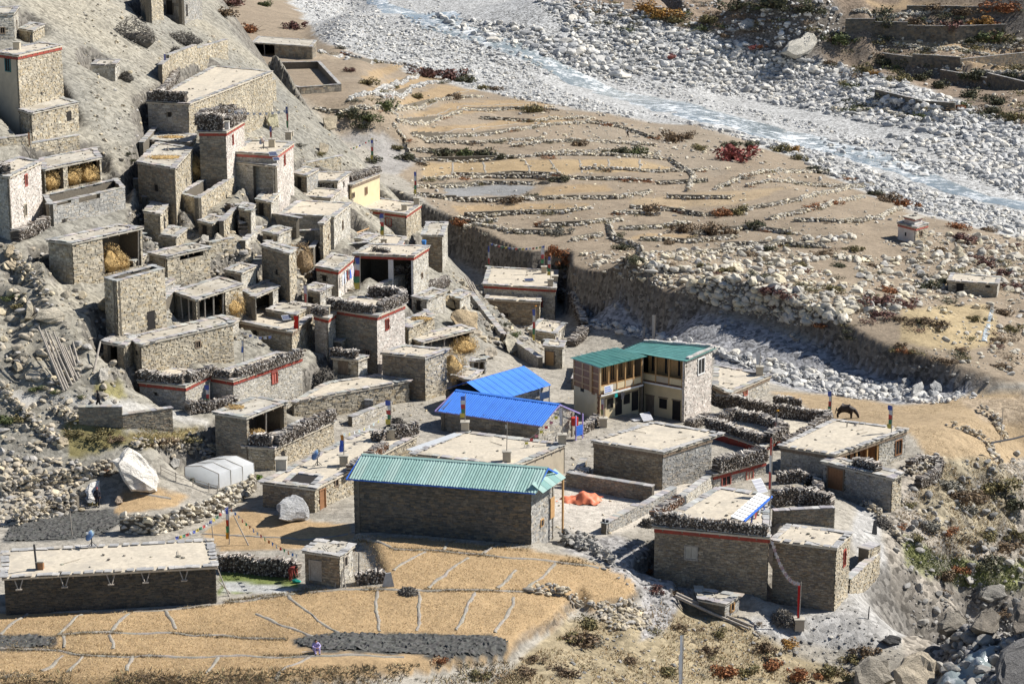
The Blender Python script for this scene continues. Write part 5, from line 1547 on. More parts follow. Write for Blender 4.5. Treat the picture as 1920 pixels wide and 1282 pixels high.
MARKS = [(1710, 430, "by the small shrine"), (1825, 540, "by the low mill hut"), (1385, 300, "near the broad crimson bush"), (1180, 250, "near the distant walker"), (880, 295, "near the pale field track"), (1050, 480, "near the cliff's left end"), (1300, 560, "above the middle of the cliff"), (1600, 640, "above the right part of the cliff"),
         (1500, 85, "by the giant pale boulder"), (1230, 30, "by the orange bushes at the top"), (1800, 100, "by the terraces at the top right"), (1850, 350, "by the rapids at the right edge"), (1100, 150, "by the first bend of the river"), (720, 60, "by the river at the top left"), (1500, 250, "by the middle reach of the river"), (1480, 480, "left of the shrine's track"),
         (1720, 730, "by the tall standing stone"), (1400, 690, "behind the guesthouse"), (90, 590, "by the broad split boulder"), (60, 900, "at the left edge"), (260, 880, "by the huge white boulder"), (400, 440, "by the leaning poles of the stair"), (860, 600, "by the ochre outcrop"), (200, 150, "by the tiny hut on the scree"), (600, 250, "on the crest of the scree"),
         (1780, 1080, "below the green slope"), (1830, 1220, "by the brook"), (1500, 1160, "by the red wrapped pole"), (1100, 1180, "by the corner of the stubble field"), (1800, 900, "under the golden meadow"), (1700, 960, "by the steep path"), (1300, 1260, "by the white banner at the bottom"), (950, 1260, "below the dark plot"), (1650, 360, "by the dark riverside bushes"), (760, 200, "among the highest field walls"), (1200, 400, "among the middle field walls"), (1900, 620, "by the little mill stream")]
def place_of(p):
    u, v = proj(p[0], p[1], p[2])
    return min(MARKS, key=lambda m: (m[0] - u) ** 2 + 4 * (m[1] - v) ** 2)[2]
SIZEW = lambda a, lim: next((w for l, w in zip(lim, ("small", "middling", "large")) if a < l), "very large")
TONEW = {'river': ["pale grey", "grey", "whitish", "dark grey", "cream", "slate grey"], 'field': ["yellowish", "tan", "pale yellow", "brownish", "bright yellow", "greyish"], 'hill': ["tan", "light brown", "sandy", "dark brown", "grey", "ochre"], 'dark': ["dark grey", "blackish", "mid grey", "light grey"]}
for s, p, r, c, nm in _own:
    lab, grp, fam = BLABEL[nm]
    kk = int(rng.integers(10))
    lab = SIZEW(s, (13, 17, 24)) + " " + TONEW[fam][kk % len(ROCKCOL[fam])] + " boulder " + grp.split(' ', 1)[1] + " " + place_of(p)
    o = link_mesh("boulder", rock_mesh(fam, kk))
    o.location = (p[0], p[1], p[2] + r * .25)
    o.scale = (r, r, r)
    o.rotation_euler = (rng.uniform(-.4, .4), rng.uniform(-.4, .4), rng.uniform(0, 6.28))
    tag(o, lab, "boulder", grp)
for nm, L in _mass.items():
    mb = MB()
    for (P, r, c, spx, fam) in L:
        k = spx < _cut
        small = k & (spx < 15)
        add_rocks(mb, P[small], r[small], c[small], ROCK_S)
        mid = k & ~small
        add_rocks(mb, P[mid], r[mid], c[mid], ROCK_M)
    me = mb.mesh(nm, M_ROCK)
    tag(link_mesh(nm, me), kind='stuff')

def resample(P, step):
    P = np.asarray(P, float)
    s = np.concatenate([[0], np.cumsum(np.linalg.norm(np.diff(P[:, :2], axis=0), axis=1))])
    t = np.arange(0, s[-1], step)
    return np.stack([np.interp(t, s, P[:, k]) for k in range(3)], 1)

def stone_row(px, label, group, height=.7, size=(.14, .34), fam='field', width=.7, name="field_wall", cat="stone wall", own=False):
    P = hits([p[0] for p in px], [p[1] for p in px])
    C = resample(P, 0.5)
    if len(C) < 2: return None
    ln = len(C) * .5
    n = int(ln * (6 + 9 * height))
    i = rng.uniform(0, len(C) - 1.01, n); k = i.astype(int); f = (i - k)[:, None]
    Q = C[k] * (1 - f) + C[k + 1] * f
    hh = rng.uniform(0, 1, n) ** 0.8
    wd = width * (1 - .55 * hh)
    Q[:, 0] += rng.uniform(-1, 1, n) * wd * .6; Q[:, 1] += rng.uniform(-1, 1, n) * wd * .6
    prof = 0.75 + 0.5 * fbm(i * .3, i * 0, 2.0, 2, 9)
    Q[:, 2] = grid_at(Q[:, 0], Q[:, 1]) + hh * height * prof - .1
    e = empty(name, C[0], label, cat, group)
    e.location.z = gz(C[0][0], C[0][1])
    r = rng.uniform(size[0], size[1], n) * (1.1 - .35 * hh)
    mb = MB()
    core = MB()
    D = C[::4] if len(C) > 8 else C
    for a, b in zip(D[:-1], D[1:]):
        core.box((a[0], a[1], min(a[2], b[2]) - .3), (b[0] - a[0], b[1] - a[1], 0), (0, width * .7, 0), (0, 0, .3 + height * .8))
    if core.n and name == 'field_wall': core.build("wall_core", M_WALLBACK, e)
    far = C[:, 1].mean() > 170
    add_rocks(mb, Q, r, rock_colors(fam, n), ROCK_S if far else ROCK_M, .3)
    mb.build("wall_stones", M_ROCK, e, kind='stuff')
    return e

FARW = [[(600, 100), (640, 105)], [(650, 113), (700, 117), (760, 122), (800, 135)], [(700, 180), (740, 160), (790, 137)], [(715, 184), (770, 167), (840, 152)], [(740, 207), (800, 192), (850, 186), (905, 182)], [(745, 229), (830, 222), (870, 207), (960, 205), (1050, 209)],
        [(590, 205), (640, 212), (700, 206), (745, 216)], [(770, 252), (880, 256), (960, 246), (1010, 239), (1100, 231), (1165, 236)], [(770, 282), (850, 286), (940, 293)], [(738, 235), (758, 262), (772, 300)], [(960, 276), (1060, 266), (1150, 269), (1235, 276)],
        [(785, 302), (960, 298), (1160, 294), (1250, 300)], [(790, 340), (880, 336), (960, 327), (1060, 331)], [(1065, 336), (1150, 338), (1225, 342)], [(780, 366), (900, 379), (960, 376), (1060, 373), (1160, 373), (1222, 361)], [(870, 406), (990, 401), (1060, 401), (1112, 391)],
        [(850, 412), (900, 418), (935, 415)], [(1010, 426), (1100, 421), (1172, 413)], [(1180, 391), (1260, 396), (1320, 406)], [(1330, 404), (1400, 396), (1500, 376), (1590, 352), (1640, 346)], [(1160, 431), (1230, 429), (1295, 420)], [(1140, 420), (1152, 450), (1200, 466), (1212, 492)],
        [(1200, 451), (1300, 456), (1385, 446)], [(1220, 479), (1320, 476), (1440, 466), (1482, 453)], [(1400, 331), (1440, 323), (1530, 323), (1602, 341)], [(1340, 356), (1370, 345), (1400, 331)], [(1442, 413), (1520, 396), (1620, 371)], [(1490, 416), (1580, 419), (1650, 411), (1690, 391)],
        [(1360, 461), (1480, 461), (1560, 466)], [(1255, 300), (1300, 330), (1290, 360)], [(640, 100), (680, 112)], [(780, 353), (900, 346), (1005, 347)], [(862, 441), (960, 437), (1042, 439)], [(1070, 453), (1132, 441)], [(900, 223), (1000, 229), (1110, 223)], [(1000, 293), (1120, 286), (1242, 291)], [(1230, 346), (1330, 341)], [(1400, 351), (1500, 346), (1592, 352)], [(1300, 441), (1400, 429), (1500, 441)], [(655, 191), (735, 186)], [(800, 312), (760, 290)], [(800, 268), (900, 270), (1020, 262)], [(1150, 402), (1240, 404)], [(1090, 318), (1230, 324), (1330, 322)], [(850, 330), (1000, 334), (1060, 342)], [(1250, 372), (1380, 374)], [(1120, 232), (1180, 245), (1230, 262)]]
for w in FARW:
    d = w[0][1]
    stone_row(w, "low dry stone wall of pale stones between the far dry fields", "dry stone walls between the far fields", .8 if d < 200 else .75, (.14, .40) if d < 200 else (.12, .34), 'river' if d < 200 else 'field')
for w in [[(1600, 24), (1700, 27), (1850, 24)], [(1675, 84), (1750, 95), (1925, 106)], [(1768, 122), (1850, 137), (1925, 145)], [(1690, 72), (1800, 80), (1925, 75)], [(1560, 205), (1640, 208), (1700, 222)]]:
    stone_row(w, "dark terrace wall on the far river bank in the top right corner", "terrace walls on the far bank", .9, (.2, .5), 'field', .9, "terrace_wall")

RIDGES = [[(0, 1148), (200, 1147), (310, 1143), (405, 1132)], [(107, 1190), (180, 1185), (330, 1187), (480, 1197), (540, 1198)], [(0, 1216), (110, 1218), (150, 1228), (300, 1230), (480, 1230), (600, 1229), (770, 1231)], [(672, 1013), (740, 1029), (830, 1033), (960, 1047), (1060, 1055), (1130, 1065)],
          [(405, 1131), (560, 1111), (660, 1105), (740, 1106), (880, 1107), (1000, 1109), (1062, 1118), (1090, 1138)], [(50, 1150), (0, 1190)], [(150, 1152), (107, 1191)], [(245, 1150), (205, 1186)], [(312, 1144), (330, 1184)], [(118, 1192), (120, 1216)], [(205, 1190), (213, 1218)], [(120, 1229), (75, 1258)],
          [(155, 1230), (120, 1262)], [(250, 1230), (238, 1260)], [(412, 1232), (385, 1262)], [(543, 1116), (600, 1165), (636, 1188)], [(480, 1150), (590, 1192)], [(704, 1108), (712, 1185)], [(780, 1109), (788, 1140), (780, 1185)], [(887, 1110), (872, 1150), (855, 1185)], [(965, 1120), (945, 1160), (930, 1187)],
          [(795, 1034), (730, 1072)], [(880, 1046), (840, 1072), (800, 1104)], [(965, 1068), (930, 1104)], [(1040, 1056), (985, 1106)], [(580, 1232), (510, 1280)], [(690, 1018), (686, 1030)], [(840, 1015), (830, 1032)], [(930, 1020), (905, 1040)], [(380, 1000), (560, 1012), (655, 1000)],
          [(265, 922), (330, 938)], [(850, 303), (846, 331)], [(905, 302), (910, 329)], [(985, 301), (998, 327)], [(1030, 300), (1048, 326)], [(1085, 300), (1092, 325)], [(1140, 299), (1146, 324)], [(1200, 299), (1198, 323)], [(700, 172), (820, 150)], [(765, 198), (880, 170)], [(765, 222), (860, 200), (1000, 195)], [(790, 250), (1000, 225)]]
mb = MB()
for Lp in RIDGES:
    P = hits([p[0] for p in Lp], [p[1] for p in Lp])
    C = resample(P, .45)
    if len(C) < 3: continue
    d = np.gradient(C[:, :2], axis=0); d /= np.linalg.norm(d, axis=1)[:, None] + 1e-9
    nn = np.stack([-d[:, 1], d[:, 0]], 1)
    C[:, :2] += nn * (fbm(C[:, 0], C[:, 1], 2.0, 2, 5)[:, None] * .35)
    far = C[:, 1].mean() > 250
    w = rng.uniform(.09, .19, len(C))[:, None] * (1.3 if far else 1)
    L3 = []
    for o, h in ((-1, -.03), (-.45, .04), (.45, .04), (1, -.03)):
        q = np.zeros((len(C), 3)); q[:, :2] = C[:, :2] + nn * w * o
        q[:, 2] = grid_at(q[:, 0], q[:, 1]) + h + (rng.uniform(-.02, .03, len(C)) if h > 0 else 0) + .02
        L3.append(q)
    G = np.stack(L3, 1); m = len(C)
    idx = np.arange(m * 4).reshape(m, 4)
    mb.add(G.reshape(-1, 3), np.stack([idx[:-1, :-1], idx[:-1, 1:], idx[1:, 1:], idx[1:, :-1]], -1).reshape(-1, 4), col=vary((.285, .26, .22), .15, m * 4))
tag(link_mesh("field_ridges", mb.mesh("field_ridges", M_LEAF, (0, 0, 0), True)), kind='structure')

BUSHC = {'dark': [(.075, .08, .045), (.055, .06, .04), (.10, .095, .05)], 'green': [(.085, .105, .04), (.06, .08, .035), (.12, .13, .05)], 'olive': [(.17, .145, .065), (.13, .12, .06), (.21, .17, .075)],
         'rust': [(.26, .105, .045), (.20, .085, .04), (.30, .14, .06)], 'maroon': [(.135, .065, .055), (.10, .055, .05), (.17, .085, .065)], 'brown': [(.17, .12, .075), (.13, .095, .065), (.22, .155, .09)],
         'orange': [(.34, .18, .045), (.27, .14, .04), (.38, .23, .07)], 'grey': [(.20, .19, .155), (.16, .155, .13), (.25, .235, .19)], 'crimson': [(.30, .085, .075), (.24, .08, .07), (.33, .12, .10)], 'bright': [(.12, .18, .04), (.09, .15, .035), (.18, .23, .06)]}
BNAME = {'dark': "dark green thorn bush", 'green': "green leafy bush", 'olive': "olive brown bush", 'rust': "rust red autumn bush", 'maroon': "maroon barberry bush", 'brown': "dry brown bush", 'orange': "bright orange autumn bush", 'grey': "grey leafless bush", 'crimson': "broad crimson bush", 'bright': "fresh green plant"}
_bush = {}
def bush_mesh(c, k):
    if (c, k) not in _bush:
        r = np.random.default_rng(500 + k)
        n = 620
        lobes = r.normal(0, .42, (7, 3)) * np.array([1, 1, .35]); lobes[:, 2] = np.abs(lobes[:, 2]) + .25
        lr = r.uniform(.3, .55, 7)
        w = r.integers(0, 7, n)
        d = r.normal(0, 1, (n, 3)); d /= np.linalg.norm(d, axis=1)[:, None]
        P = lobes[w] + d * (lr[w] * r.uniform(.55, 1.05, n))[:, None]
        P[:, 2] = np.maximum(P[:, 2], .03)
        a = r.normal(0, 1, (n, 3)); a /= np.linalg.norm(a, axis=1)[:, None]
        b = np.cross(a, d); b /= np.linalg.norm(b, axis=1)[:, None] + 1e-6
        s = r.uniform(.06, .13, n)[:, None]
        V = np.stack([P - a * s, P + b * s * .6, P + a * s, P - b * s * .6], 1).reshape(-1, 3)
        T = np.array(BUSHC[c]); colr = np.clip(T[r.integers(0, 3, n)] * r.uniform(.7, 1.3, (n, 1)), 0, 1)
        mb = MB().add(V, np.arange(4 * n).reshape(n, 4), col=np.repeat(colr, 4, 0))
        for _ in range(9):
            q = r.normal(0, .45, 3); q[2] = r.uniform(.35, .8)
            mb.rod((0, 0, -.05), q, .03, (.10, .075, .05), 4, .012)
        _bush[(c, k)] = mb.mesh("bush", M_LEAF)
    return _bush[(c, k)]

def bush(u, v, wpx, c, where, flat=.75):
    p = hit(u, v)
    w = wpx * p.y / FPX * 0.5 / .85
    o = link_mesh("bush", bush_mesh(c, int(rng.integers(4))))
    o.location = p - Vector((0, 0, .05))
    o.scale = (w, w * rng.uniform(.8, 1.1), w * flat * rng.uniform(.8, 1.15))
    o.rotation_euler = (0, 0, rng.uniform(0, 6.28))
    return tag(o, SIZEW(wpx, (28, 38, 52)) + " " + BNAME[c] + " " + place_of(p), "bush", "bushes " + where)

for row in """800 145 46 maroon;838 150 54 maroon;872 155 42 dark;905 168 26 olive;930 170 24 brown;430 12 56 maroon;495 12 30 green;555 55 36 maroon;470 60 40 rust;420 30 40 brown;640 92 24 grey;655 135 22 maroon;690 160 34 olive;720 206 46 green;660 222 44 dark;690 228 42 green;678 240 30 dark
830 294 40 dark;868 295 44 green;905 296 44 dark;940 298 30 dark;1085 274 30 brown;1160 288 36 dark;1188 290 42 green;1385 300 78 crimson;1368 275 30 dark;1402 274 34 dark;1462 285 40 olive;1485 285 30 orange;1500 300 30 olive;1530 322 34 dark;862 422 34 rust;1013 424 22 rust;1045 480 46 rust;1062 496 32 rust;1050 502 30 dark
1050 440 46 grey;1215 400 44 brown;1240 392 26 rust;1275 434 42 brown;1330 440 66 brown;1350 405 44 rust;1385 402 40 olive;1415 428 46 dark;1520 394 36 rust;1563 383 26 rust;1640 366 32 dark;1665 378 50 brown;1697 388 42 rust;1160 446 30 dark;1165 468 32 dark;1190 490 40 dark;1255 458 28 brown;1300 452 26 olive;1370 440 30 brown;1440 470 30 dark
740 165 20 olive;780 185 26 olive;850 185 30 brown;1000 210 40 olive;1120 232 24 brown;1260 265 50 brown;1290 260 36 brown;1310 280 34 olive;760 300 36 dark;700 305 30 dark;745 280 24 olive;1050 340 36 dark;960 380 34 brown;1000 372 30 dark""".replace('\n', ';').split(';'):
    u, v, w, c = row.split()
    bush(float(u), float(v), float(w), c, "among the far terraced fields")
for row in """1212 22 46 orange;1240 34 54 orange;1266 42 34 olive;1330 42 38 olive;1560 78 54 green;1585 84 40 green;1620 136 44 olive;1640 140 24 orange;1690 152 36 olive;1760 165 40 dark;1820 182 44 dark;1870 195 40 dark;1790 205 34 rust;1860 212 36 dark;1902 226 46 olive;1850 78 66 green;1822 80 40 dark;1880 22 60 rust;1840 50 46 orange;1862 48 34 rust;1800 28 40 brown;1750 22 36 brown
1700 120 46 dark;1660 122 40 dark;1730 150 40 dark;1720 60 60 brown;1660 50 50 dark;1780 62 60 maroon;1900 150 40 dark;1830 150 50 dark;1555 120 24 brown;1450 15 60 dark;1520 25 50 dark;1380 20 60 dark;1290 95 16 crimson;1360 70 22 brown;1410 92 24 crimson;1425 90 20 rust;1260 110 20 crimson""".replace('\n', ';').split(';'):
    u, v, w, c = row.split()
    bush(float(u), float(v), float(w), c, "on the far river bank")
for row in """1650 570 62 maroon;1700 575 54 maroon;1668 548 44 rust;1630 560 34 olive;1540 612 34 rust;1450 552 64 maroon;1480 560 40 maroon;1740 540 46 dark;1762 530 32 dark;1735 520 30 grey;1810 452 52 maroon;1856 434 36 brown;1795 428 46 rust;1900 462 26 maroon;1900 540 44 maroon;1885 515 36 maroon;1850 498 46 maroon;1825 485 30 maroon;1360 510 34 olive;1560 545 40 olive;1690 600 30 brown
1725 605 40 brown;1760 612 40 brown;1650 590 40 maroon;1500 500 34 olive;1420 520 40 dark;1540 480 34 brown;1600 470 34 olive;1575 500 30 dark;1880 590 44 brown;1900 620 40 olive;1870 640 36 brown;1780 680 36 brown;1700 660 30 rust;1690 650 26 brown;1800 660 34 brown;1880 690 40 brown;1830 600 30 olive;1640 500 30 brown;1760 470 34 brown;1320 500 30 olive;1400 480 30 brown""".replace('\n', ';').split(';'):
    u, v, w, c = row.split()
    bush(float(u), float(v), float(w), c, "on the boulder plateau beyond the cliff", .6)
for row in """1090 1205 74 brown;1105 1175 56 olive;1070 1200 40 olive;1120 1205 40 grey;1000 1240 40 brown;826 1240 30 rust;985 1262 50 brown;1060 1262 50 brown;900 1270 40 olive;1450 1250 54 rust;1482 1208 44 orange;1430 1222 46 brown;1350 1190 34 olive;1275 1178 30 brown;1590 1240 46 olive;1622 1226 48 brown;1560 1265 60 olive;1500 1270 60 rust;1640 1270 50 olive;1226 1020 32 grey;1218 1072 24 rust;1228 1108 36 maroon;1265 1115 26 brown
1852 1062 56 dark;1768 1085 46 brown;1790 1070 40 rust;1690 990 30 rust;1720 1010 34 olive;1880 1030 56 brown;1845 1010 50 olive;1870 920 66 olive;1800 940 60 brown;1775 915 56 grey;1835 935 50 brown;1905 1005 50 olive;1750 990 40 grey;1700 950 34 olive;1780 1000 40 rust;1820 960 46 grey;1900 950 60 dark;1880 1150 40 brown;1770 1110 24 brown;1330 1225 40 brown;1180 1240 36 brown;1250 1262 46 olive;1355 1262 60 rust;1400 1265 50 olive""".replace('\n', ';').split(';'):
    u, v, w, c = row.split()
    bush(float(u), float(v), float(w), c, "on the slopes of the lower right gully", .7)
for row in "12 790 44 green;35 785 40 olive;18 560 34 green;30 575 30 olive;246 302 22 dark;240 290 20 dark;480 897 30 bright;455 890 24 bright;140 815 40 olive;185 818 50 olive;215 825 40 brown;300 835 50 brown;350 826 44 olive;270 830 34 olive;100 735 30 green;70 730 34 green;150 745 20 green;200 890 30 brown;190 880 24 rust;440 930 34 olive;420 925 30 grey;600 290 24 olive;560 275 26 grey;620 300 24 olive;960 630 30 green;945 610 24 dark;420 430 24 olive;175 945 24 olive;260 975 22 brown".split(';'):
    u, v, w, c = row.split()
    bush(float(u), float(v), float(w), c, "on the slope of the village hill", .6)

_scrub = MB()
_bm = {}
def scrub(u, v, wpx, c, where, flat=.6):
    p = hit(u, v); w = wpx * p.y / FPX * 0.5 / .85; k = int(rng.integers(3))
    me = bush_mesh(c, k)
    if (c, k) not in _bm:
        V = np.zeros(len(me.vertices) * 3, np.float32); me.vertices.foreach_get("co", V)
        C = np.zeros(len(me.vertices) * 4, np.float32); me.attributes["col"].data.foreach_get("color", C)
        m = 4 * 620; sel = np.concatenate([np.arange(i * 4, i * 4 + 4) for i in range(0, 620, 4)])
        _bm[(c, k)] = V.reshape(-1, 3)[sel], C.reshape(-1, 4)[sel, :3]
    V, C = _bm[(c, k)]
    a = rng.uniform(0, 6.28); ca, sa = math.cos(a), math.sin(a)
    V = V * np.array([1.15, 1.15, flat]) * w
    V = np.stack([V[:, 0] * ca - V[:, 1] * sa, V[:, 0] * sa + V[:, 1] * ca, V[:, 2]], 1) + np.array(p[:])
    _scrub.add(V, np.arange(len(V)).reshape(-1, 4), col=C)
for w in FARW:
    for _ in range(int(rng.integers(2, 6))):
        i = int(rng.integers(0, len(w) - 1)); t = rng.uniform(); c = ('brown', 'olive', 'dark', 'grey', 'rust')[int(rng.integers(5))]
        scrub(w[i][0] * (1 - t) + w[i + 1][0] * t, w[i][1] * (1 - t) + w[i + 1][1] * t + 1, rng.uniform(13, 30), c, "among the far terraced fields", .5)
for k in range(90):
    u, v = rng.uniform(1220, 1920), rng.uniform(465, 690)
    if in_poly(np.array([u]), np.array([v]), [(1210, 480), (1480, 450), (1930, 440), (1930, 700), (1760, 680), (1600, 640), (1380, 580)])[0]: scrub(u, v, rng.uniform(16, 40), ('brown', 'olive', 'maroon', 'dark')[k % 4], "on the boulder plateau beyond the cliff", .6)
for k in range(80):
    u, v = rng.uniform(1560, 1920), rng.uniform(20, 230)
    scrub(u, v, rng.uniform(18, 44), ('brown', 'olive', 'dark', 'dark', 'green')[k % 5], "on the far river bank", .7)
for k in range(80):
    u, v = rng.uniform(1080, 1560), rng.uniform(6, 60)
    scrub(u, v, rng.uniform(14, 34), ('brown', 'olive', 'dark', 'grey', 'green')[k % 5], "on the far river bank", .6)
for k in range(22):
    u, v = rng.uniform(930, 1500), rng.uniform(1165, 1282)
    if v > 1165 + (1290 - u) * .2: scrub(u, v, rng.uniform(12, 34), ('brown', 'olive', 'grey', 'brown')[k % 4], "on the slopes of the lower right gully", .6)

for k in range(18): scrub(rng.uniform(0, 960), rng.uniform(1258, 1284), rng.uniform(14, 40), ('brown', 'olive', 'grey', 'brown')[k % 4], "", .45)
tag(link_mesh("low_scrub", _scrub.mesh("low_scrub", M_LEAF)), kind='stuff')

def grass(name, poly, n, h, cols, spread=.5, gap=-.12):
    px = in_poly_samples(poly, n)
    P = hits(px[:, 0], px[:, 1])
    P = P[free_of_houses(P)]
    cl = fbm(P[:, 0], P[:, 1], 2.5, 3, 91)
    P = P[cl > gap]; n = len(P)
    a = rng.uniform(0, 6.28, n)
    hh = rng.uniform(.5, 1, n) * h; w = hh * .16
    lx, ly = rng.normal(0, spread, n) * hh, rng.normal(0, spread, n) * hh
    V = np.zeros((n, 3, 3))
    V[:, 0] = P + np.stack([-np.cos(a) * w, -np.sin(a) * w, 0 * w], 1); V[:, 1] = P + np.stack([np.cos(a) * w, np.sin(a) * w, 0 * w], 1)
    V[:, 2] = P + np.stack([lx, ly, hh], 1)
    T = np.array(cols); C = np.clip(T[rng.integers(0, len(T), n)] * rng.uniform(.75, 1.25, (n, 1)), 0, 1)
    mb = MB().add(V.reshape(-1, 3), None, np.arange(3 * n).reshape(n, 3), np.repeat(C, 3, 0))
    tag(link_mesh(name, mb.mesh(name, M_LEAF)), kind='stuff')
STRAW = [(.42, .295, .15), (.37, .26, .13), (.48, .36, .20), (.32, .225, .12)]
grass("dry_grass", [(1560, 745), (1690, 762), (1850, 740), (1920, 742), (1920, 850), (1860, 878), (1740, 858), (1700, 815)], 7000, .12, [(.50, .38, .22), (.44, .33, .19), (.40, .29, .16)])
grass("dry_grass", [(980, 1240), (1100, 1160), (1250, 1130), (1420, 1185), (1500, 1235), (1700, 1282), (900, 1282)], 8000, .25, STRAW + [(.22, .20, .09), (.27, .17, .09)])
grass("green_grass", [(1690, 1000), (1760, 1040), (1850, 1060), (1920, 1060), (1920, 1110), (1800, 1100), (1700, 1060)], 5000, .25, [(.18, .21, .07), (.25, .25, .10), (.13, .16, .06)])
grass("dry_grass", [(1670, 960), (1760, 870), (1920, 850), (1920, 1050), (1760, 1050)], 8000, .25, STRAW + [(.22, .20, .10)])
grass("field_stubble", [(0, 1150), (405, 1135), (560, 1112), (680, 1015), (990, 1028), (1130, 1064), (1200, 1115), (1060, 1160), (960, 1190), (540, 1190), (540, 1230), (700, 1282), (0, 1282)], 42000, .12, [(.56, .40, .20), (.43, .29, .13), (.68, .54, .30), (.30, .205, .10)], .9, -9)
for Lp in RIDGES[:5] + RIDGES[28:29]:
    for a, b in zip(Lp[:-1], Lp[1:]):
        grass("ridge_grass", [(a[0], a[1] - 3), (b[0], b[1] - 3), (b[0], b[1] + 3), (a[0], a[1] + 3)], int(4 * abs(b[0] - a[0])), .2, [(.24, .19, .12), (.19, .155, .10), (.33, .25, .14)], .6, -.05)
grass("green_grass", [(410, 1074), (530, 1070), (560, 1092), (415, 1094)], 1800, .12, [(.16, .22, .06), (.22, .26, .08)])
grass("green_grass", [(120, 800), (165, 772), (230, 800), (390, 804), (380, 830), (250, 838), (135, 862)], 4000, .22, [(.20, .20, .07), (.30, .22, .10), (.36, .25, .11)])
grass("bank_grass", [(0, 1258), (500, 1252), (960, 1240), (1000, 1290), (0, 1290)], 4500, .3, [(.30, .23, .14), (.25, .195, .12), (.36, .27, .16), (.25, .22, .12)], .6, -.2)
grass("bank_grass", [(0, 1140), (200, 1140), (405, 1126), (560, 1106), (670, 1002), (990, 1020), (1130, 1058), (1190, 1085), (1130, 1072), (990, 1034), (680, 1016), (600, 1108), (405, 1138), (200, 1152), (0, 1153)], 4000, .2, [(.30, .24, .13), (.24, .20, .12), (.40, .30, .15)])
for h in House.ALL:
    if h not in (gL, gR, ch):
        h.build()
finish_guesthouse()
finish_shrine()

def greenhouse():
    g = hit(410, 915)
    zE = at_y(410, 888, g.y).z
    F, L, Rr = at_z(410, 888, zE), at_z(346, 874, zE), at_z(476, 868, zE)
    B = L + Rr - F
    zR = at_y(377, 871, ((F + L) / 2).y).z
    zR = zE + (zR - zE) * .75
    e = empty("greenhouse_tent", (F.x, F.y, g.z), "white translucent plastic greenhouse tent beside the big white boulder", "greenhouse")
    zb = g.z - .15
    m1, m2 = (F + L) / 2, (Rr + B) / 2
    def up(p, z): return (p.x, p.y, z)
    n = 10
    for nm, quads in (("film_roof", [(F, m1, m2, Rr, zE, zR), (L, m1, m2, B, zE, zR)]),):
        mb = MB()
        for a, r0, r1, b, ze, zr in quads:
            G = []
            for i in range(n + 1):
                t = i / n; sag = -.05 * math.sin(math.pi * ((t * 4) % 1))
                p, q = a.lerp(b, t), r0.lerp(r1, t)
                G += [(p.x, p.y, ze), ((p.x + q.x) / 2, (p.y + q.y) / 2, (ze + zr) / 2 + sag), (q.x, q.y, zr)]
            idx = np.arange((n + 1) * 3).reshape(n + 1, 3)
            mb.add(G, np.stack([idx[:-1, :-1], idx[:-1, 1:], idx[1:, 1:], idx[1:, :-1]], -1).reshape(-1, 4))
        mb.build(nm, M_FILM, e)
    mb = MB()
    for a, b in ((F, Rr), (L, F), (Rr, B), (B, L)):
        d, nn = outward(a, b)
        G = []
        for i in range(n + 1):
            p = a.lerp(b, i / n); w = .05 * math.sin(i * 2.1) * nn
            G += [(p.x, p.y, zb), (p.x + w.x, p.y + w.y, (zb + zE) / 2), (p.x, p.y, zE)]
        idx = np.arange((n + 1) * 3).reshape(n + 1, 3)
        mb.add(G, np.stack([idx[:-1, :-1], idx[1:, :-1], idx[1:, 1:], idx[:-1, 1:]], -1).reshape(-1, 4))
    for a, b, m in ((L, F, m1), (Rr, B, m2)):
        mb.add([up(a, zE), up(b, zE), up(m, zR)], None, [[0, 1, 2]])
    mb.build("film_walls", M_FILM, e, smooth_faces=True)
    for i in range(4):
        t = i / 3
        a, b, m = F.lerp(Rr, t), L.lerp(B, t), m1.lerp(m2, t)
        r = MB().rod(up(a, zb), up(a, zE), .04).rod(up(b, zb), up(b, zE), .04).rod(up(a, zE), up(m, zR), .035).rod(up(b, zE), up(m, zR), .035)
        r.build("pole_frame", M_GREYWOOD, e)
    for k in range(7):
        p = (F + B) / 2 + (L - F) * rng.uniform(-.35, .4) + (Rr - F) * rng.uniform(-.4, .4)
        o = link_mesh("leafy_crop", bush_mesh('bright', k % 4)); o.location = (p.x, p.y, g.z - .05); o.scale = (.6, .6, .7)
        tag(o, "leafy green crop growing inside the greenhouse tent", "crop plant", "crops in the greenhouse")
greenhouse()

def yard_wall(base_px, h, label, tone='slate', tk=.45, cat="stone wall", z=None):
    P = [hit(*p) if z is None else at_z(*p, z) for p in base_px]
    e = empty("yard_wall", P[0], label, cat)
    core, st, cp = MB(), MB(), MB()
    for a, b in zip(P[:-1], P[1:]):
        d, n = outward(a, b)
        ln = (b - a).length
        zt = (a.z + b.z) / 2 + h
        zb = min(a.z, b.z) - .6
        core.box((a.x, a.y, zb), (b.x - a.x, b.y - a.y, 0), (-n.x * tk, -n.y * tk, 0), (0, 0, zt - zb))
        masonry(st, a, b, min(a.z, b.z) - .3, zt, n, tone)
        s = 0
        while s < ln - .15:
            w = rng.uniform(.35, .7); q = a + d * s + n * rng.uniform(.05, .12)
            cp.box((q.x, q.y, zt + rng.uniform(0, .03)), tuple(d * min(w, ln - s) * .97), tuple(-n * (tk + .2)), (0, 0, rng.uniform(.05, .09)), vary(SLATE_COLS[rng.integers(5)], .18)); s += w
    core.build("wall", M_WALLBACK, e); st.build("wall_stones", M_STONE, e, kind='stuff'); cp.build("coping_stones", M_SLATE, e, kind='stuff')
    return e
yard_wall([(1062, 912), (1222, 942)], 1.3, "shaded stone yard wall with pale coping behind the orange tarpaulin", 'slate')
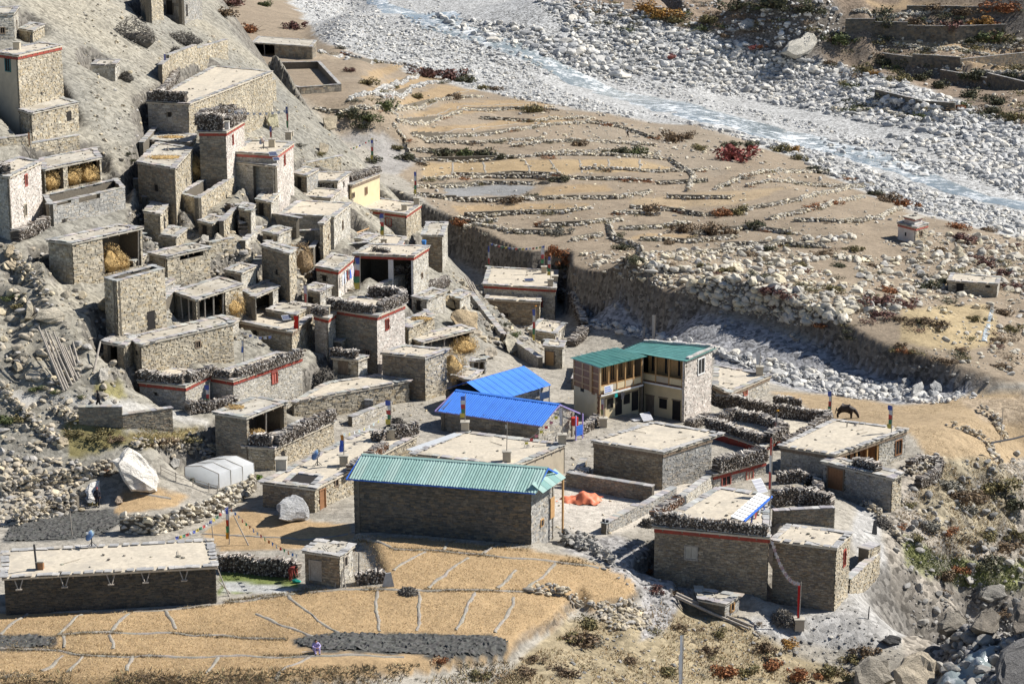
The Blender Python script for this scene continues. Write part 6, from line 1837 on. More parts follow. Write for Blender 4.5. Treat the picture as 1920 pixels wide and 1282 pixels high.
yard_wall([(1136, 1002), (1200, 970), (1268, 938)], 1.0, "low grey stone wall climbing from the dark gateposts towards the square house", 'grey')
yard_wall([(1272, 950), (1340, 912)], .9, "low stepped stone wall with flat slates between the square house and the long house", 'pale')
yard_wall([(148, 795), (230, 803), (325, 810)], 1.7, "dark retaining wall below the footpath in the middle left", 'slate')
yard_wall([(1592, 1112), (1646, 1078)], 1.5, "lit rubble yard wall right of the tall stone house", 'rubble')
yard_wall([(1626, 1088), (1648, 1076)], 2.6, "square rubble pillar at the end of the lit yard wall", 'rubble', .9, "stone pillar")
yard_wall([(620, 765), (700, 770)], 1.0, "grey lane wall below the threshing terrace", 'grey')
yard_wall([(660, 800), (735, 770)], .9, "low lane wall beside the tall prayer flag", 'pale')
yard_wall([(508, 405), (556, 448)], 1.3, "curved shaded yard wall left of the stepped house", 'slate')
yard_wall([(1450, 985), (1564, 990)], 1.5, "back wall of the small green yard behind the tall stone house", 'slate')
yard_wall([(700, 540), (760, 548)], 1.0, "low wall with blue basins before the open fronted courtyard", 'pale')
yard_wall([(880, 560), (940, 640)], .8, "slate topped wall running down the ridge beside leaning logs", 'grey')
yard_wall([(945, 645), (1010, 690)], 1.1, "slate topped lane wall below the gully house", 'grey')
yard_wall([(690, 480), (632, 452)], .6, "small parapet wall by the teal door house", 'pale')
yard_wall([(1085, 900), (1100, 880)], .8, "dark corner wall beside the plastered flat house", 'slate')
yard_wall([(275, 395), (300, 372)], 1.2, "small ruined wall stub on the upper left slope", 'rubble')
yard_wall([(420, 452), (452, 402)], 1.6, "broken wall below the ruined courtyard", 'rubble')
yard_wall([(240, 430), (262, 470)], .8, "crumbling wall beside the rounded barn", 'rubble')
yard_wall([(520, 165), (560, 178), (640, 172)], 1.3, "front wall of the dark stone sheep pen beyond the hill crest", 'slate', z=PEN_Z)
yard_wall([(512, 135), (520, 165)], 1.3, "left wall of the dark stone sheep pen beyond the hill crest", 'slate', z=PEN_Z)
yard_wall([(640, 172), (600, 128), (515, 130)], 1.3, "back wall of the dark stone sheep pen beyond the hill crest", 'slate', z=PEN_Z)
yard_wall([(305, 168), (318, 138), (370, 120), (428, 112)], 2.4, "tall rubble enclosure wall behind the long farmhouse", 'rubble')
yard_wall([(440, 205), (518, 190)], 2.6, "rounded rubble corner wall right of the long farmhouse", 'rubble')
yard_wall([(290, 250), (262, 300)], 1.4, "lit rubble wall stub left of the long farmhouse", 'rubble')

for pts, h, tn, lab in [([(1585, 64), (1640, 68), (1700, 76), (1790, 82), (1885, 74)], 4.2, 'dark', "tallest dark terrace wall at the top right, above the upper stubble strip"), ([(1652, 119), (1710, 126), (1800, 122), (1925, 126)], 2.6, 'dark', "long dark terrace wall under the upper stubble strip at the top right"),
                        ([(1762, 152), (1850, 162), (1925, 168)], 2.4, 'dark', "lowest dark terrace wall at the top right"), ([(1700, 20), (1800, 26), (1900, 22)], 1.6, 'dark', "dark terrace wall along the very top at the right"), ([(1640, 182), (1720, 196), (1790, 210)], 1.4, 'dark', "short dark bank wall below the terraces at the top right"),
                        ([(250, 352), (290, 372)], 1.5, 'rubble', "ruined rubble wall left of the ruined courtyard"), ([(275, 420), (330, 408)], 1.2, 'rubble', "broken wall in front of the mid slope shed"), ([(392, 478), (440, 470)], 1.3, 'rubble', "crooked rubble wall beside the village stair"), ([(500, 630), (560, 650)], 1.2, 'slate', "dark lane wall below the half hidden stone house"),
                        ([(175, 470), (200, 500)], 1.8, 'rubble', "buttress wall between rounded barn and roofless enclosure"), ([(60, 280), (150, 292)], 1.4, 'rubble', "rubble retaining wall above the pale house and hay gallery"), ([(0, 275), (60, 282)], 1.2, 'rubble', "left end of the retaining wall under the red eave house"), ([(400, 330), (430, 345)], 1.4, 'pale', "pale wall piece beside the porch house"),
                        ([(560, 440), (590, 470), (580, 492)], 1.3, 'slate', "bent shaded wall below the stepped house"), ([(690, 560), (760, 575)], 1.0, 'slate', "low dark wall above the tower house roof"), ([(840, 700), (880, 720)], 1.0, 'rubble', "small rubble wall behind the blue roofs"), ([(560, 300), (640, 330)], 1.0, 'rubble', "thin rubble wall on the scree below the crest"),
                        ([(330, 560), (300, 590)], 1.4, 'slate', "dark wall beside the open hay shelter"), ([(270, 505), (320, 530)], 1.2, 'rubble', "inner rubble wall right of the roofless enclosure"), ([(1090, 690), (1072, 730)], 1.3, 'slate', "dark wall behind the guesthouse corner"), ([(460, 470), (492, 448)], 1.2, 'pale', "pale lit wall beside the stair house")]:
    yard_wall(pts, h, lab, tn)
def big_stone_wall(px, h, label, n, fam='field'):
    P = hits([p[0] for p in px], [p[1] for p in px]); C = resample(P, .4)
    e = empty("rubble_wall", C[0], label, "stone wall")
    core = MB()
    for a, b in zip(C[:-1], C[1:]):
        core.box((a[0], a[1] + .05, min(a[2], b[2]) - .4), (b[0] - a[0], b[1] - a[1], 0), (.1, .45, 0), (0, 0, h * .82 + .4))
    core.build("wall_core", M_WALLBACK, e)
    L_ = (len(C) - 1.5) * .4
    n = min(n, 295)
    for k in range(n):
        f = rng.uniform(0, L_) / .4; i = int(f); q = C[i] + (C[min(i + 1, len(C) - 1)] - C[i]) * (f - i)
        t = (k + .5) / n
        w = rng.uniform(.26, .46) + (.3 * rng.uniform() if rng.uniform() < .3 else 0)
        o = link_mesh("stone", rock_mesh(fam, int(rng.integers(10))), e)
        o.location = Vector((q[0] + rng.uniform(-.05, .05), q[1] + rng.uniform(-.12, .05) - .06, grid_at(q[0], q[1]) + t * h * rng.uniform(.9, 1.05))) - e.location
        o.scale = (w * .62, w * .46, w * .55); o.rotation_euler = (rng.uniform(-.4, .4), rng.uniform(-.4, .4), rng.uniform(-.8, .8))
big_stone_wall([(225, 998), (290, 1002), (350, 985), (420, 958), (480, 918)], 1.7, "pale lit rubble wall of large rounded stones above the lower field", 295)
big_stone_wall([(5, 930), (60, 915), (110, 905), (180, 892), (215, 880)], 1.1, "rough grey rubble wall at the left edge left of the white boulder", 240, 'hill')
big_stone_wall([(30, 985), (90, 962), (150, 958)], 1.5, "heaped tan rubble bank above the dark ploughed plot", 240, 'hill')
for w, lab in (([(0, 735), (35, 765), (70, 805), (112, 835)], "broken stone wall descending at the left edge below the path"), ([(20, 470), (60, 520), (90, 560)], "row of loose stones below the pale two storey house"), ([(100, 770), (145, 790)], "short stone wall stub beside the footpath"),
               ([(250, 840), (330, 850), (400, 845)], "loose stone bank behind the greenhouse tent"), ([(1055, 1022), (1110, 1040), (1150, 1060)], "heap of split grey building stone beside the green roofed shed"), ([(1060, 1015), (1120, 1028)], "upper end of the grey building stone heap"),
               ([(1000, 1108), (1060, 1115), (1095, 1140)], "low stone edging at the lower corner of the stubble field"), ([(1780, 800), (1850, 830), (1880, 880)], "stony edge of the golden meadow above the gully"), ([(1840, 770), (1870, 790), (1880, 820)], "dark stone pile beside the iron pole at the right edge"),
               ([(1620, 950), (1660, 985), (1700, 1030)], "stone kerb along the steep path at the right"), ([(1700, 890), (1745, 880), (1765, 862)], "rubble bank below the orange veranda house")):
    stone_row(w, lab, None, 1.0 if 'heap' not in lab else 1.6, (.12, .32), 'dark' if 'grey' in lab else 'hill', 1.0, "stone_bank", "stone bank")

def shaped_boulder(outline, base, depth, colr, label, rough=.05, name="boulder"):
    g = hit(*base)
    y = g.y
    us = [p[0] for p in outline]; vs = [p[1] for p in outline]
    cu, cv = sum(us) / len(us), sum(vs) / len(vs)
    bm = bmesh.new()
    for f, dy in ((.86, -.04), (1.0, .12), (.86, .7), (.5, 1.0)):
        for u, v in outline:
            k = f + rng.uniform(-.16, .12) * (f < 1)
            bm.verts.new(at_y(cu + (u - cu) * k, cv + (v - cv) * k, (y + dy * depth + rng.normal(0, .06) * depth) + ((cv - v) * .55 + (u - cu) * .55) * y / FPX))
    bmesh.ops.convex_hull(bm, input=bm.verts[:])
    for v in [v for v in bm.verts if not v.link_faces]: bm.verts.remove(v)
    bmesh.ops.triangulate(bm, faces=bm.faces[:])
    bmesh.ops.subdivide_edges(bm, edges=bm.edges[:], cuts=2, use_grid_fill=True)
    bmesh.ops.recalc_face_normals(bm, faces=bm.faces[:])
    for v in bm.verts:
        q = v.co
        v.co += Vector(rng.normal(0, .012 * depth, 3)) + v.normal * float(fbm(np.array([q.x + q.z * .7]), np.array([q.y + q.z]), depth * .6, 4, 6)[0]) * depth * .24
    bm.verts.index_update()
    V = np.array([v.co[:] for v in bm.verts]); T = [[v.index for v in f.verts] for f in bm.faces if len(f.verts) == 3]; Q = [[v.index for v in f.verts] for f in bm.faces if len(f.verts) == 4]
    bm.free()
    return tag(MB().add(V, Q, T, colr).build(name, M_BOULDER), label, "boulder")
shaped_boulder([(213, 864), (240, 839), (262, 850), (296, 880), (299, 903), (290, 917), (262, 922), (246, 920), (225, 893)], (262, 925), 2.2, (.80, .75, .66), "huge white angular boulder in front of the greenhouse tent")
shaped_boulder([(517, 955), (530, 935), (548, 923), (568, 935), (580, 960), (576, 976), (545, 980), (520, 975)], (550, 978), 1.8, (.46, .46, .455), "big rounded grey boulder in front of the house with the sunken opening")
shaped_boulder([(1465, 100), (1480, 82), (1510, 62), (1528, 60), (1532, 78), (1515, 100), (1490, 105)], (1495, 106), 6, (.52, .49, .42), "giant pale boulder with sunlit top on the far bank of the river")
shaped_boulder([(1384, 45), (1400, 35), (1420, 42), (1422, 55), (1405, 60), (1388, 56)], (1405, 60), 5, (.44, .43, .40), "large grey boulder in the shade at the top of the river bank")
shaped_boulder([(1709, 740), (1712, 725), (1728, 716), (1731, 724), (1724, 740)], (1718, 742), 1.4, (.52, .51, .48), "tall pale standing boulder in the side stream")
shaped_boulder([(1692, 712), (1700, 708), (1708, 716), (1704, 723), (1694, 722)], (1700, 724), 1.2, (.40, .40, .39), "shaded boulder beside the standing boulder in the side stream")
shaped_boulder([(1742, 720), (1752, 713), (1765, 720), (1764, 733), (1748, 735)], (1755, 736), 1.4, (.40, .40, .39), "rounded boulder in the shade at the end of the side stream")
shaped_boulder([(1680, 1258), (1695, 1230), (1728, 1222), (1755, 1240), (1762, 1290), (1690, 1300)], (1725, 1290), 3, (.42, .36, .27), "tan boulder beside the brook at the bottom edge")
shaped_boulder([(1600, 1250), (1630, 1226), (1665, 1238), (1680, 1275), (1640, 1295), (1605, 1285)], (1640, 1290), 2.5, (.31, .28, .23), "grey bedrock boulder left of the brook at the bottom edge")
for out, base, dep, c, lab in [
    ([(1862, 1262), (1880, 1222), (1925, 1192), (1990, 1190), (1990, 1310), (1870, 1310)], (1900, 1300), 3, (.15, .145, .14), "black shaded rock in the bottom right corner"),  # rock colour itself darkened to stand for the shadow over this corner
    ([(1758, 1182), (1775, 1150), (1800, 1140), (1818, 1160), (1806, 1188), (1775, 1196)], (1785, 1196), 2, (.235, .21, .17), "dark rock rib above the brook"),
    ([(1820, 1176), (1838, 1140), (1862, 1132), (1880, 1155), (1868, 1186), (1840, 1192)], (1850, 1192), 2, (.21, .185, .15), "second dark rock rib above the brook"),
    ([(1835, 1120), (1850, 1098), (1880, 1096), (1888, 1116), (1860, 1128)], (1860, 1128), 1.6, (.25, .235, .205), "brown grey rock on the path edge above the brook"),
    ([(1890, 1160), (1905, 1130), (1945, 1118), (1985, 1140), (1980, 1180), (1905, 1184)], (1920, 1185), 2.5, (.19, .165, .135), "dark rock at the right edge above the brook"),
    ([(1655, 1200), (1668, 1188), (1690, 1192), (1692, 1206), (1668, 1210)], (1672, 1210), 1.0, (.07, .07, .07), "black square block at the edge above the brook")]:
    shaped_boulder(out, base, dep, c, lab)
for out, base, dep, c, lab in [
    ([(8, 478), (14, 462), (24, 460), (27, 474), (15, 484)], (15, 486), 1.0, (.47, .38, .25), "tan boulder perched below the pale house at the left edge"),
    ([(10, 492), (20, 484), (38, 496), (40, 508), (22, 506)], (25, 510), 1.2, (.50, .41, .28), "second tan boulder below the perched one at the left edge"),
    ([(45, 598), (50, 570), (60, 565), (65, 585), (58, 598)], (55, 600), 1.2, (.48, .42, .31), "upright pale boulder on the left hillside"),
    ([(65, 598), (75, 580), (105, 572), (124, 590), (118, 602), (85, 605)], (95, 606), 1.8, (.46, .41, .32), "broad split boulder in the middle of the left hillside"),
    ([(180, 575), (195, 560), (209, 566), (206, 578), (190, 580)], (195, 581), 1.2, (.50, .38, .22), "orange tan boulder at the foot of the roofless enclosure"),
    ([(24, 688), (28, 678), (42, 679), (44, 692), (32, 696)], (34, 697), 1.0, (.52, .43, .30), "square cream boulder on the slope at the left"),
    ([(185, 705), (190, 690), (203, 692), (202, 712), (188, 718)], (194, 718), 1.0, (.52, .48, .41), "white upright boulder beside the leaning logs"),
    ([(160, 920), (168, 905), (185, 903), (190, 925), (178, 940), (165, 935)], (175, 940), 1.0, (.8, .77, .72), "white block of rock behind the standing figure"),
    ([(160, 932), (172, 927), (188, 936), (182, 944), (164, 942)], (172, 945), .9, (.42, .42, .41), "grey rock at the feet of the standing figure"),
    ([(215, 940), (220, 928), (231, 930), (230, 942), (220, 944)], (223, 945), .6, (.36, .29, .22), "small brown rock on the little stubble plot"),
    ([(108, 825), (112, 818), (126, 822), (130, 834), (116, 834)], (120, 836), .8, (.48, .40, .28), "tan rock beside the grassy bank on the left"),
    ([(318, 868), (325, 858), (336, 862), (337, 874), (325, 878)], (328, 878), .9, (.42, .40, .36), "grey boulder in the bank behind the greenhouse tent"),
    ([(605, 242), (606, 222), (632, 218), (630, 240), (612, 245)], (618, 246), 1.6, (.44, .37, .26), "brown block of rock on the crest of the scree slope"),
    ([(596, 290), (600, 268), (618, 272), (616, 284), (604, 288)], (606, 288), 1.2, (.46, .39, .28), "brown rock below the crest beside the white gable house"),
    ([(500, 226), (505, 212), (520, 214), (522, 236), (508, 244)], (511, 244), 1.0, (.46, .42, .28), "yellowish rock above the satellite dish"),
    ([(385, 428), (390, 410), (402, 404), (405, 430), (396, 440)], (395, 440), 1.2, (.42, .37, .29), "stacked brown rock below the ruined courtyard"),
    ([(372, 456), (380, 440), (392, 442), (390, 458)], (381, 459), 1.0, (.52, .48, .41), "pale rock left of the leaning poles"),
    ([(400, 450), (408, 436), (424, 450), (420, 466), (404, 462)], (412, 467), 1.2, (.48, .43, .35), "wide pale rock right beside the leaning poles"),
    ([(840, 595), (862, 578), (895, 585), (893, 615), (862, 618)], (866, 618), 2.2, (.47, .36, .22), "large orange brown outcrop below the ridge wall"),
    ([(828, 560), (842, 552), (860, 562), (858, 580), (836, 576)], (845, 581), 1.6, (.50, .40, .25), "ochre outcrop above the slab shelters"),
    ([(945, 640), (950, 624), (968, 634), (972, 656), (955, 664)], (960, 664), 1.2, (.54, .49, .38), "cream boulder beside the dark figure on the ridge"),
    ([(905, 660), (915, 648), (930, 652), (932, 666), (915, 672)], (918, 672), 1.0, (.46, .40, .31), "tan boulder above the tiny post shelter")]:
    shaped_boulder(out, base, dep, c, lab)
WOODC = np.array([(.13, .105, .085), (.10, .085, .07), (.17, .14, .11), (.085, .07, .06), (.20, .165, .13)])
TIPC = np.array([(.50, .46, .41), (.42, .38, .33), (.58, .54, .48), (.34, .30, .26)])

def firewood(pts, label, h=.8, w=.6, tips=.5, group=None, red=False):
    """stacked split wood along a line of world points (bottom of the stack)"""
    P = np.array([p[:] for p in pts], float)
    C = resample(P, .1)
    if len(C) < 4: return None
    e = empty("firewood_stack", C[0], label, "firewood", group)
    core, st = MB(), MB()
    d = np.gradient(C, axis=0); d[:, 2] = 0; d /= np.linalg.norm(d, axis=1)[:, None]
    nn = np.stack([-d[:, 1], d[:, 0], np.zeros(len(C))], 1)
    for k in range(0, len(C) - 1, 5):
        j = min(k + 5, len(C) - 1)
        a, b = C[k], C[j]
        core.box(a - nn[k] * w * .32, b - a, nn[k] * w * .64, (0, 0, h * .86), WOODC[1])
    core.build("stack_core", M_STICK, e)
    rows = max(2, int(h / .12))
    prof = 1 + .35 * fbm(np.arange(len(C)) * .1, np.zeros(len(C)), 1.6, 2, int(rng.integers(99)))
    cs, ax, ay, az, cl = [], [], [], [], []
    for r in range(rows + 1):
        m = np.arange(len(C))
        z = (r + .5) * h / rows * prof
        keep = rng.uniform(0, 1, len(C)) > (.04 if r < rows else .4)
        m = m[keep]; n = len(m)
        c = C[m].copy(); c[:, 2] += z[m]; c += d[m] * rng.uniform(-.05, .05, (n, 1)) + nn[m] * rng.uniform(-.07, .07, (n, 1))
        L = w * rng.uniform(.42, .58, (n, 1))
        th = rng.uniform(.03, .064, (n, 1))
        top = r >= rows - 1
        if top: dirv = nn[m] + d[m] * rng.normal(0, .5, (n, 1)) + np.array([0, 0, 1]) * rng.normal(0, .16, (n, 1))
        else: dirv = nn[m] + d[m] * rng.normal(0, .07, (n, 1)) + np.array([0, 0, 1]) * rng.normal(0, .05, (n, 1))
        dirv /= np.linalg.norm(dirv, axis=1)[:, None]
        side = np.cross(dirv, [0, 0, 1.0]); side /= np.linalg.norm(side, axis=1)[:, None]
        up = np.cross(side, dirv)
        ro = rng.uniform(0, 1.5, (n, 1))
        s2 = side * np.cos(ro) + up * np.sin(ro); u2 = -side * np.sin(ro) + up * np.cos(ro)
        cs.append(c); ax.append(dirv * L); ay.append(s2 * th); az.append(u2 * th)
        pal = WOODC[rng.integers(0, 5, n)] * rng.uniform(.8, 1.25, (n, 1))
        if red: pal = pal * np.array([1.5, 1.1, .9])
        tp = rng.uniform(0, 1, n) < (tips if top else tips * .34)
        pal = np.where(tp[:, None], TIPC[rng.integers(0, 4, n)] * rng.uniform(.85, 1.15, (n, 1)), pal)
        cl.append(np.clip(pal, 0, 1))
    many_boxes(st, np.concatenate(cs), np.concatenate(ax), np.concatenate(ay), np.concatenate(az), np.concatenate(cl))
    st.build("logs", M_STICK, e, kind='stuff')
    return e

def on_roof(key, pts, dz=.02):
    return [HH[key].roof_pt(u, v, dz) for u, v in pts]

FW = [('roof', 'upper', [(279, 189), (300, 190), (350, 192)], 1.1, .9, "firewood on the front edge of the long farmhouse roof"),
      ('roof', 'upper', [(298, 186), (322, 160), (333, 140)], .9, .8, "firewood along the left edge of the long farmhouse roof"),
      ('roof', 'dark', [(374, 244), (398, 245), (421, 245)], 1.7, 1.2, "tall dark firewood pile on the roof front of the grey red banded house"),
      ('roof', 'dark', [(427, 241), (456, 224)], 1.2, .8, "firewood along the right roof edge of the grey red banded house"),
      ('roof', 'dark', [(372, 236), (410, 226), (440, 220)], 1.5, .9, "firewood at the back of the grey red banded house"),
      ('roof', 'redL', [(262, 711), (300, 716), (345, 720)], .8, .7, "firewood over the red band of the left wing in the long red banded row"),
      ('roof', 'redL', [(352, 718), (376, 708), (398, 699)], .8, .7, "firewood on the right edge of the left wing in the red banded row"),
      ('roof', 'redR', [(388, 702), (410, 706), (434, 710)], .8, .7, "firewood at the left end above the recess of the red banded row"),
      ('roof', 'redR', [(442, 708), (500, 690), (564, 668)], .7, .7, "long firewood rim over the wall with the red window"),
      ('roof', 'tower', [(616, 577), (650, 582), (704, 588)], .9, .8, "dark firewood rim on the front of the tower house roof"),
      ('roof', 'tower', [(711, 586), (735, 577), (758, 567), (745, 560), (715, 556), (690, 556)], 1.0, .8, "curved firewood rim on the right side of the tower house roof"),
      ('roof', 'towerw', [(589, 588), (612, 593)], .8, .7, "small firewood heap on the narrow red banded block"),
      ('roof', 'cream', [(652, 342), (680, 333), (708, 322)], .7, 1.2, "brushwood bank on the roof of the small cream house"),
      ('roof', 'mid', [(640, 459), (690, 463), (735, 467)], .6, .6, "dark low firewood band on the terrace above the open fronted courtyard"),
      ('roof', 'woodtop', [(460, 833), (486, 835), (512, 837)], .9, .7, "brush heap over the shaded front of the low house by the hay barn"),
      ('roof', 'woodtop', [(518, 836), (570, 812), (626, 786)], .9, .7, "long dark brush bank on the lit side of the low house by the hay barn"),
      ('roof', 'long', [(1228, 983), (1300, 990), (1370, 997), (1440, 1004)], .95, .6, "long firewood rim over the red line of the long brown house"),
      ('roof', 'long', [(1225, 972), (1250, 958), (1275, 943)], .6, .7, "reddish sticks at the left rear edge of the long brown house"),
      ('roof', 'woodyard', [(1342, 886), (1390, 873), (1434, 861)], 1.3, 1.0, "heaped firewood on the roof of the red trimmed shed"),
      ('roof', 'ringhouse', [(1326, 800), (1375, 815), (1430, 833)], .9, .8, "firewood on the front rim of the dark red walled house"),
      ('roof', 'ringhouse', [(1330, 798), (1380, 786), (1430, 796), (1472, 812), (1440, 832)], 1.0, .8, "ring of firewood round the back of the dark red walled house"),
      ('roof', 'gate', [(1603, 872), (1625, 877), (1648, 884)], .8, .8, "jumbled sticks on the wall right of the dark double gate"),
      ('roof', 'dish', [(657, 885), (690, 865), (722, 842)], .7, .7, "reddish brown firewood on the right edge of the wide cream terrace"),
      ('roof', 'dish', [(700, 824), (722, 826)], .8, 1.0, "small heap of sticks at the back of the wide cream terrace"),
      ('roof', 'dish', [(738, 822), (760, 818), (782, 813)], 1.1, .7, "round firewood stack beside the tall prayer flag on the cream terrace"),
      ('roof', 'door', [(622, 667), (645, 669), (670, 672)], .7, .7, "firewood on top of the little shed with the plank door"),
      ('roof', 'pale', [(-22, 318), (-5, 322), (14, 328)], .8, .8, "firewood on the roof corner of the pale two storey house"),
      ('roof', 'veranda', [(700, 470), (730, 474)], .35, .5, "few sticks on the edge of the courtyard roof"),
      ('roof', 'banner', [(583, 590), (566, 583), (545, 580)], .7, .6, "dark firewood at the back of the red banner house roof"),
      ('ground', None, [(738, 548), (752, 546), (772, 543)], 2.6, .9, "tall grey firewood stack under the eaves of the open fronted courtyard"),
      ('ground', None, [(782, 548), (810, 545), (838, 535)], 1.0, .7, "low dark firewood wall below the edge tower"),
      ('face', 'wood', [(580, 376), (604, 377), (626, 378)], 2.0, .7, "wall of firewood filling the front of the pale slab roofed shed"),
      ('ground', None, [(1000, 0), (1000, 0)], 0, 0, ""),
      ('ground', None, [(1334, 756), (1390, 768), (1440, 780), (1500, 786), (1556, 792)], 1.2, .7, "firewood wall along the back of the bright yard right of the guesthouse"),
      ('ground', None, [(1470, 842), (1515, 820), (1556, 796)], 1.1, .7, "firewood wall between the bright yard and the orange veranda house"),
      ('ground', None, [(1452, 758), (1480, 762), (1502, 764)], .9, .7, "short firewood wall behind the bright yard"),
      ('ground', None, [(1290, 805), (1310, 798), (1332, 790)], .8, .8, "end of the firewood ring beside the terrace of the guesthouse"),
      ('ground', None, [(1704, 880), (1732, 872), (1762, 876), (1755, 900), (1720, 915)], .9, .7, "curved firewood wall round the little yard at the right edge of the village"),
      ('ground', None, [(1458, 905), (1500, 902), (1530, 915), (1535, 935)], 1.0, .8, "ring of grey firewood behind the solar panel pole"),
      ('ground', None, [(1450, 950), (1510, 945), (1560, 962)], 1.5, .8, "arched firewood wall behind the small green yard"),
      ('ground', None, [(412, 1068), (470, 1074), (562, 1082)], 1.25, .7, "long dark stick fence with white tips behind the green strip"),
      ('ground', None, [(668, 1095), (695, 1092), (722, 1090)], .9, .7, "short stack of bleached sticks right of the small square hut"),
      ('ground', None, [(1052, 560), (1076, 566), (1084, 590), (1096, 618)], 1.2, .9, "curved pale stick wall beside the gully house"),
      ('ground', None, [(1098, 622), (1085, 640), (1070, 650)], .9, 1.2, "heap of pale sticks below the gully house"),
      ('ground', None, [(428, 405), (452, 425), (458, 445)], 1.6, 1.0, "dark stick pile above the leaning poles"),
      ('ground', None, [(1085, 815), (1105, 805), (1118, 795)], .8, .7, "dark low firewood pile beside the blue porch"),
      ('ground', None, [(352, 775), (395, 770), (440, 762)], 1.0, .8, "firewood stack in the recess between the two red banded wings"),
      ('ground', None, [(30, 452), (60, 440), (88, 425)], 1.0, .9, "dark brush bank at the foot of the pale two storey house"),
      ('ground', None, [(-5, 172), (25, 172), (48, 168)], 1.0, .9, "firewood on the ledge below the small blue window at the top left"),
      ('ground', None, [(622, 660), (650, 664), (672, 660)], .8, .7, "firewood with bleached tips between the tower house and the plank door shed"),
      ('ground', None, [(1070, 908), (1085, 902), (1100, 896)], .9, .9, "black shaded stack behind the orange tarpaulin yard")]
for kind, key, pts, h, w, lab in FW:
    if not h: continue
    if kind == 'roof': P = on_roof(key, pts)
    elif kind == 'face':
        hh = HH[key]; P0, P1, d, n = hh.face('L')
        P = [P0.lerp(P1, .17), P0.lerp(P1, .5), P0.lerp(P1, .88)]
        P = [Vector((p.x - n.x * .35, p.y - n.y * .35, hh.z0 + .2)) for p in P]
    else: P = [hit(*p) for p in pts]
    firewood(P, lab, h, w, .8, red='reddish' in lab)

def brush(u, v, wpx, hm, label, cols=((.20, .18, .15), (.14, .125, .105), (.27, .25, .22), (.10, .09, .08)), n=700, name="brush_heap", cat="brushwood", ln=.7, p=None):
    p = p or hit(u, v)
    w = wpx * p.y / FPX / 2
    a = rng.uniform(0, 6.28, n); rr = np.sqrt(rng.uniform(0, 1, n)) * w
    hz = hm * np.clip(1 - (rr / w) ** 2, 0, 1) * rng.uniform(.2, 1.0, n) ** .6
    c = np.stack([p.x + np.cos(a) * rr, p.y + np.sin(a) * rr * .8, p.z + hz], 1)
    dv = rng.normal(0, 1, (n, 3)) * np.array([1, 1, .55]); dv /= np.linalg.norm(dv, axis=1)[:, None]
    s = np.cross(dv, [0, 0, 1.0]); s /= np.linalg.norm(s, axis=1)[:, None]; q = np.cross(s, dv)
    L = rng.uniform(.3, 1, (n, 1)) * ln * .5; t = rng.uniform(.012, .03, (n, 1))
    T = np.array(cols)
    mb = MB(); many_boxes(mb, c, dv * L, s * t, q * t, T[rng.integers(0, len(T), n)] * rng.uniform(.8, 1.2, (n, 1)))
    e = empty(name, p, label, cat)
    mb.build("sticks", M_STICK, e, kind='stuff')
    V, Tt = ROCK_L[0]
    MB().add(V * np.array([w * .72, w * .58, hm * .55]) + np.array(p[:]), None, Tt, cols[1]).build("heap_core", M_STICK, e)
for a in [(608, 735, 78, 2.6, "large grey brush heap at the end of the threshing terrace"), (250, 75, 90, 3.2, "big dark brush slide below the ruined house at the top"), (340, 80, 80, 1.6, "scattered grey brush below the ruined house openings"),
          (1468, 1166, 52, 1.0, "dark brush pile beside the red flag pedestal"), (745, 802, 40, 1.0, "dark round brush heap behind the tall flag in the lower lane"), (236, 150, 26, 1.0, "small brush pile beside the tiny hut on the scree"), (330, 110, 30, 1.6, "dark brush beside the tall rubble enclosure"),
          (1215, 985, 30, .5, "reddish twigs on the wall by the gateposts"), (1655, 985, 30, .6, "brush on the stone pile by the gatehouse"), (765, 1112, 30, .35, "flat dark twig heap on the ridge of the stubble field"), (1020, 345, 20, .4, "small dark heap on the grey far plot")]:
    brush(*a)

def straw(P, rx, ry, rz, label, n=1500, cols=((.50, .35, .15), (.43, .29, .12), (.57, .42, .20), (.36, .24, .11)), rot=0.0):
    e = empty("straw_heap", P, label, "straw")
    P = Vector(P)
    V, T = ROCK_L[1]
    c, s = math.cos(rot), math.sin(rot)
    def tr(q):
        q = q * np.array([rx, ry, rz])
        return np.stack([q[:, 0] * c - q[:, 1] * s, q[:, 0] * s + q[:, 1] * c, q[:, 2]], 1) + np.array([P.x, P.y, P.z + rz * .55])
    MB().add(tr(V * .82), None, T, cols[1]).build("heap_core", M_LEAF, e)
    d = rng.normal(0, 1, (n, 3)); d /= np.linalg.norm(d, axis=1)[:, None]
    q = tr(d * rng.uniform(.75, 1.05, (n, 1)))
    a = rng.normal(0, 1, (n, 3)) + np.array([0, 0, -.8]); a /= np.linalg.norm(a, axis=1)[:, None]
    b = np.cross(a, d); b /= np.linalg.norm(b, axis=1)[:, None] + 1e-6
    L = rng.uniform(.15, .40, (n, 1)); w = rng.uniform(.012, .035, (n, 1))
    W = np.stack([q - b * w, q + b * w, q + a * L], 1).reshape(-1, 3)
    C = np.array(cols)[rng.integers(0, 4, n)] * rng.uniform(.75, 1.25, (n, 1))
    MB().add(W, None, np.arange(3 * n).reshape(n, 3), np.repeat(np.clip(C, 0, 1), 3, 0)).build("stalks", M_LEAF, e, kind='stuff')

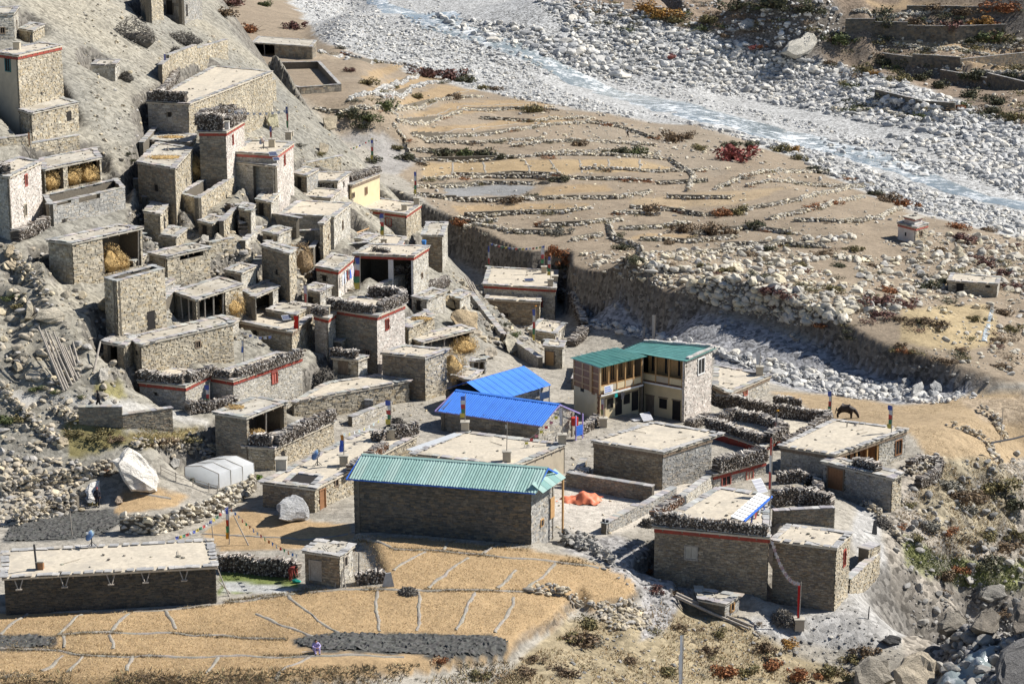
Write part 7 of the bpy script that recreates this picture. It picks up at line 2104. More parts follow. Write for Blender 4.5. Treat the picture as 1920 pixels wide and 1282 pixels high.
def in_bay(key, f, t, depth, dz=0.0):
    h = HH[key]; P0, P1, d, n = h.face(f)
    p = P0.lerp(P1, t) - n * depth
    return Vector((p.x, p.y, h.z0 + dz)), math.atan2(d.y, d.x)
for key, f, t, dp, rx, ry, rz, lab, dz in [('haybay', 'R', .17, .7, 1.4, .8, 1.5, "straw packed in the left bay of the hay gallery", .3), ('haybay', 'R', .55, .7, 1.4, .8, 1.5, "straw packed in the middle bay of the hay gallery", .3), ('haybay', 'R', .82, .5, 1.5, .9, 1.3, "greyer straw bulging from the right bay of the hay gallery", .2),
                                       ('round', 'R', .56, .4, 1.5, 1.1, 1.9, "golden straw heaped in the bay of the rounded barn", .2), ('round', 'R', .72, .7, 1.2, 1.0, 1.0, "lower straw at the right of the rounded barn's bay", .2), ('hayround', 'R', .80, .1, 1.5, 1.1, 1.5, "orange straw bulging from the right end of the open hay shelter", -.2),
                                       ('barn', 'R', .35, .9, 1.7, 1.1, 1.0, "yellow straw in the open bay of the tall hay barn", .9), ('box', 'R', 1.25, -.1, 1.3, 1.4, 1.7, "large tan straw heap hanging right of the flat store", 1.8), ('lowslabb', 'R', .75, -.4, 2.0, 1.1, 1.1, "straw hanging under the end of the long slab shelter", -1.3),
                                       ('hut', 'R', 1.0, -.2, 1.0, .9, 1.4, "thin straw hanging at the right end of the grey earth roofed house", 1.5)]:
    p, r = in_bay(key, f, t, dp, dz)
    straw(p, rx, ry, rz, lab, rot=r)
straw(hit(568, 512), 1.2, 1.1, 2.2, "shaggy brown straw hanging beside the tall stone block", cols=((.40, .27, .13), (.30, .21, .12), (.46, .33, .17), (.25, .18, .11)))
straw(hit(545, 480), .9, .8, .9, "small brown straw tuft on the ledge of the tall stone block", n=700, cols=((.38, .26, .13), (.29, .2, .11), (.44, .31, .16), (.25, .18, .11)))
for key, u, v, rx, lab in [('hut', 305, 296, 2.2, "thin straw spread on the grey earth roof below the long farmhouse"), ('hutb', 320, 258, 1.6, "thin straw scattered on the upper lean-to roof"), ('barn', 440, 764, .9, "dry grass tuft on the roof of the tall hay barn"), ('lowslab', 790, 598, 1.2, "thin straw on the bright slab lean-to")]:
    p = HH[key].roof_pt(u, v, .0)
    straw(p, rx, rx * .7, .12, lab, n=700)

FLAG5 = [(.09, .12, .36), (.56, .56, .55), (.42, .075, .065), (.08, .21, .12), (.52, .42, .10)]
def cloth_strip(mb, a, side, w, h, col, waves=1.0, seed=0, n=5):
    """hanging piece of cloth: top corner a, horizontal vector side, height h"""
    a, side = np.asarray(a, float), np.asarray(side, float)
    nrm = np.array([-side[1], side[0], 0.0])
    G = []
    for j in range(n + 1):
        for i in range(4):
            t = i / 3; y = j / n
            off = .10 * w * math.sin(seed + t * 4.5 + y * 3.0) * waves * (.3 + t)
            G.append(a + side * w * t * (1 - .08 * y) + nrm * off + np.array([0, 0, -h * y - .03 * t * math.sin(seed * 3 + y * 4)]))
    idx = np.arange((n + 1) * 4).reshape(n + 1, 4)
    mb.add(G, np.stack([idx[:-1, :-1], idx[1:, :-1], idx[1:, 1:], idx[:-1, 1:]], -1).reshape(-1, 4), col=col)

def flag_pole(u, v, vtop, label, cols=FLAG5, p=None, f0=.08, f1=.85, w=.42, thick=.045, pedestal=False, tip=None, cat="prayer flag"):
    p = p or hit(u, v)
    H = at_y(u, vtop, p.y).z - p.z
    e = empty("prayer_flag_pole", p, label, cat)
    b = 0.0
    if pedestal:
        MB().box((p.x - .35, p.y - .35, p.z), (.7, 0, 0), (0, .7, 0), (0, 0, .85)).build("pedestal", M_PLASTER, e)
        MB().box((p.x - .42, p.y - .42, p.z + .85), (.84, 0, 0), (0, .84, 0), (0, 0, .09)).build("pedestal_slab", M_CLAYGREY, e)
        b = .9
    MB().rod((p.x, p.y, p.z + (b - .05 if b else -.2)), (p.x + .06, p.y, p.z + H), thick, n=6, r2=thick * .7).build("pole", M_GREYWOOD, e)
    if cols:
        L = (H - b) * (f1 - f0); h = L / len(cols)
        yaw = rng.uniform(-.5, .5)
        sd = (math.cos(yaw) * -1, math.sin(yaw), 0)
        for k, c in enumerate(cols):
            mb = MB(); cloth_strip(mb, (p.x, p.y, p.z + H - (H - b) * f0 - k * h), sd, w * rng.uniform(.55, .95), h * 1.03, c, 1.6, k * 1.7 + u)
            o = mb.build("flag", M_CLOTH, e, smooth_faces=True)
    if tip:
        mb = MB(); V, T = ROCK_M[2]
        mb.add(V * .16 + np.array([p.x + .06, p.y, p.z + H]), None, T, tip); mb.build("pole_tip", M_CLOTH, e)
    return e

def rp(key, u, v): return HH[key].roof_pt(u, v, .02)
flag_pole(700, 306, 257, "five coloured vertical prayer flag above the small cream house", w=.6)
flag_pole(779, 384, 318, "prayer flag pole on the back corner of the teal door house", p=rp('teal', 781, 384), pedestal=True)
flag_pole(717, 450, 397, "prayer flag in front of the teal door house", w=.6, p=rp('mid', 720, 462), pedestal=True)
flag_pole(675, 545, 478, "long five coloured flag before the open fronted courtyard", w=.75, f1=.95)
flag_pole(393, 772, 718, "prayer flag standing over the lane below the red banded row", w=.5)
flag_pole(730, 812, 746, "tall five coloured flag on a pedestal on the cream terrace", p=rp('dish', 733, 822), pedestal=True, w=.5)
flag_pole(645, 868, 812, "blue and orange flag on a pedestal at the edge of the cream terrace", cols=[(.50, .22, .05), (.06, .12, .50), (.10, .16, .52)], p=rp('dish', 645, 872), pedestal=True, w=.45)
flag_pole(872, 806, 738, "prayer flag on a pedestal in front of the lower blue roof", p=rp('creamflat', 872, 808), pedestal=True, w=.5)
flag_pole(948, 862, 792, "bare prayer pole with faded scrap on the plastered flat house", cols=[(.6, .58, .52)], p=rp('creamflat', 950, 864), pedestal=True, f1=.2, w=.2)
flag_pole(1056, 828, 760, "leaning pole with white scarf on the corner of the plastered flat house", cols=[(.62, .60, .62), (.60, .58, .60)], p=rp('creamflat', 1054, 832), pedestal=True, f1=.7, w=.35)
flag_pole(1003, 650, 574, "orange tipped prayer flag beside the gully lane", tip=(.5, .2, .03), w=.4)
flag_pole(1024, 536, 478, "blue and green prayer flag on the gully house roof corner", p=rp('gullyA', 1032, 536), pedestal=True, w=.6)
flag_pole(918, 530, 455, "prayer flag at the left end of the string over the gully house", w=.4)
flag_pole(1022, 508, 458, "white prayer flag at the right end of the string over the gully house", cols=[(.6, .6, .62), (.6, .6, .62), (.52, .1, .1), (.1, .3, .15)], p=rp('gullyA', 1020, 512), pedestal=True, w=.5)
flag_pole(557, 636, 592, "tall red banner on the roof edge of the banner house", cols=[(.55, .03, .02), (.55, .03, .02)], p=rp('banner', 560, 617), f0=.02, f1=.98, w=.75)
flag_pole(610, 578, 530, "bare thin pole on the narrow red banded block", cols=None, p=rp('towerw', 612, 590), pedestal=True)
flag_pole(576, 585, 532, "small faded prayer flag left of the tower house", cols=[(.5, .45, .5), (.55, .15, .12)], p=rp('banner', 576, 589), w=.35, pedestal=True)
flag_pole(457, 668, 622, "flag pole with white and blue rags on the red banded row", cols=[(.6, .6, .62), (.12, .2, .5)], p=rp('redR', 457, 678), f0=.3, f1=.7, w=.3)
flag_pole(1667, 812, 756, "five coloured flag on the corner of the orange veranda house", p=rp('right', 1671, 812), w=.45)
flag_pole(1557, 790, 728, "prayer flag behind the firewood wall near the horse", w=.4)
flag_pole(1455, 832, 770, "slim faded pole with orange tip on the yard corner", cols=[(.33, .30, .28), (.36, .2, .17)], tip=(.5, .25, .03), w=.22, pedestal=True)
flag_pole(1498, 1180, 1090, "red wrapped pole on a concrete pedestal at the lower right", cols=[(.52, .03, .025), (.52, .03, .025)], f0=.1, f1=1.0, w=.32, pedestal=True)
flag_pole(1441, 962, 812, "tall red and white pole beside the solar panel", cols=[(.5, .12, .10), (.62, .6, .58), (.5, .12, .10)], p=rp('long', 1443, 985), f0=.05, f1=.6, w=.2)
flag_pole(1131, 800, 745, "prayer flag bundle at the terrace corner of the guesthouse", cols=[(.45, .43, .42), (.3, .12, .12), (.25, .25, .12)], w=.35, pedestal=True)
flag_pole(1268, 742, 650, "orange, blue, red and yellow banner pole before the guesthouse", cols=[(.03, .06, .30), (.03, .06, .30), (.55, .52, .5), (.52, .04, .03), (.04, .2, .1), (.7, .45, .03)], tip=(.6, .3, .03), w=.7, pedestal=True)
flag_pole(430, 1020, 945, "prayer flag pole with red flag in the stubble field", cols=[(.1, .15, .5), (.65, .65, .65), (.55, .06, .03), (.1, .3, .12), (.65, .3, .03)], w=.35)
flag_pole(541, 248, 196, "dark prayer flag beside the white gable house", cols=[(.06, .08, .2), (.4, .1, .09), (.08, .2, .1)], p=rp('white', 541, 262), pedestal=True, w=.35)
flag_pole(508, 288, 235, "faded prayer flag by the satellite dish", cols=[(.1, .12, .3), (.4, .12, .1)], p=rp('white', 510, 276), pedestal=True, w=.35)
flag_pole(1278, 1300, 1190, "tall white prayer banner at the bottom edge of the picture", cols=[(.66, .67, .68)] * 3, f0=.0, f1=.98, w=.3)
flag_pole(1208, 640, 612, "slim grey banner on a pole at the head of the dry stream", cols=[(.42, .39, .36)], f0=.02, f1=.9, w=.3)
flag_pole(1227, 642, 590, "taller slim grey banner on a pole at the head of the dry stream", cols=[(.45, .42, .38)], f0=.02, f1=.9, w=.45)
flag_pole(1420, 712, 660, "thin pole with white net banner on the pink framed house", cols=[(.55, .56, .57)], p=rp('behind', 1424, 702), pedestal=True, w=.5)
flag_pole(412, 200, 165, "rag wrapped pole at the long farmhouse", cols=[(.3, .3, .4), (.35, .2, .2)], w=.3)
flag_pole(445, 192, 150, "carved pole hung with orange and green cloth right of the long farmhouse", cols=[(.2, .2, .2), (.45, .15, .1), (.2, .3, .2)], w=.5)
flag_pole(312, 145, 98, "purple rag on a pole at the tall rubble enclosure", cols=[(.2, .2, .4), (.4, .2, .3), (.25, .25, .4)], w=.3)
flag_pole(58, 300, 245, "orange rag flag behind the pale two storey house", cols=[(.6, .25, .12), (.55, .35, .2)], w=.3, f1=.5)
flag_pole(1876, 830, 765, "thin iron pole at the dark stone pile", cols=None)

def flag_string(A, Bp, label, sag=.5, n=14, cols=FLAG5):
    A, Bp = Vector(A), Vector(Bp)
    e = empty("prayer_flag_string", (A + Bp) / 2 - Vector((0, 0, sag)), label, "prayer flags")
    def pt(t): return A.lerp(Bp, t) - Vector((0, 0, sag * 4 * t * (1 - t)))
    rp_ = MB()
    for k in range(20): rp_.rod(pt(k / 20), pt((k + 1) / 20), .015, (.5, .48, .45), 4)
    rp_.build("rope", M_CLOTH, e)
    d = (Bp - A); d.z = 0; d.normalize()
    for k in range(n):
        mb = MB(); cloth_strip(mb, pt((k + .25) / n), d, .30, .28, cols[k % len(cols)], 1.2, k * 2.1, 3)
        mb.build("flag", M_CLOTH, e)
def up(u, v, y): return at_y(u, v, y)
yb = hit(430, 1020).y
flag_string(up(431, 950, yb), up(560, 1040, HH['priv'].F.y + 1), "string of bright prayer flags running down to the small square hut", .5, 18, [(.65, .2, .05), (.1, .25, .6), (.65, .65, .65), (.6, .05, .04), (.1, .4, .15)])
flag_string(up(429, 948, yb), up(330, 1005, yb - 4), "string of prayer flags running left from the pole in the stubble field", .4, 16)
yt = HH['tall'].F.y
flag_string(up(1445, 1012, yt - .2), up(1496, 1090, hit(1498, 1180).y), "faded prayer flag string hanging from the tall stone house to the red pole", .9, 22, [(.5, .48, .5), (.55, .5, .48), (.45, .3, .3)])
flag_string(up(643, 282, hit(700, 306).y - 3), up(700, 257, hit(700, 306).y), "prayer flag string in front of the far field road", .3, 10)
yg = HH['gullyA'].F.y
flag_string(up(919, 456, yg + 1), up(1022, 460, yg + 4), "high prayer flag string across the gully house", .5, 16)
flag_string(up(730, 772, HH['dish'].R.y), up(640, 812, HH['dish'].F.y + 6), "thin flag string across the lower lane", .4, 10, [(.5, .6, .6), (.6, .6, .6), (.55, .5, .2)])
flag_string(up(945, 850, HH['creamflat'].R.y), up(1056, 762, HH['creamflat'].R.y), "pink and yellow prayer flag string over the plastered flat house", .5, 12, [(.6, .25, .3), (.6, .55, .1), (.55, .1, .1)])
flag_string(up(1024, 595, 235), up(1056, 648, 232), "short string of flags below the gully house", .3, 7, [(.55, .55, .52), (.15, .18, .35), (.6, .55, .1)])
flag_string(up(455, 622, HH['banner'].F.y - 1), up(510, 628, HH['banner'].F.y - 1), "short rag string on the red banner house", .3, 6, [(.6, .6, .6), (.3, .35, .6)])
flag_string(up(425, 205, 236), up(540, 205, 236), "thin pale flag string beside the dark firewood pile", .4, 10, [(.6, .6, .58), (.5, .5, .55)])

def dish(p, r, label, yaw=-.9):
    e = empty("satellite_dish", p, label, "satellite dish")
    p = Vector(p)
    n, m = 20, 5
    V = [(0, 0, 0)]; T, Q = [], []
    for j in range(1, m + 1):
        rr = r * j / m
        for i in range(n): V.append((rr * math.cos(6.2832 * i / n), rr * math.sin(6.2832 * i / n), .28 * rr * rr / r))
    T = [[0, 1 + i, 1 + (i + 1) % n] for i in range(n)]
    for j in range(m - 1):
        for i in range(n):
            a = 1 + j * n + i; b = 1 + j * n + (i + 1) % n
            Q.append([a, a + n, b + n, b])
    M = Matrix.Translation(p + Vector((0, 0, .35 + r))) @ Matrix.Rotation(yaw, 4, 'Z') @ Matrix.Rotation(R(52), 4, 'X')
    W = [tuple(M @ Vector(v)) for v in V]
    MB().add(W, Q, T).build("reflector", M_METAL, e, smooth_faces=True)
    f = M @ Vector((0, 0, r * .9)); c = M @ Vector((0, 0, -.03))
    s = MB().rod(p + Vector((0, 0, -.02)), c, .05)
    for a in (0, 2.1, 4.2):
        s.rod(M @ Vector((r * math.cos(a), r * math.sin(a), .28 * r)), f, .014, n=4)
        s.rod(p + Vector((.4 * math.cos(a), .4 * math.sin(a), 0)), p + Vector((0, 0, .4)), .025, n=4)
    s.build("stand", M_IRON, e)
    MB().box(f - Vector((.07, .07, .07)), (.14, 0, 0), (0, .14, 0), (0, 0, .14)).build("feed_horn", M_ALU, e)
dish(rp('dish', 595, 872), .52, "round mirror dish on the wide cream terrace")
dish(rp('low', 172, 1024), .46, "round mirror dish on the long low house in the corner")
dish(rp('white', 494, 279), .5, "round mirror dish on the roof of the white gable house")

def panel(p, w, h, label, yaw=.5, tilt=45, lift=.5):
    e = empty("solar_panel", p, label, "solar panel")
    p = Vector(p)
    M = Matrix.Translation(p + Vector((0, 0, lift))) @ Matrix.Rotation(yaw, 4, 'Z') @ Matrix.Rotation(R(tilt), 4, 'X')
    def b(mb, x0, y0, z0, x1, y1, z1):
        o = M @ Vector((x0, y0, z0)); ex = M @ Vector((x1, y0, z0)) - o; ey = M @ Vector((x0, y1, z0)) - o; ez = M @ Vector((x0, y0, z1)) - o
        mb.box(o, ex, ey, ez)
    fr = MB(); b(fr, -w / 2, -h / 2, -.03, w / 2, h / 2, .0); fr.build("panel_frame", M_ALU, e)
    n = 4
    for k in range(n):
        c = MB(); b(c, -w / 2 + .03, -h / 2 + .03 + k * (h - .06) / n, .003, w / 2 - .03, -h / 2 + .03 + (k + .88) * (h - .06) / n, .008); c.build("cell_strip", M_PANEL, e)
    MB().rod(p + Vector((0, 0, -.02)), M @ Vector((0, 0, -.03)), .03).build("stand", M_IRON, e)
panel(rp('long', 1424, 930), 1.0, 1.3, "large tilted solar panel on the long brown house", .6, 45, .9)
panel(rp('white', 512, 295), .9, .7, "solar panel leaning below the satellite dish of the white gable house", .4, 35, .4)
panel(rp('white', 518, 303), .7, .5, "smaller second solar panel below the white gable house dish", .4, 35, .3)
panel(rp('mid', 718, 465), 1.0, .6, "small solar panel on the terrace above the open fronted courtyard", .2, 40, .3)
panel(rp('banner', 537, 604), .9, .6, "small tilted solar panel beside the tall red banner", .5, 40, .5)
panel(rp('gullyB', 966, 552), 1.0, .7, "tilted solar panel on the lower gully house", .5, 45, .4)
panel(rp('gullyA', 992, 527), 1.2, .8, "flat solar panel lying on the gully house roof", .2, 12, .2)
panel(rp('dish', 707, 826), .5, .7, "little white framed panel at the rear of the cream terrace", .3, 50, .4)
panel(hit(1212, 790), 1.2, .9, "white framed panel leaning on slabs before the guesthouse", .6, 45, .5)

def block(p, w, h, label, mat=M_PLASTER, name="chimney_block", cat="chimney"):
    e = empty(name, p, label, cat)
    MB().box((p.x - w / 2, p.y - w / 2, p.z - .05), (w, 0, 0), (0, w, 0), (0, 0, h)).build("shaft", mat, e)
    MB().box((p.x - w / 2 - .07, p.y - w / 2 - .07, p.z + h - .05), (w + .14, 0, 0), (0, w + .14, 0), (0, 0, .08)).build("slab", M_CLAYGREY, e)
for key, u, v, w, h, lab, m in [('teal', 758, 394, .7, .75, "plastered block on the front corner of the teal door house", M_PLASTER), ('dark', 424, 243, .7, .9, "pale block on the corner of the dark firewood pile", M_WHITE), ('topleft', 32, 93, .7, .8, "small ochre chimney on the red eave house", M_PLASTER), ('low', 76, 1066, .45, .6, "rusty metal box beside the iron stovepipe", M_BROWN), ('dish', 528, 880, .9, 1.0, "squat slate pillar beside the sunken opening", M_CLAYGREY),
                            ('mid', 762, 462, .4, .8, "small dark pillar on the terrace corner", M_CLAYGREY), ('white', 545, 255, .6, .6, "small block on the corner of the white gable house", M_PLASTER), ('gullyA', 1040, 528, .8, .8, "plastered block on the gully house corner", M_PLASTER), ('behind', 1424, 700, .6, .7, "small block at the edge of the pink framed house", M_CLAYGREY)]:
    block(rp(key, u, v), w, h, lab, m)
p = rp('low', 69, 1068); pi = MB().rod(p, p + Vector((-.1, 0, 1.9)), .075); tag(pi.build("stove_pipe", M_IRON), "thin iron stovepipe on the long low house", "stovepipe")
p = rp('right', 1588, 800); pi = MB().rod(p, p + Vector((0, 0, .45)), .05).rod(p + Vector((0, 0, .45)), p + Vector((-.18, 0, .5)), .05); tag(pi.build("bent_pipe", M_IRON), "short bent pipe on the orange veranda house", "pipe")
p = rp('topleft', 58, 83); tag(MB().rod(p, p + Vector((0, 0, 1.0)), .05).build("stove_pipe", M_IRON), "short stovepipe on the red eave house", "stovepipe")
h = HH['dish']
a, b, c, d4 = (h.roof_pt(u, v, .035) for u, v in ((540, 903), (582, 908), (598, 893), (556, 888)))
MB().prism([a, b, c, d4], h.z1 - .02, h.z1 + .03).build("roof_opening", M_DARK, h.e)
rim = MB()
for q, w in ((a, b), (b, c), (c, d4), (d4, a)):
    dd = (w - q).normalized(); n = Vector((dd.y, -dd.x, 0)); s = 0
    while s < (w - q).length - .1:
        z = rng.uniform(.4, .6); o = q + dd * s
        rim.box((o.x, o.y, h.z1), tuple(dd * min(.5, (w - q).length - s) * .97), tuple(n * .45), (0, 0, rng.uniform(.08, .16)), vary(SLATE_COLS[rng.integers(5)], .15)); s += .5
rim.build("opening_rim", M_SLATE, h.e, kind='stuff')
p = h.roof_pt(770, 862)
q0, q1 = HH['creamflat'].roof_pt(776, 846, .06), HH['creamflat'].roof_pt(868, 814, .06)
dd = (q1 - q0); nn = Vector((-dd.y, dd.x, 0)).normalized()
tag(MB().box(q0, dd, nn * .9, (0, 0, .03)).build("white_metal_sheet", M_ALU), "long white metal sheet on the edge of the plastered flat house", "metal sheet")
h = HH['low']; P0, P1, d, n = h.face('L')
for k, u in enumerate((35, 121, 208, 273, 345)):
    s, z = h.on_face('L', u, 1085)
    q = P0 + d * s
    mb = MB()
    for o in (-.28, .28):
        mb.rod((q.x + d.x * o + n.x * .1, q.y + d.y * o + n.y * .1, h.zt - .02), (q.x + d.x * o * .25 + n.x * .35, q.y + d.y * o * .25 + n.y * .35, h.zt - .62), .045, n=5)
    mb.box((q.x - d.x * .22 + n.x * .2, q.y - d.y * .22 + n.y * .2, h.zt - .70), tuple(d * .44), tuple(n * .28), (0, 0, .08))
    mb.build("drain_spout", M_GREYWOOD, h.e)

def log(a, b, r, label, mat=M_GREYWOOD, group=None, name="wooden_pole", cat="pole"):
    mb = MB()
    a, b = Vector(a), Vector(b); m = a.lerp(b, .5) + Vector((0, 0, -.04 * (b - a).length * .3))
    mb.rod(a, m, r, n=7, r2=r * .9).rod(m, b, r * .9, n=7, r2=r * .75)
    return tag(mb.build(name, mat), label, cat, group)
for i, (u0, v0, u1, v1) in enumerate([(120, 733, 72, 612), (128, 728, 84, 618), (135, 722, 92, 625), (140, 716, 100, 622), (146, 712, 116, 645), (150, 708, 122, 650), (125, 731, 78, 622), (138, 705, 108, 632), (152, 698, 136, 640), (175, 700, 188, 640), (147, 703, 130, 648)]):
    p = hit(u0, v0); q = at_y(u1, v1, p.y + 2.6)
    log(p, q, .11, "long grey pole leaning on the hillside above the footpath", group="poles leaning above the footpath")
for (u0, v0, u1, v1) in [(935, 630, 872, 525), (938, 632, 878, 530), (943, 636, 884, 540), (930, 618, 880, 545), (946, 640, 900, 570), (925, 605, 886, 535)]:
    p = hit(u0, v0); q = hit(u1, v1) + Vector((0, 0, .4)); p.z += .2
    log(p, q, .12, "long grey log lying down the ridge slope", group="logs lying down the ridge slope")
for (u0, v0, u1, v1) in [(440, 500, 412, 428), (444, 500, 420, 440), (448, 498, 426, 432), (436, 498, 418, 450), (452, 492, 430, 440)]:
    p = hit(u0, v0); q = at_y(u1, v1, p.y + 2.2)
    log(p, q, .09, "thin pole leaning beside the steep village path", group="poles leaning beside the steep path")
for i, (u0, v0, u1, v1, lab) in enumerate([(1268, 1120, 1412, 1180, "uppermost of the pale squared beams beside the slab roofed hut"), (1266, 1125, 1404, 1184, "lower of the pale squared beams beside the slab roofed hut"), (1292, 1118, 1318, 1142, "short beam crossing the pale squared beams")]):
    p, q = hit(u0, v0) + Vector((0, 0, .35)), hit(u1, v1) + Vector((0, 0, .25))
    log(p, q, .13, lab, M_GREYWOOD, name="squared_beam", cat="beam")
p, q = hit(1625, 940), at_y(1597, 868, hit(1625, 940).y + .5); log(p, q, .06, "leaning propped pole in front of the gatehouse")
p, q = hit(1240, 0 + 946), None
pa, pb = hit(430, 1118), at_y(408, 1066, hit(430, 1118).y + .8); log(pa, pb, .05, "thin pole propped at the corner of the long low house")
pa, pb = hit(432, 1112), at_y(409, 1088, hit(432, 1112).y + .8); log(pa, pb, .05, "shorter pole propped at the corner of the long low house")
pa = hit(1628, 1160); log(pa, at_y(1630, 1136, pa.y), .05, "short black post on the path below the tall stone house", M_IRON, name="short_post", cat="post")
pa = hit(672, 1094); log(pa, at_y(673, 1036, pa.y), .05, "dark upright post right of the small square hut", M_IRON, name="upright_post", cat="post")
pa = hit(466, 1022); log(pa, at_y(438, 965, pa.y + 1.0), .06, "leaning stick behind the flag pole in the stubble field")
pa = hit(400, 1012); log(pa, at_y(397, 985, pa.y), .05, "thin stake beside the long low house roof", name="thin_stake", cat="stake")
pa = hit(135, 1004); log(pa, at_y(131, 958, pa.y), .05, "orange tipped stake in the dark ploughed plot", name="thin_stake", cat="stake")
for (u0, v0, u1, v1, lab) in [(1075, 900, 1148, 914, "orange timber beam lying along the shaded yard wall"), (620, 455, 692, 440, "timber beam lying on the terrace by the teal door house"), (1600, 862, 1650, 845, "bent timber by the orange veranda")]:
    p, q = hit(u0, v0) + Vector((0, 0, .8)), hit(u1, v1) + Vector((0, 0, .8))
    log(p, q, .08, lab, M_PINE, name="timber_beam", cat="beam")
for u, v, lab in [(1131, 990, "left dark gatepost of the lower yard"), (1138, 992, "right dark gatepost of the lower yard")]:
    g = hit(u, v + 8); o = MB().box((g.x - .1, g.y - .1, g.z - .1), (.22, 0, 0), (0, .2, 0), (0, 0, 1.25)); tag(o.build("gatepost", M_IRON), lab, "gatepost")

h = HH['right']; P0, P1, d, n = h.face('R'); ln = (P1 - P0).length
A = P0 + d * (ln * .02); In = A - n * 1.7
MB().box((In.x, In.y, h.z0 - .5), tuple(d * ln * .6), tuple(-n * .3), (0, 0, h.zt - h.z0 + .49)).build("timber_front", M_BROWN, h.e)
q = P0 + d * (ln * .62)
MB().box((q.x, q.y, h.z0 - .5), tuple(d * .25), tuple(-n * 1.7), (0, 0, h.zt - h.z0 + .49)).build("timber_side", M_BROWN, h.e)
for k in range(5):
    q = A + d * (ln * .58 * k / 4)
    MB().box((q.x, q.y, h.z0), tuple(d * .13), tuple(-n * .13), (0, 0, h.zt - h.z0 - .01)).build("veranda_post", M_PINE, h.e)
q = In + d * .9 + n * .004; MB().box((q.x, q.y, h.z0), tuple(d * .9), tuple(n * .03), (0, 0, 1.8)).build("door", M_BLUEPAINT, h.e)
for k in range(3):
    q = In + d * (2.3 + k * 1.5) + n * .004; MB().box((q.x, q.y, h.z0 + .7), tuple(d * .9), tuple(n * .03), (0, 0, 1.2)).build("window", M_DARK, h.e)
MB().box((A.x, A.y, h.zt - .28), tuple(d * ln * .6), tuple(n * .06), (0, 0, .22)).build("veranda_beam", M_PINE, h.e)

for key, f, ts in (('hayround', 'R', (.05, .22, .40, .6)), ('hayround', 'L', (.3, .6)), ('openshed', 'R', (.05,)), ('barn', 'R', (.5,)), ('yardr', 'R', (.55,)), ('farshed', 'L', (.2,)), ('round', 'R', (.45, .95)), ('lowslabb', 'R', (.2, .45, .7)), ('post', 'L', (.55,))):
    h = HH[key]; P0, P1, d, n = h.face(f)
    for t in ts:
        q = P0.lerp(P1, t) - n * .2
        MB().rod((q.x, q.y, h.z0 - .3), (q.x + rng.uniform(-.15, .15), q.y, h.zt), .08, n=6).build("wooden_post", M_GREYWOOD, h.e)

h = HH['long']
a, b = h.roof_pt(1394, 978, .5), h.roof_pt(1446, 932, .5)
aw = empty("blue_awning", a, "blue edged slatted awning with hanging clothes on the long brown house", "awning")
dd = b - a; nn = Vector((dd.y, -dd.x, 0)).normalized()
MB().box(a, dd, nn * .12, (0, 0, .14)).build("edge_board", M_BLUEPAINT, aw)
for k in range(9):
    q = a + dd * ((k + .1) / 9)
    MB().box(q, dd * (.8 / 9), -nn * 1.1 + Vector((0, 0, .25)), (0, 0, .04)).build("slat", M_WHITEPAINT, aw)
for t in (.05, .5, .95):
    q = a + dd * t; MB().rod((q.x, q.y, h.z1), (q.x, q.y, q.z), .05).build("awning_post", M_GREYWOOD, aw)
CL = [(.02, .03, .10), (.30, .05, .05), (.45, .45, .47), (.05, .08, .25), (.07, .06, .05)]
for k in range(5):
    mb = MB(); q = a + dd * (.2 + .15 * k) + nn * .15; cloth_strip(mb, q, dd.normalized(), .45, .6, CL[k], 1, k)
    tag(mb.build("hanging_garment", M_CLOTH), ["dark blue", "dark red", "pale grey", "navy", "blackish"][k] + " garment hanging under the blue edged awning", "garment", "clothes under the blue awning")

h = HH['slateroof']; P0, P1, d, n = h.face('R')
for k, c in enumerate([(.6, .6, .62), (.42, .5, .62), (.5, .06, .1), (.08, .16, .55), (.55, .5, .55)]):
    mb = MB(); q = P0.lerp(P1, .1 + .16 * k) + n * .35; q.z = h.zt - .5
    cloth_strip(mb, q, d, .6, 1.1, c, 1, k * 1.3)
    tag(mb.build("hanging_garment", M_CLOTH), ["white", "pale blue", "crimson", "bright blue", "lilac"][k] + " garment on the line beside the slate roofed house", "garment", "laundry by the slate roofed house")
g = hit(1240, 775); mb = MB()
for k in range(3):
    cloth_strip(mb, (g.x - .2 + k * .75, g.y - .1 * k, g.z + 1.3), (1, -.1, 0), .8, 1.2, (.56, .50, .58), 1.6, k * 2.0)
tag(mb.build("lilac_blanket", M_CLOTH), "pale lilac blanket hung over the wall before the guesthouse", "blanket")
g = hit(1258, 772); V, T = ROCK_L[2]; tag(MB().add(V * np.array([.7, .5, .5]) + np.array([g.x, g.y, g.z + .9]), None, T, (.60, .56, .62)).build("white_sack", M_CLOTH), "bulging white sack beside the lilac blanket", "sack")
for u, v, c, lab in [(1151, 738, (.02, .35, .32), "turquoise cloth hung under the guesthouse balcony"), (1163, 742, (.06, .06, .07), "dark cloth hung under the guesthouse balcony")]:
    P0, P1, d, n = gL.face('R'); s, z = gL.on_face('R', u, v); mb = MB(); q = P0 + d * s + n * .12; q.z = z + .35; cloth_strip(mb, q, d, .5, .7, c, 1, u); tag(mb.build("hanging_cloth", M_CLOTH), lab, "cloth")
g = hit(282, 608); tag(MB().add(ROCK_L[3][0] * np.array([.7, .5, .5]) + np.array([g.x, g.y, g.z + .4]), None, ROCK_L[3][1], (.62, .62, .63)).build("white_sack", M_CLOTH), "white sack slumped in the doorway of the roofless enclosure", "sack")
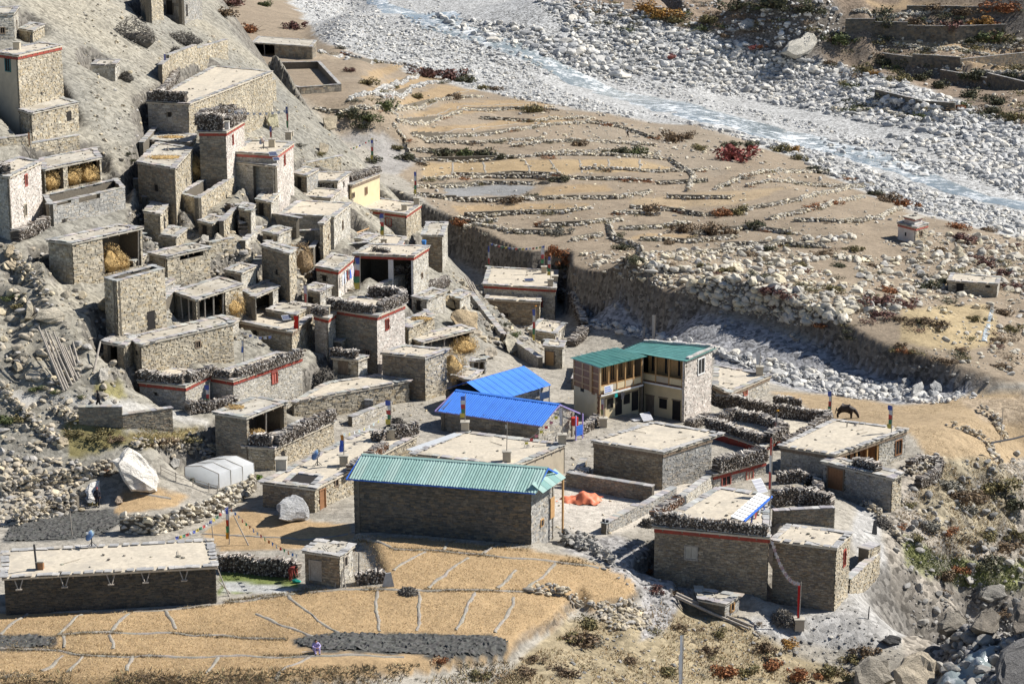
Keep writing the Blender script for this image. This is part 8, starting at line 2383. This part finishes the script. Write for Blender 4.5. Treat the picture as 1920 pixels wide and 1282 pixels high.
for u, v, key, c, lab in [(670, 541, None, (.05, .25, .55), "blue basin before the open fronted courtyard"), (795, 458, 'veranda', (.07, .25, .6), "blue bucket on the right end of the courtyard roof"), (633, 461, 'mid', (.1, .35, .6), "blue plastic bag on the terrace rim"), (1023, 598, None, (.6, .3, .03), "orange canister at the foot of the gully house")]:
    g = rp(key, u, v) if key else hit(u, v)
    mb = MB().rod(g, g + Vector((0, 0, .45)), .22, c, 12, .27); tag(mb.build("plastic_tub", M_CLOTH), lab, "tub")

def tarp():
    g = hit(1085, 940); n, m = 34, 16
    X = np.linspace(-1, 1, n)[None, :].repeat(m, 0); Y = np.linspace(-1, 1, m)[:, None].repeat(n, 1)
    prof = np.clip(1 - np.abs(X) ** 5, 0, 1) * np.clip(1 - np.abs(Y) ** 4, 0, 1)
    Z = prof * (.48 + .2 * np.sin(X * 3 + .6) + .12 * np.sin(X * 8 + Y * 3)) + .24 * fbm(X * 2.2 + 5, Y * 1.5, .6, 3, 55) * (prof > 0) + .10 * np.sin(X * 17 + Y * 4) * np.clip(1 - prof, 0, 1)
    Z = np.maximum(Z, .0) + .03
    wx = 1.85 + .12 * np.sin(Y * 7); wy = .95 + .12 * np.sin(X * 9)
    P = np.stack([g.x + X * wx + Y * .25, g.y + Y * wy, g.z + Z], -1)
    idx = np.arange(n * m).reshape(m, n)
    mb = MB().add(P.reshape(-1, 3), np.stack([idx[:-1, :-1], idx[:-1, 1:], idx[1:, 1:], idx[1:, :-1]], -1).reshape(-1, 4))
    tag(mb.build("tarpaulin_heap", M_TARP, smooth_faces=True), "crumpled orange tarpaulin over a heap in the swept yard", "tarpaulin")
tarp()
for u, v, w, hh, yaw, c, lab in [(728, 1100, .9, 1.1, .2, (.40, .41, .42), "pointed slate slab standing right of the small square hut"), (1198, 788, 1.6, .07, .5, (.60, .60, .60), "white slab lying before the guesthouse"), (1208, 800, 1.4, .07, .6, (.52, .52, .52), "grey slab lying on the low wall before the guesthouse"),
                                 (552, 730, .6, 1.3, .3, (.50, .50, .49), "pale slab leaning on the red window wall"), (1283, 948, .5, .9, .2, (.40, .40, .38), "small standing slate by the stepped wall"), (1640, 1002, .5, 1.3, .4, (.07, .07, .07), "black door panel standing at the bend of the steep path")]:
    g = hit(u, v); d = Vector((math.cos(yaw), math.sin(yaw), 0)); n = Vector((-d.y, d.x, 0))
    mb = MB()
    if hh < .2: mb.box(g - d * w / 2 - n * .4 + Vector((0, 0, .1)), d * w, n * .8, (0, 0, hh), c)
    else:
        a = g - d * w / 2; b_ = g + d * w / 2
        V = [a, b_, b_ - d * w * .25 + Vector((0, 0, hh)), a + d * w * .3 + Vector((0, 0, hh * .95))]
        V = [tuple(q) for q in V] + [tuple(q + n * .09) for q in V]
        mb.add(V, [[0, 1, 2, 3], [7, 6, 5, 4], [1, 0, 4, 5], [2, 1, 5, 6], [3, 2, 6, 7], [0, 3, 7, 4]], col=c)
    tag(mb.build("stone_slab", M_SLATE), lab, "slab")
for k, (u, v) in enumerate([(628, 1102), (640, 1104), (648, 1103)]):
    g = hit(u, v); log(g, at_y(u + 6 - 5 * k, v - 36, g.y + .5), .05, "weathered plank leaning on the small square hut", group="planks leaning on the small hut", name="leaning_plank", cat="plank")
for k in range(6):
    a = hit(462 + k * 3, 512 - k * 6); MB
    o = MB().box((a.x - .2, a.y, a.z - .15), (1.3, 0, 0), (0, .5, 0), (0, 0, .25), vary(SLATE_COLS[1], .15)); tag(o.build("stone_step", M_SLATE), "flat stone step of the steep village stair", "step", "steps of the steep village stair")
fe = empty("rail_fence", hit(300, 890), "thin rail fence running from the white boulder to the greenhouse", "fence")
ps = [hit(u, v) for u, v in ((302, 888), (330, 902), (362, 912), (392, 922), (408, 926))]
for p in ps: MB().rod(p - Vector((0, 0, .2)), p + Vector((0, 0, .8)), .045, n=5).build("fence_post", M_GREYWOOD, fe)
for a, b in zip(ps[:-1], ps[1:]):
    for z in (.7, .4): MB().rod(a + Vector((0, 0, z)), b + Vector((0, 0, z)), .03, n=5).build("rail", M_GREYWOOD, fe)
pa, pb = at_y(1858, 830, 196), at_y(1940, 812, 200); log(pa, pb, .1, "black water pipe sticking out at the right edge", M_IRON, name="water_pipe", cat="pipe")

def skin_body(name, verts, edges, radii, mat, parent, sub=2, fat=1.2):
    me = bpy.data.meshes.new(name)
    me.from_pydata([tuple(v) for v in verts], edges, [])
    o = link_mesh(name, me, parent)
    s = o.modifiers.new("skin", 'SKIN'); s.use_smooth_shade = True
    if not me.skin_vertices:
        at = bmesh.new(); at.from_mesh(me); at.verts.layers.skin.verify(); at.to_mesh(me); at.free()
    for i, r in enumerate(radii):
        me.skin_vertices[0].data[i].radius = (r * fat, r * fat)
    me.skin_vertices[0].data[0].use_root = True
    b = o.modifiers.new("sub", 'SUBSURF'); b.levels = b.render_levels = sub
    me.materials.append(mat)
    return o

def ball(name, c, r, mat, parent, k=(1, 1, 1)):
    V, T = _ico(3)
    return MB().add(V * np.array(k) * r + np.array(c), None, T).build(name, mat, parent, smooth_faces=True)

def person(p, label, pose, cloth, head, yaw=0.0, hair=(.02, .018, .016), scale=1.0):
    p = Vector(p)
    e = empty("person", p, label, "person")
    c, s = math.cos(yaw), math.sin(yaw)
    def W(q): return (q[0] * c - q[1] * s, q[0] * s + q[1] * c, q[2])
    J = POSES[pose]
    names = [k for k in J if k != 'face']
    E = [('hip', 'waist'), ('waist', 'chest'), ('chest', 'neck'), ('neck', 'head'), ('chest', 'sl'), ('sl', 'el'), ('el', 'wl'), ('wl', 'hl'), ('chest', 'sr'), ('sr', 'er'), ('er', 'wr'), ('wr', 'hr'),
         ('hip', 'tl'), ('tl', 'kl'), ('kl', 'al'), ('al', 'fl'), ('hip', 'tr'), ('tr', 'kr'), ('kr', 'ar'), ('ar', 'fr')]
    RAD = dict(hip=.15, waist=.135, chest=.155, neck=.06, head=.07, sl=.08, sr=.08, el=.055, er=.055, wl=.04, wr=.04, hl=.045, hr=.045, tl=.105, tr=.105, kl=.07, kr=.07, al=.05, ar=.05, fl=.045, fr=.045)
    mk = lambda nm, col: MATS.get(nm) or mat_plain(nm, col, .15, 6.0, .9, .2, .01)
    skin_body("clothed_body", [W(J[n]) for n in names], [(names.index(a), names.index(b)) for a, b in E], [RAD[n] for n in names], mk("garment_" + cloth[0], cloth[1]), e)
    hd = Vector(W(J['head'])) + p
    f = Vector(W(J.get('face', (0, -1, 0))))
    h = ball("head", hd + Vector((0, 0, .03)), .105, M_SKIN, e, (.85, .95, 1.12))
    MB().add(_ico(2)[0] * np.array([.016, .03, .028]) + np.array(hd + f * .10 + Vector((0, 0, .02))), None, _ico(2)[1]).build("nose", M_SKIN, h)
    ball("headscarf" if head else "hair", hd - f * .025 + Vector((0, 0, .055)), .118, mk(*(("scarf_" + head[0], head[1]) if head else ("hair_black", hair))), h, (.88, .95, 1.0))
    for k in 'lr':
        hp = Vector(W(J['h' + k])) + p
        hand = MB().add(_ico(2)[0] * np.array([.045, .05, .03]) + np.array(hp), None, _ico(2)[1]); w = Vector(W(J['h' + k])) - Vector(W(J['w' + k])); w.normalize()
        for t in range(5):
            sdv = Vector((-w.y, w.x, 0)); sdv = sdv.normalized() if sdv.length > .1 else Vector((1, 0, 0))
            hand.rod(hp + sdv * (.018 * (t - 2)), hp + sdv * (.024 * (t - 2)) + w * (.10 if 0 < t else .06), .009, n=5)
        hand.build("hand", M_SKIN, e)
        ft = Vector(W(J['f' + k])) + p
        MB().add(_ico(2)[0] * np.array([.06, .13, .05]) + np.array(ft), None, _ico(2)[1]).build("shoe", M_IRON, e)
    return e
POSES = {
    'stand': dict(hip=(0, 0, .92), waist=(0, 0, 1.08), chest=(0, 0, 1.30), neck=(0, -.01, 1.46), head=(0, -.03, 1.56), sl=(-.18, 0, 1.38), el=(-.25, .03, 1.12), wl=(-.22, -.10, .92), hl=(-.21, -.13, .86), sr=(.18, 0, 1.38), er=(.25, .03, 1.12), wr=(.22, -.10, .92), hr=(.21, -.13, .86),
                  tl=(-.10, 0, .86), kl=(-.11, -.02, .48), al=(-.12, .02, .09), fl=(-.12, -.08, .05), tr=(.10, 0, .86), kr=(.11, -.02, .48), ar=(.12, .02, .09), fr=(.12, -.08, .05)),
    'walk': dict(hip=(0, 0, .92), waist=(0, -.02, 1.08), chest=(0, -.06, 1.30), neck=(0, -.09, 1.45), head=(0, -.12, 1.55), sl=(-.18, -.05, 1.37), el=(-.24, .08, 1.13), wl=(-.22, .14, .92), hl=(-.21, .15, .86), sr=(.18, -.05, 1.37), er=(.24, -.12, 1.13), wr=(.22, -.26, .98), hr=(.21, -.30, .93),
                 tl=(-.10, 0, .86), kl=(-.11, -.18, .50), al=(-.12, -.20, .10), fl=(-.12, -.30, .05), tr=(.10, 0, .86), kr=(.11, .05, .48), ar=(.12, .26, .12), fr=(.12, .20, .06)),
    'bend': dict(hip=(0, .05, .88), waist=(0, -.06, .98), chest=(0, -.30, 1.06), neck=(0, -.44, 1.08), head=(0, -.54, 1.06), sl=(-.17, -.34, 1.06), el=(-.22, -.40, .80), wl=(-.16, -.48, .58), hl=(-.15, -.50, .52), sr=(.17, -.34, 1.06), er=(.22, -.40, .80), wr=(.16, -.48, .58), hr=(.15, -.50, .52),
                 tl=(-.10, .04, .82), kl=(-.12, -.04, .47), al=(-.13, .04, .09), fl=(-.13, -.06, .05), tr=(.10, .04, .82), kr=(.12, -.04, .47), ar=(.13, .04, .09), fr=(.13, -.06, .05), face=(0, -.6, -.8)),
    'sit': dict(hip=(0, .10, .16), waist=(0, .08, .32), chest=(0, -.04, .54), neck=(0, -.10, .70), head=(0, -.14, .80), sl=(-.18, -.05, .62), el=(-.27, -.24, .48), wl=(-.12, -.42, .46), hl=(-.05, -.46, .46), sr=(.18, -.05, .62), er=(.27, -.24, .48), wr=(.12, -.42, .46), hr=(.05, -.46, .46),
                tl=(-.11, 0, .17), kl=(-.16, -.38, .42), al=(-.13, -.46, .08), fl=(-.13, -.56, .05), tr=(.11, 0, .17), kr=(.16, -.38, .42), ar=(.13, -.46, .08), fr=(.13, -.56, .05)),
}
person(hit(592, 1222), "person in a lilac top sitting with bare knees at the edge of the dark plot", 'sit', ("lilac", (.36, .31, .52)), None, .35)
person(hit(183, 950), "person in dark clothes with a maroon headscarf standing at the dark ploughed plot", 'stand', ("charcoal", (.035, .032, .04)), ("maroon", (.20, .03, .06)), .3)
person(hit(186, 766), "person in black carrying a bundle on the footpath below the leaning poles", 'walk', ("black", (.022, .022, .024)), None, -1.2)
person(hit(545, 1088), "person in a dark red jacket bending beside the small square hut", 'bend', ("dark_red", (.26, .05, .04)), None, 1.2)
person(hit(1177, 258), "tiny distant walker in dark clothes on the far fields", 'walk', ("brown_dark", (.05, .035, .03)), None, 1.4)
person(hit(948, 655), "dark clothed person standing on the ridge path near the logs", 'stand', ("black", (.022, .022, .024)), None, .8)
g = hit(556, 1092); tag(MB().add(ROCK_L[4][0] * np.array([.3, .25, .3]) + np.array([g.x, g.y, g.z + .15]), None, ROCK_L[4][1], (.02, .30, .24)).build("green_sack", M_CLOTH), "turquoise green sack beside the bending person", "sack")
g = hit(580, 1222); log(g + Vector((-.5, -.1, .05)), g + Vector((.35, .0, .10)), .02, "white handled hoe lying beside the sitting person", M_WHITEPAINT, name="hoe", cat="hoe")

def horse(p, yaw):
    p = Vector(p)
    e = empty("grazing_horse", p, "dark brown horse grazing on the golden meadow behind the firewood wall", "horse")
    c, s = math.cos(yaw), math.sin(yaw)
    def W(q): return (q[0] * c - q[1] * s, q[0] * s + q[1] * c, q[2])
    J = [('barrel', (0, 0, 1.02), .29), ('loin', (-.38, 0, 1.05), .27), ('rump', (-.66, 0, 1.06), .26), ('chest', (.38, 0, 1.02), .28), ('shoulder', (.62, 0, 1.02), .23), ('neck1', (.86, 0, .92), .16), ('neck2', (1.06, 0, .70), .13), ('poll', (1.20, 0, .50), .11), ('nose', (1.30, 0, .22), .075), ('muzzle', (1.30, 0, .12), .06)]
    V = [W(q) for _, q, _ in J]; Rr = [r for *_, r in J]
    E = [(0, 1), (1, 2), (0, 3), (3, 4), (4, 5), (5, 6), (6, 7), (7, 8), (8, 9)]
    def chain(root, pts):
        prev = root
        for q, r in pts:
            V.append(W(q)); Rr.append(r); E.append((prev, len(V) - 1)); prev = len(V) - 1
    for y in (-.17, .17):
        chain(2, [((-.66, y, .82), .17), ((-.56, y, .62), .125), ((-.80, y, .42), .08), ((-.76, y * 1.05, .14), .06), ((-.72, y * 1.05, .04), .07)])
        chain(4, [((.58, y, .80), .14), ((.56, y, .56), .095), ((.58, y, .40), .075), ((.58, y, .14), .058), ((.61, y, .04), .07)])
    m = mat_plain("horse_coat", (.035, .026, .022), .2, 4.0, .6, .2, .01)
    skin_body("body", V, E, Rr, m, e, fat=1.45)
    t = MB(); t.rod(p + Vector(W((-.90, 0, 1.02))), p + Vector(W((-1.04, 0, .45))), .07, n=8, r2=.03); t.build("tail", M_IRON, e)
    mn = MB()
    for k in range(7):
        a = Vector((.66 + .075 * k, 0, 1.22 - .095 * k)); mn.box(p + Vector(W(a)) - Vector((.03, .02, .06)), (.07, 0, 0), (0, .05, 0), (0, 0, .12))
    mn.build("mane", M_IRON, e)
    for y in (-.06, .06):
        a = Vector(W((1.17, y, .60))) + p; MB().rod(a, a + Vector((-.02, 0, .12)), .03, n=5, r2=.005).build("ear", m, e)
horse(hit(1585, 784), -.25)
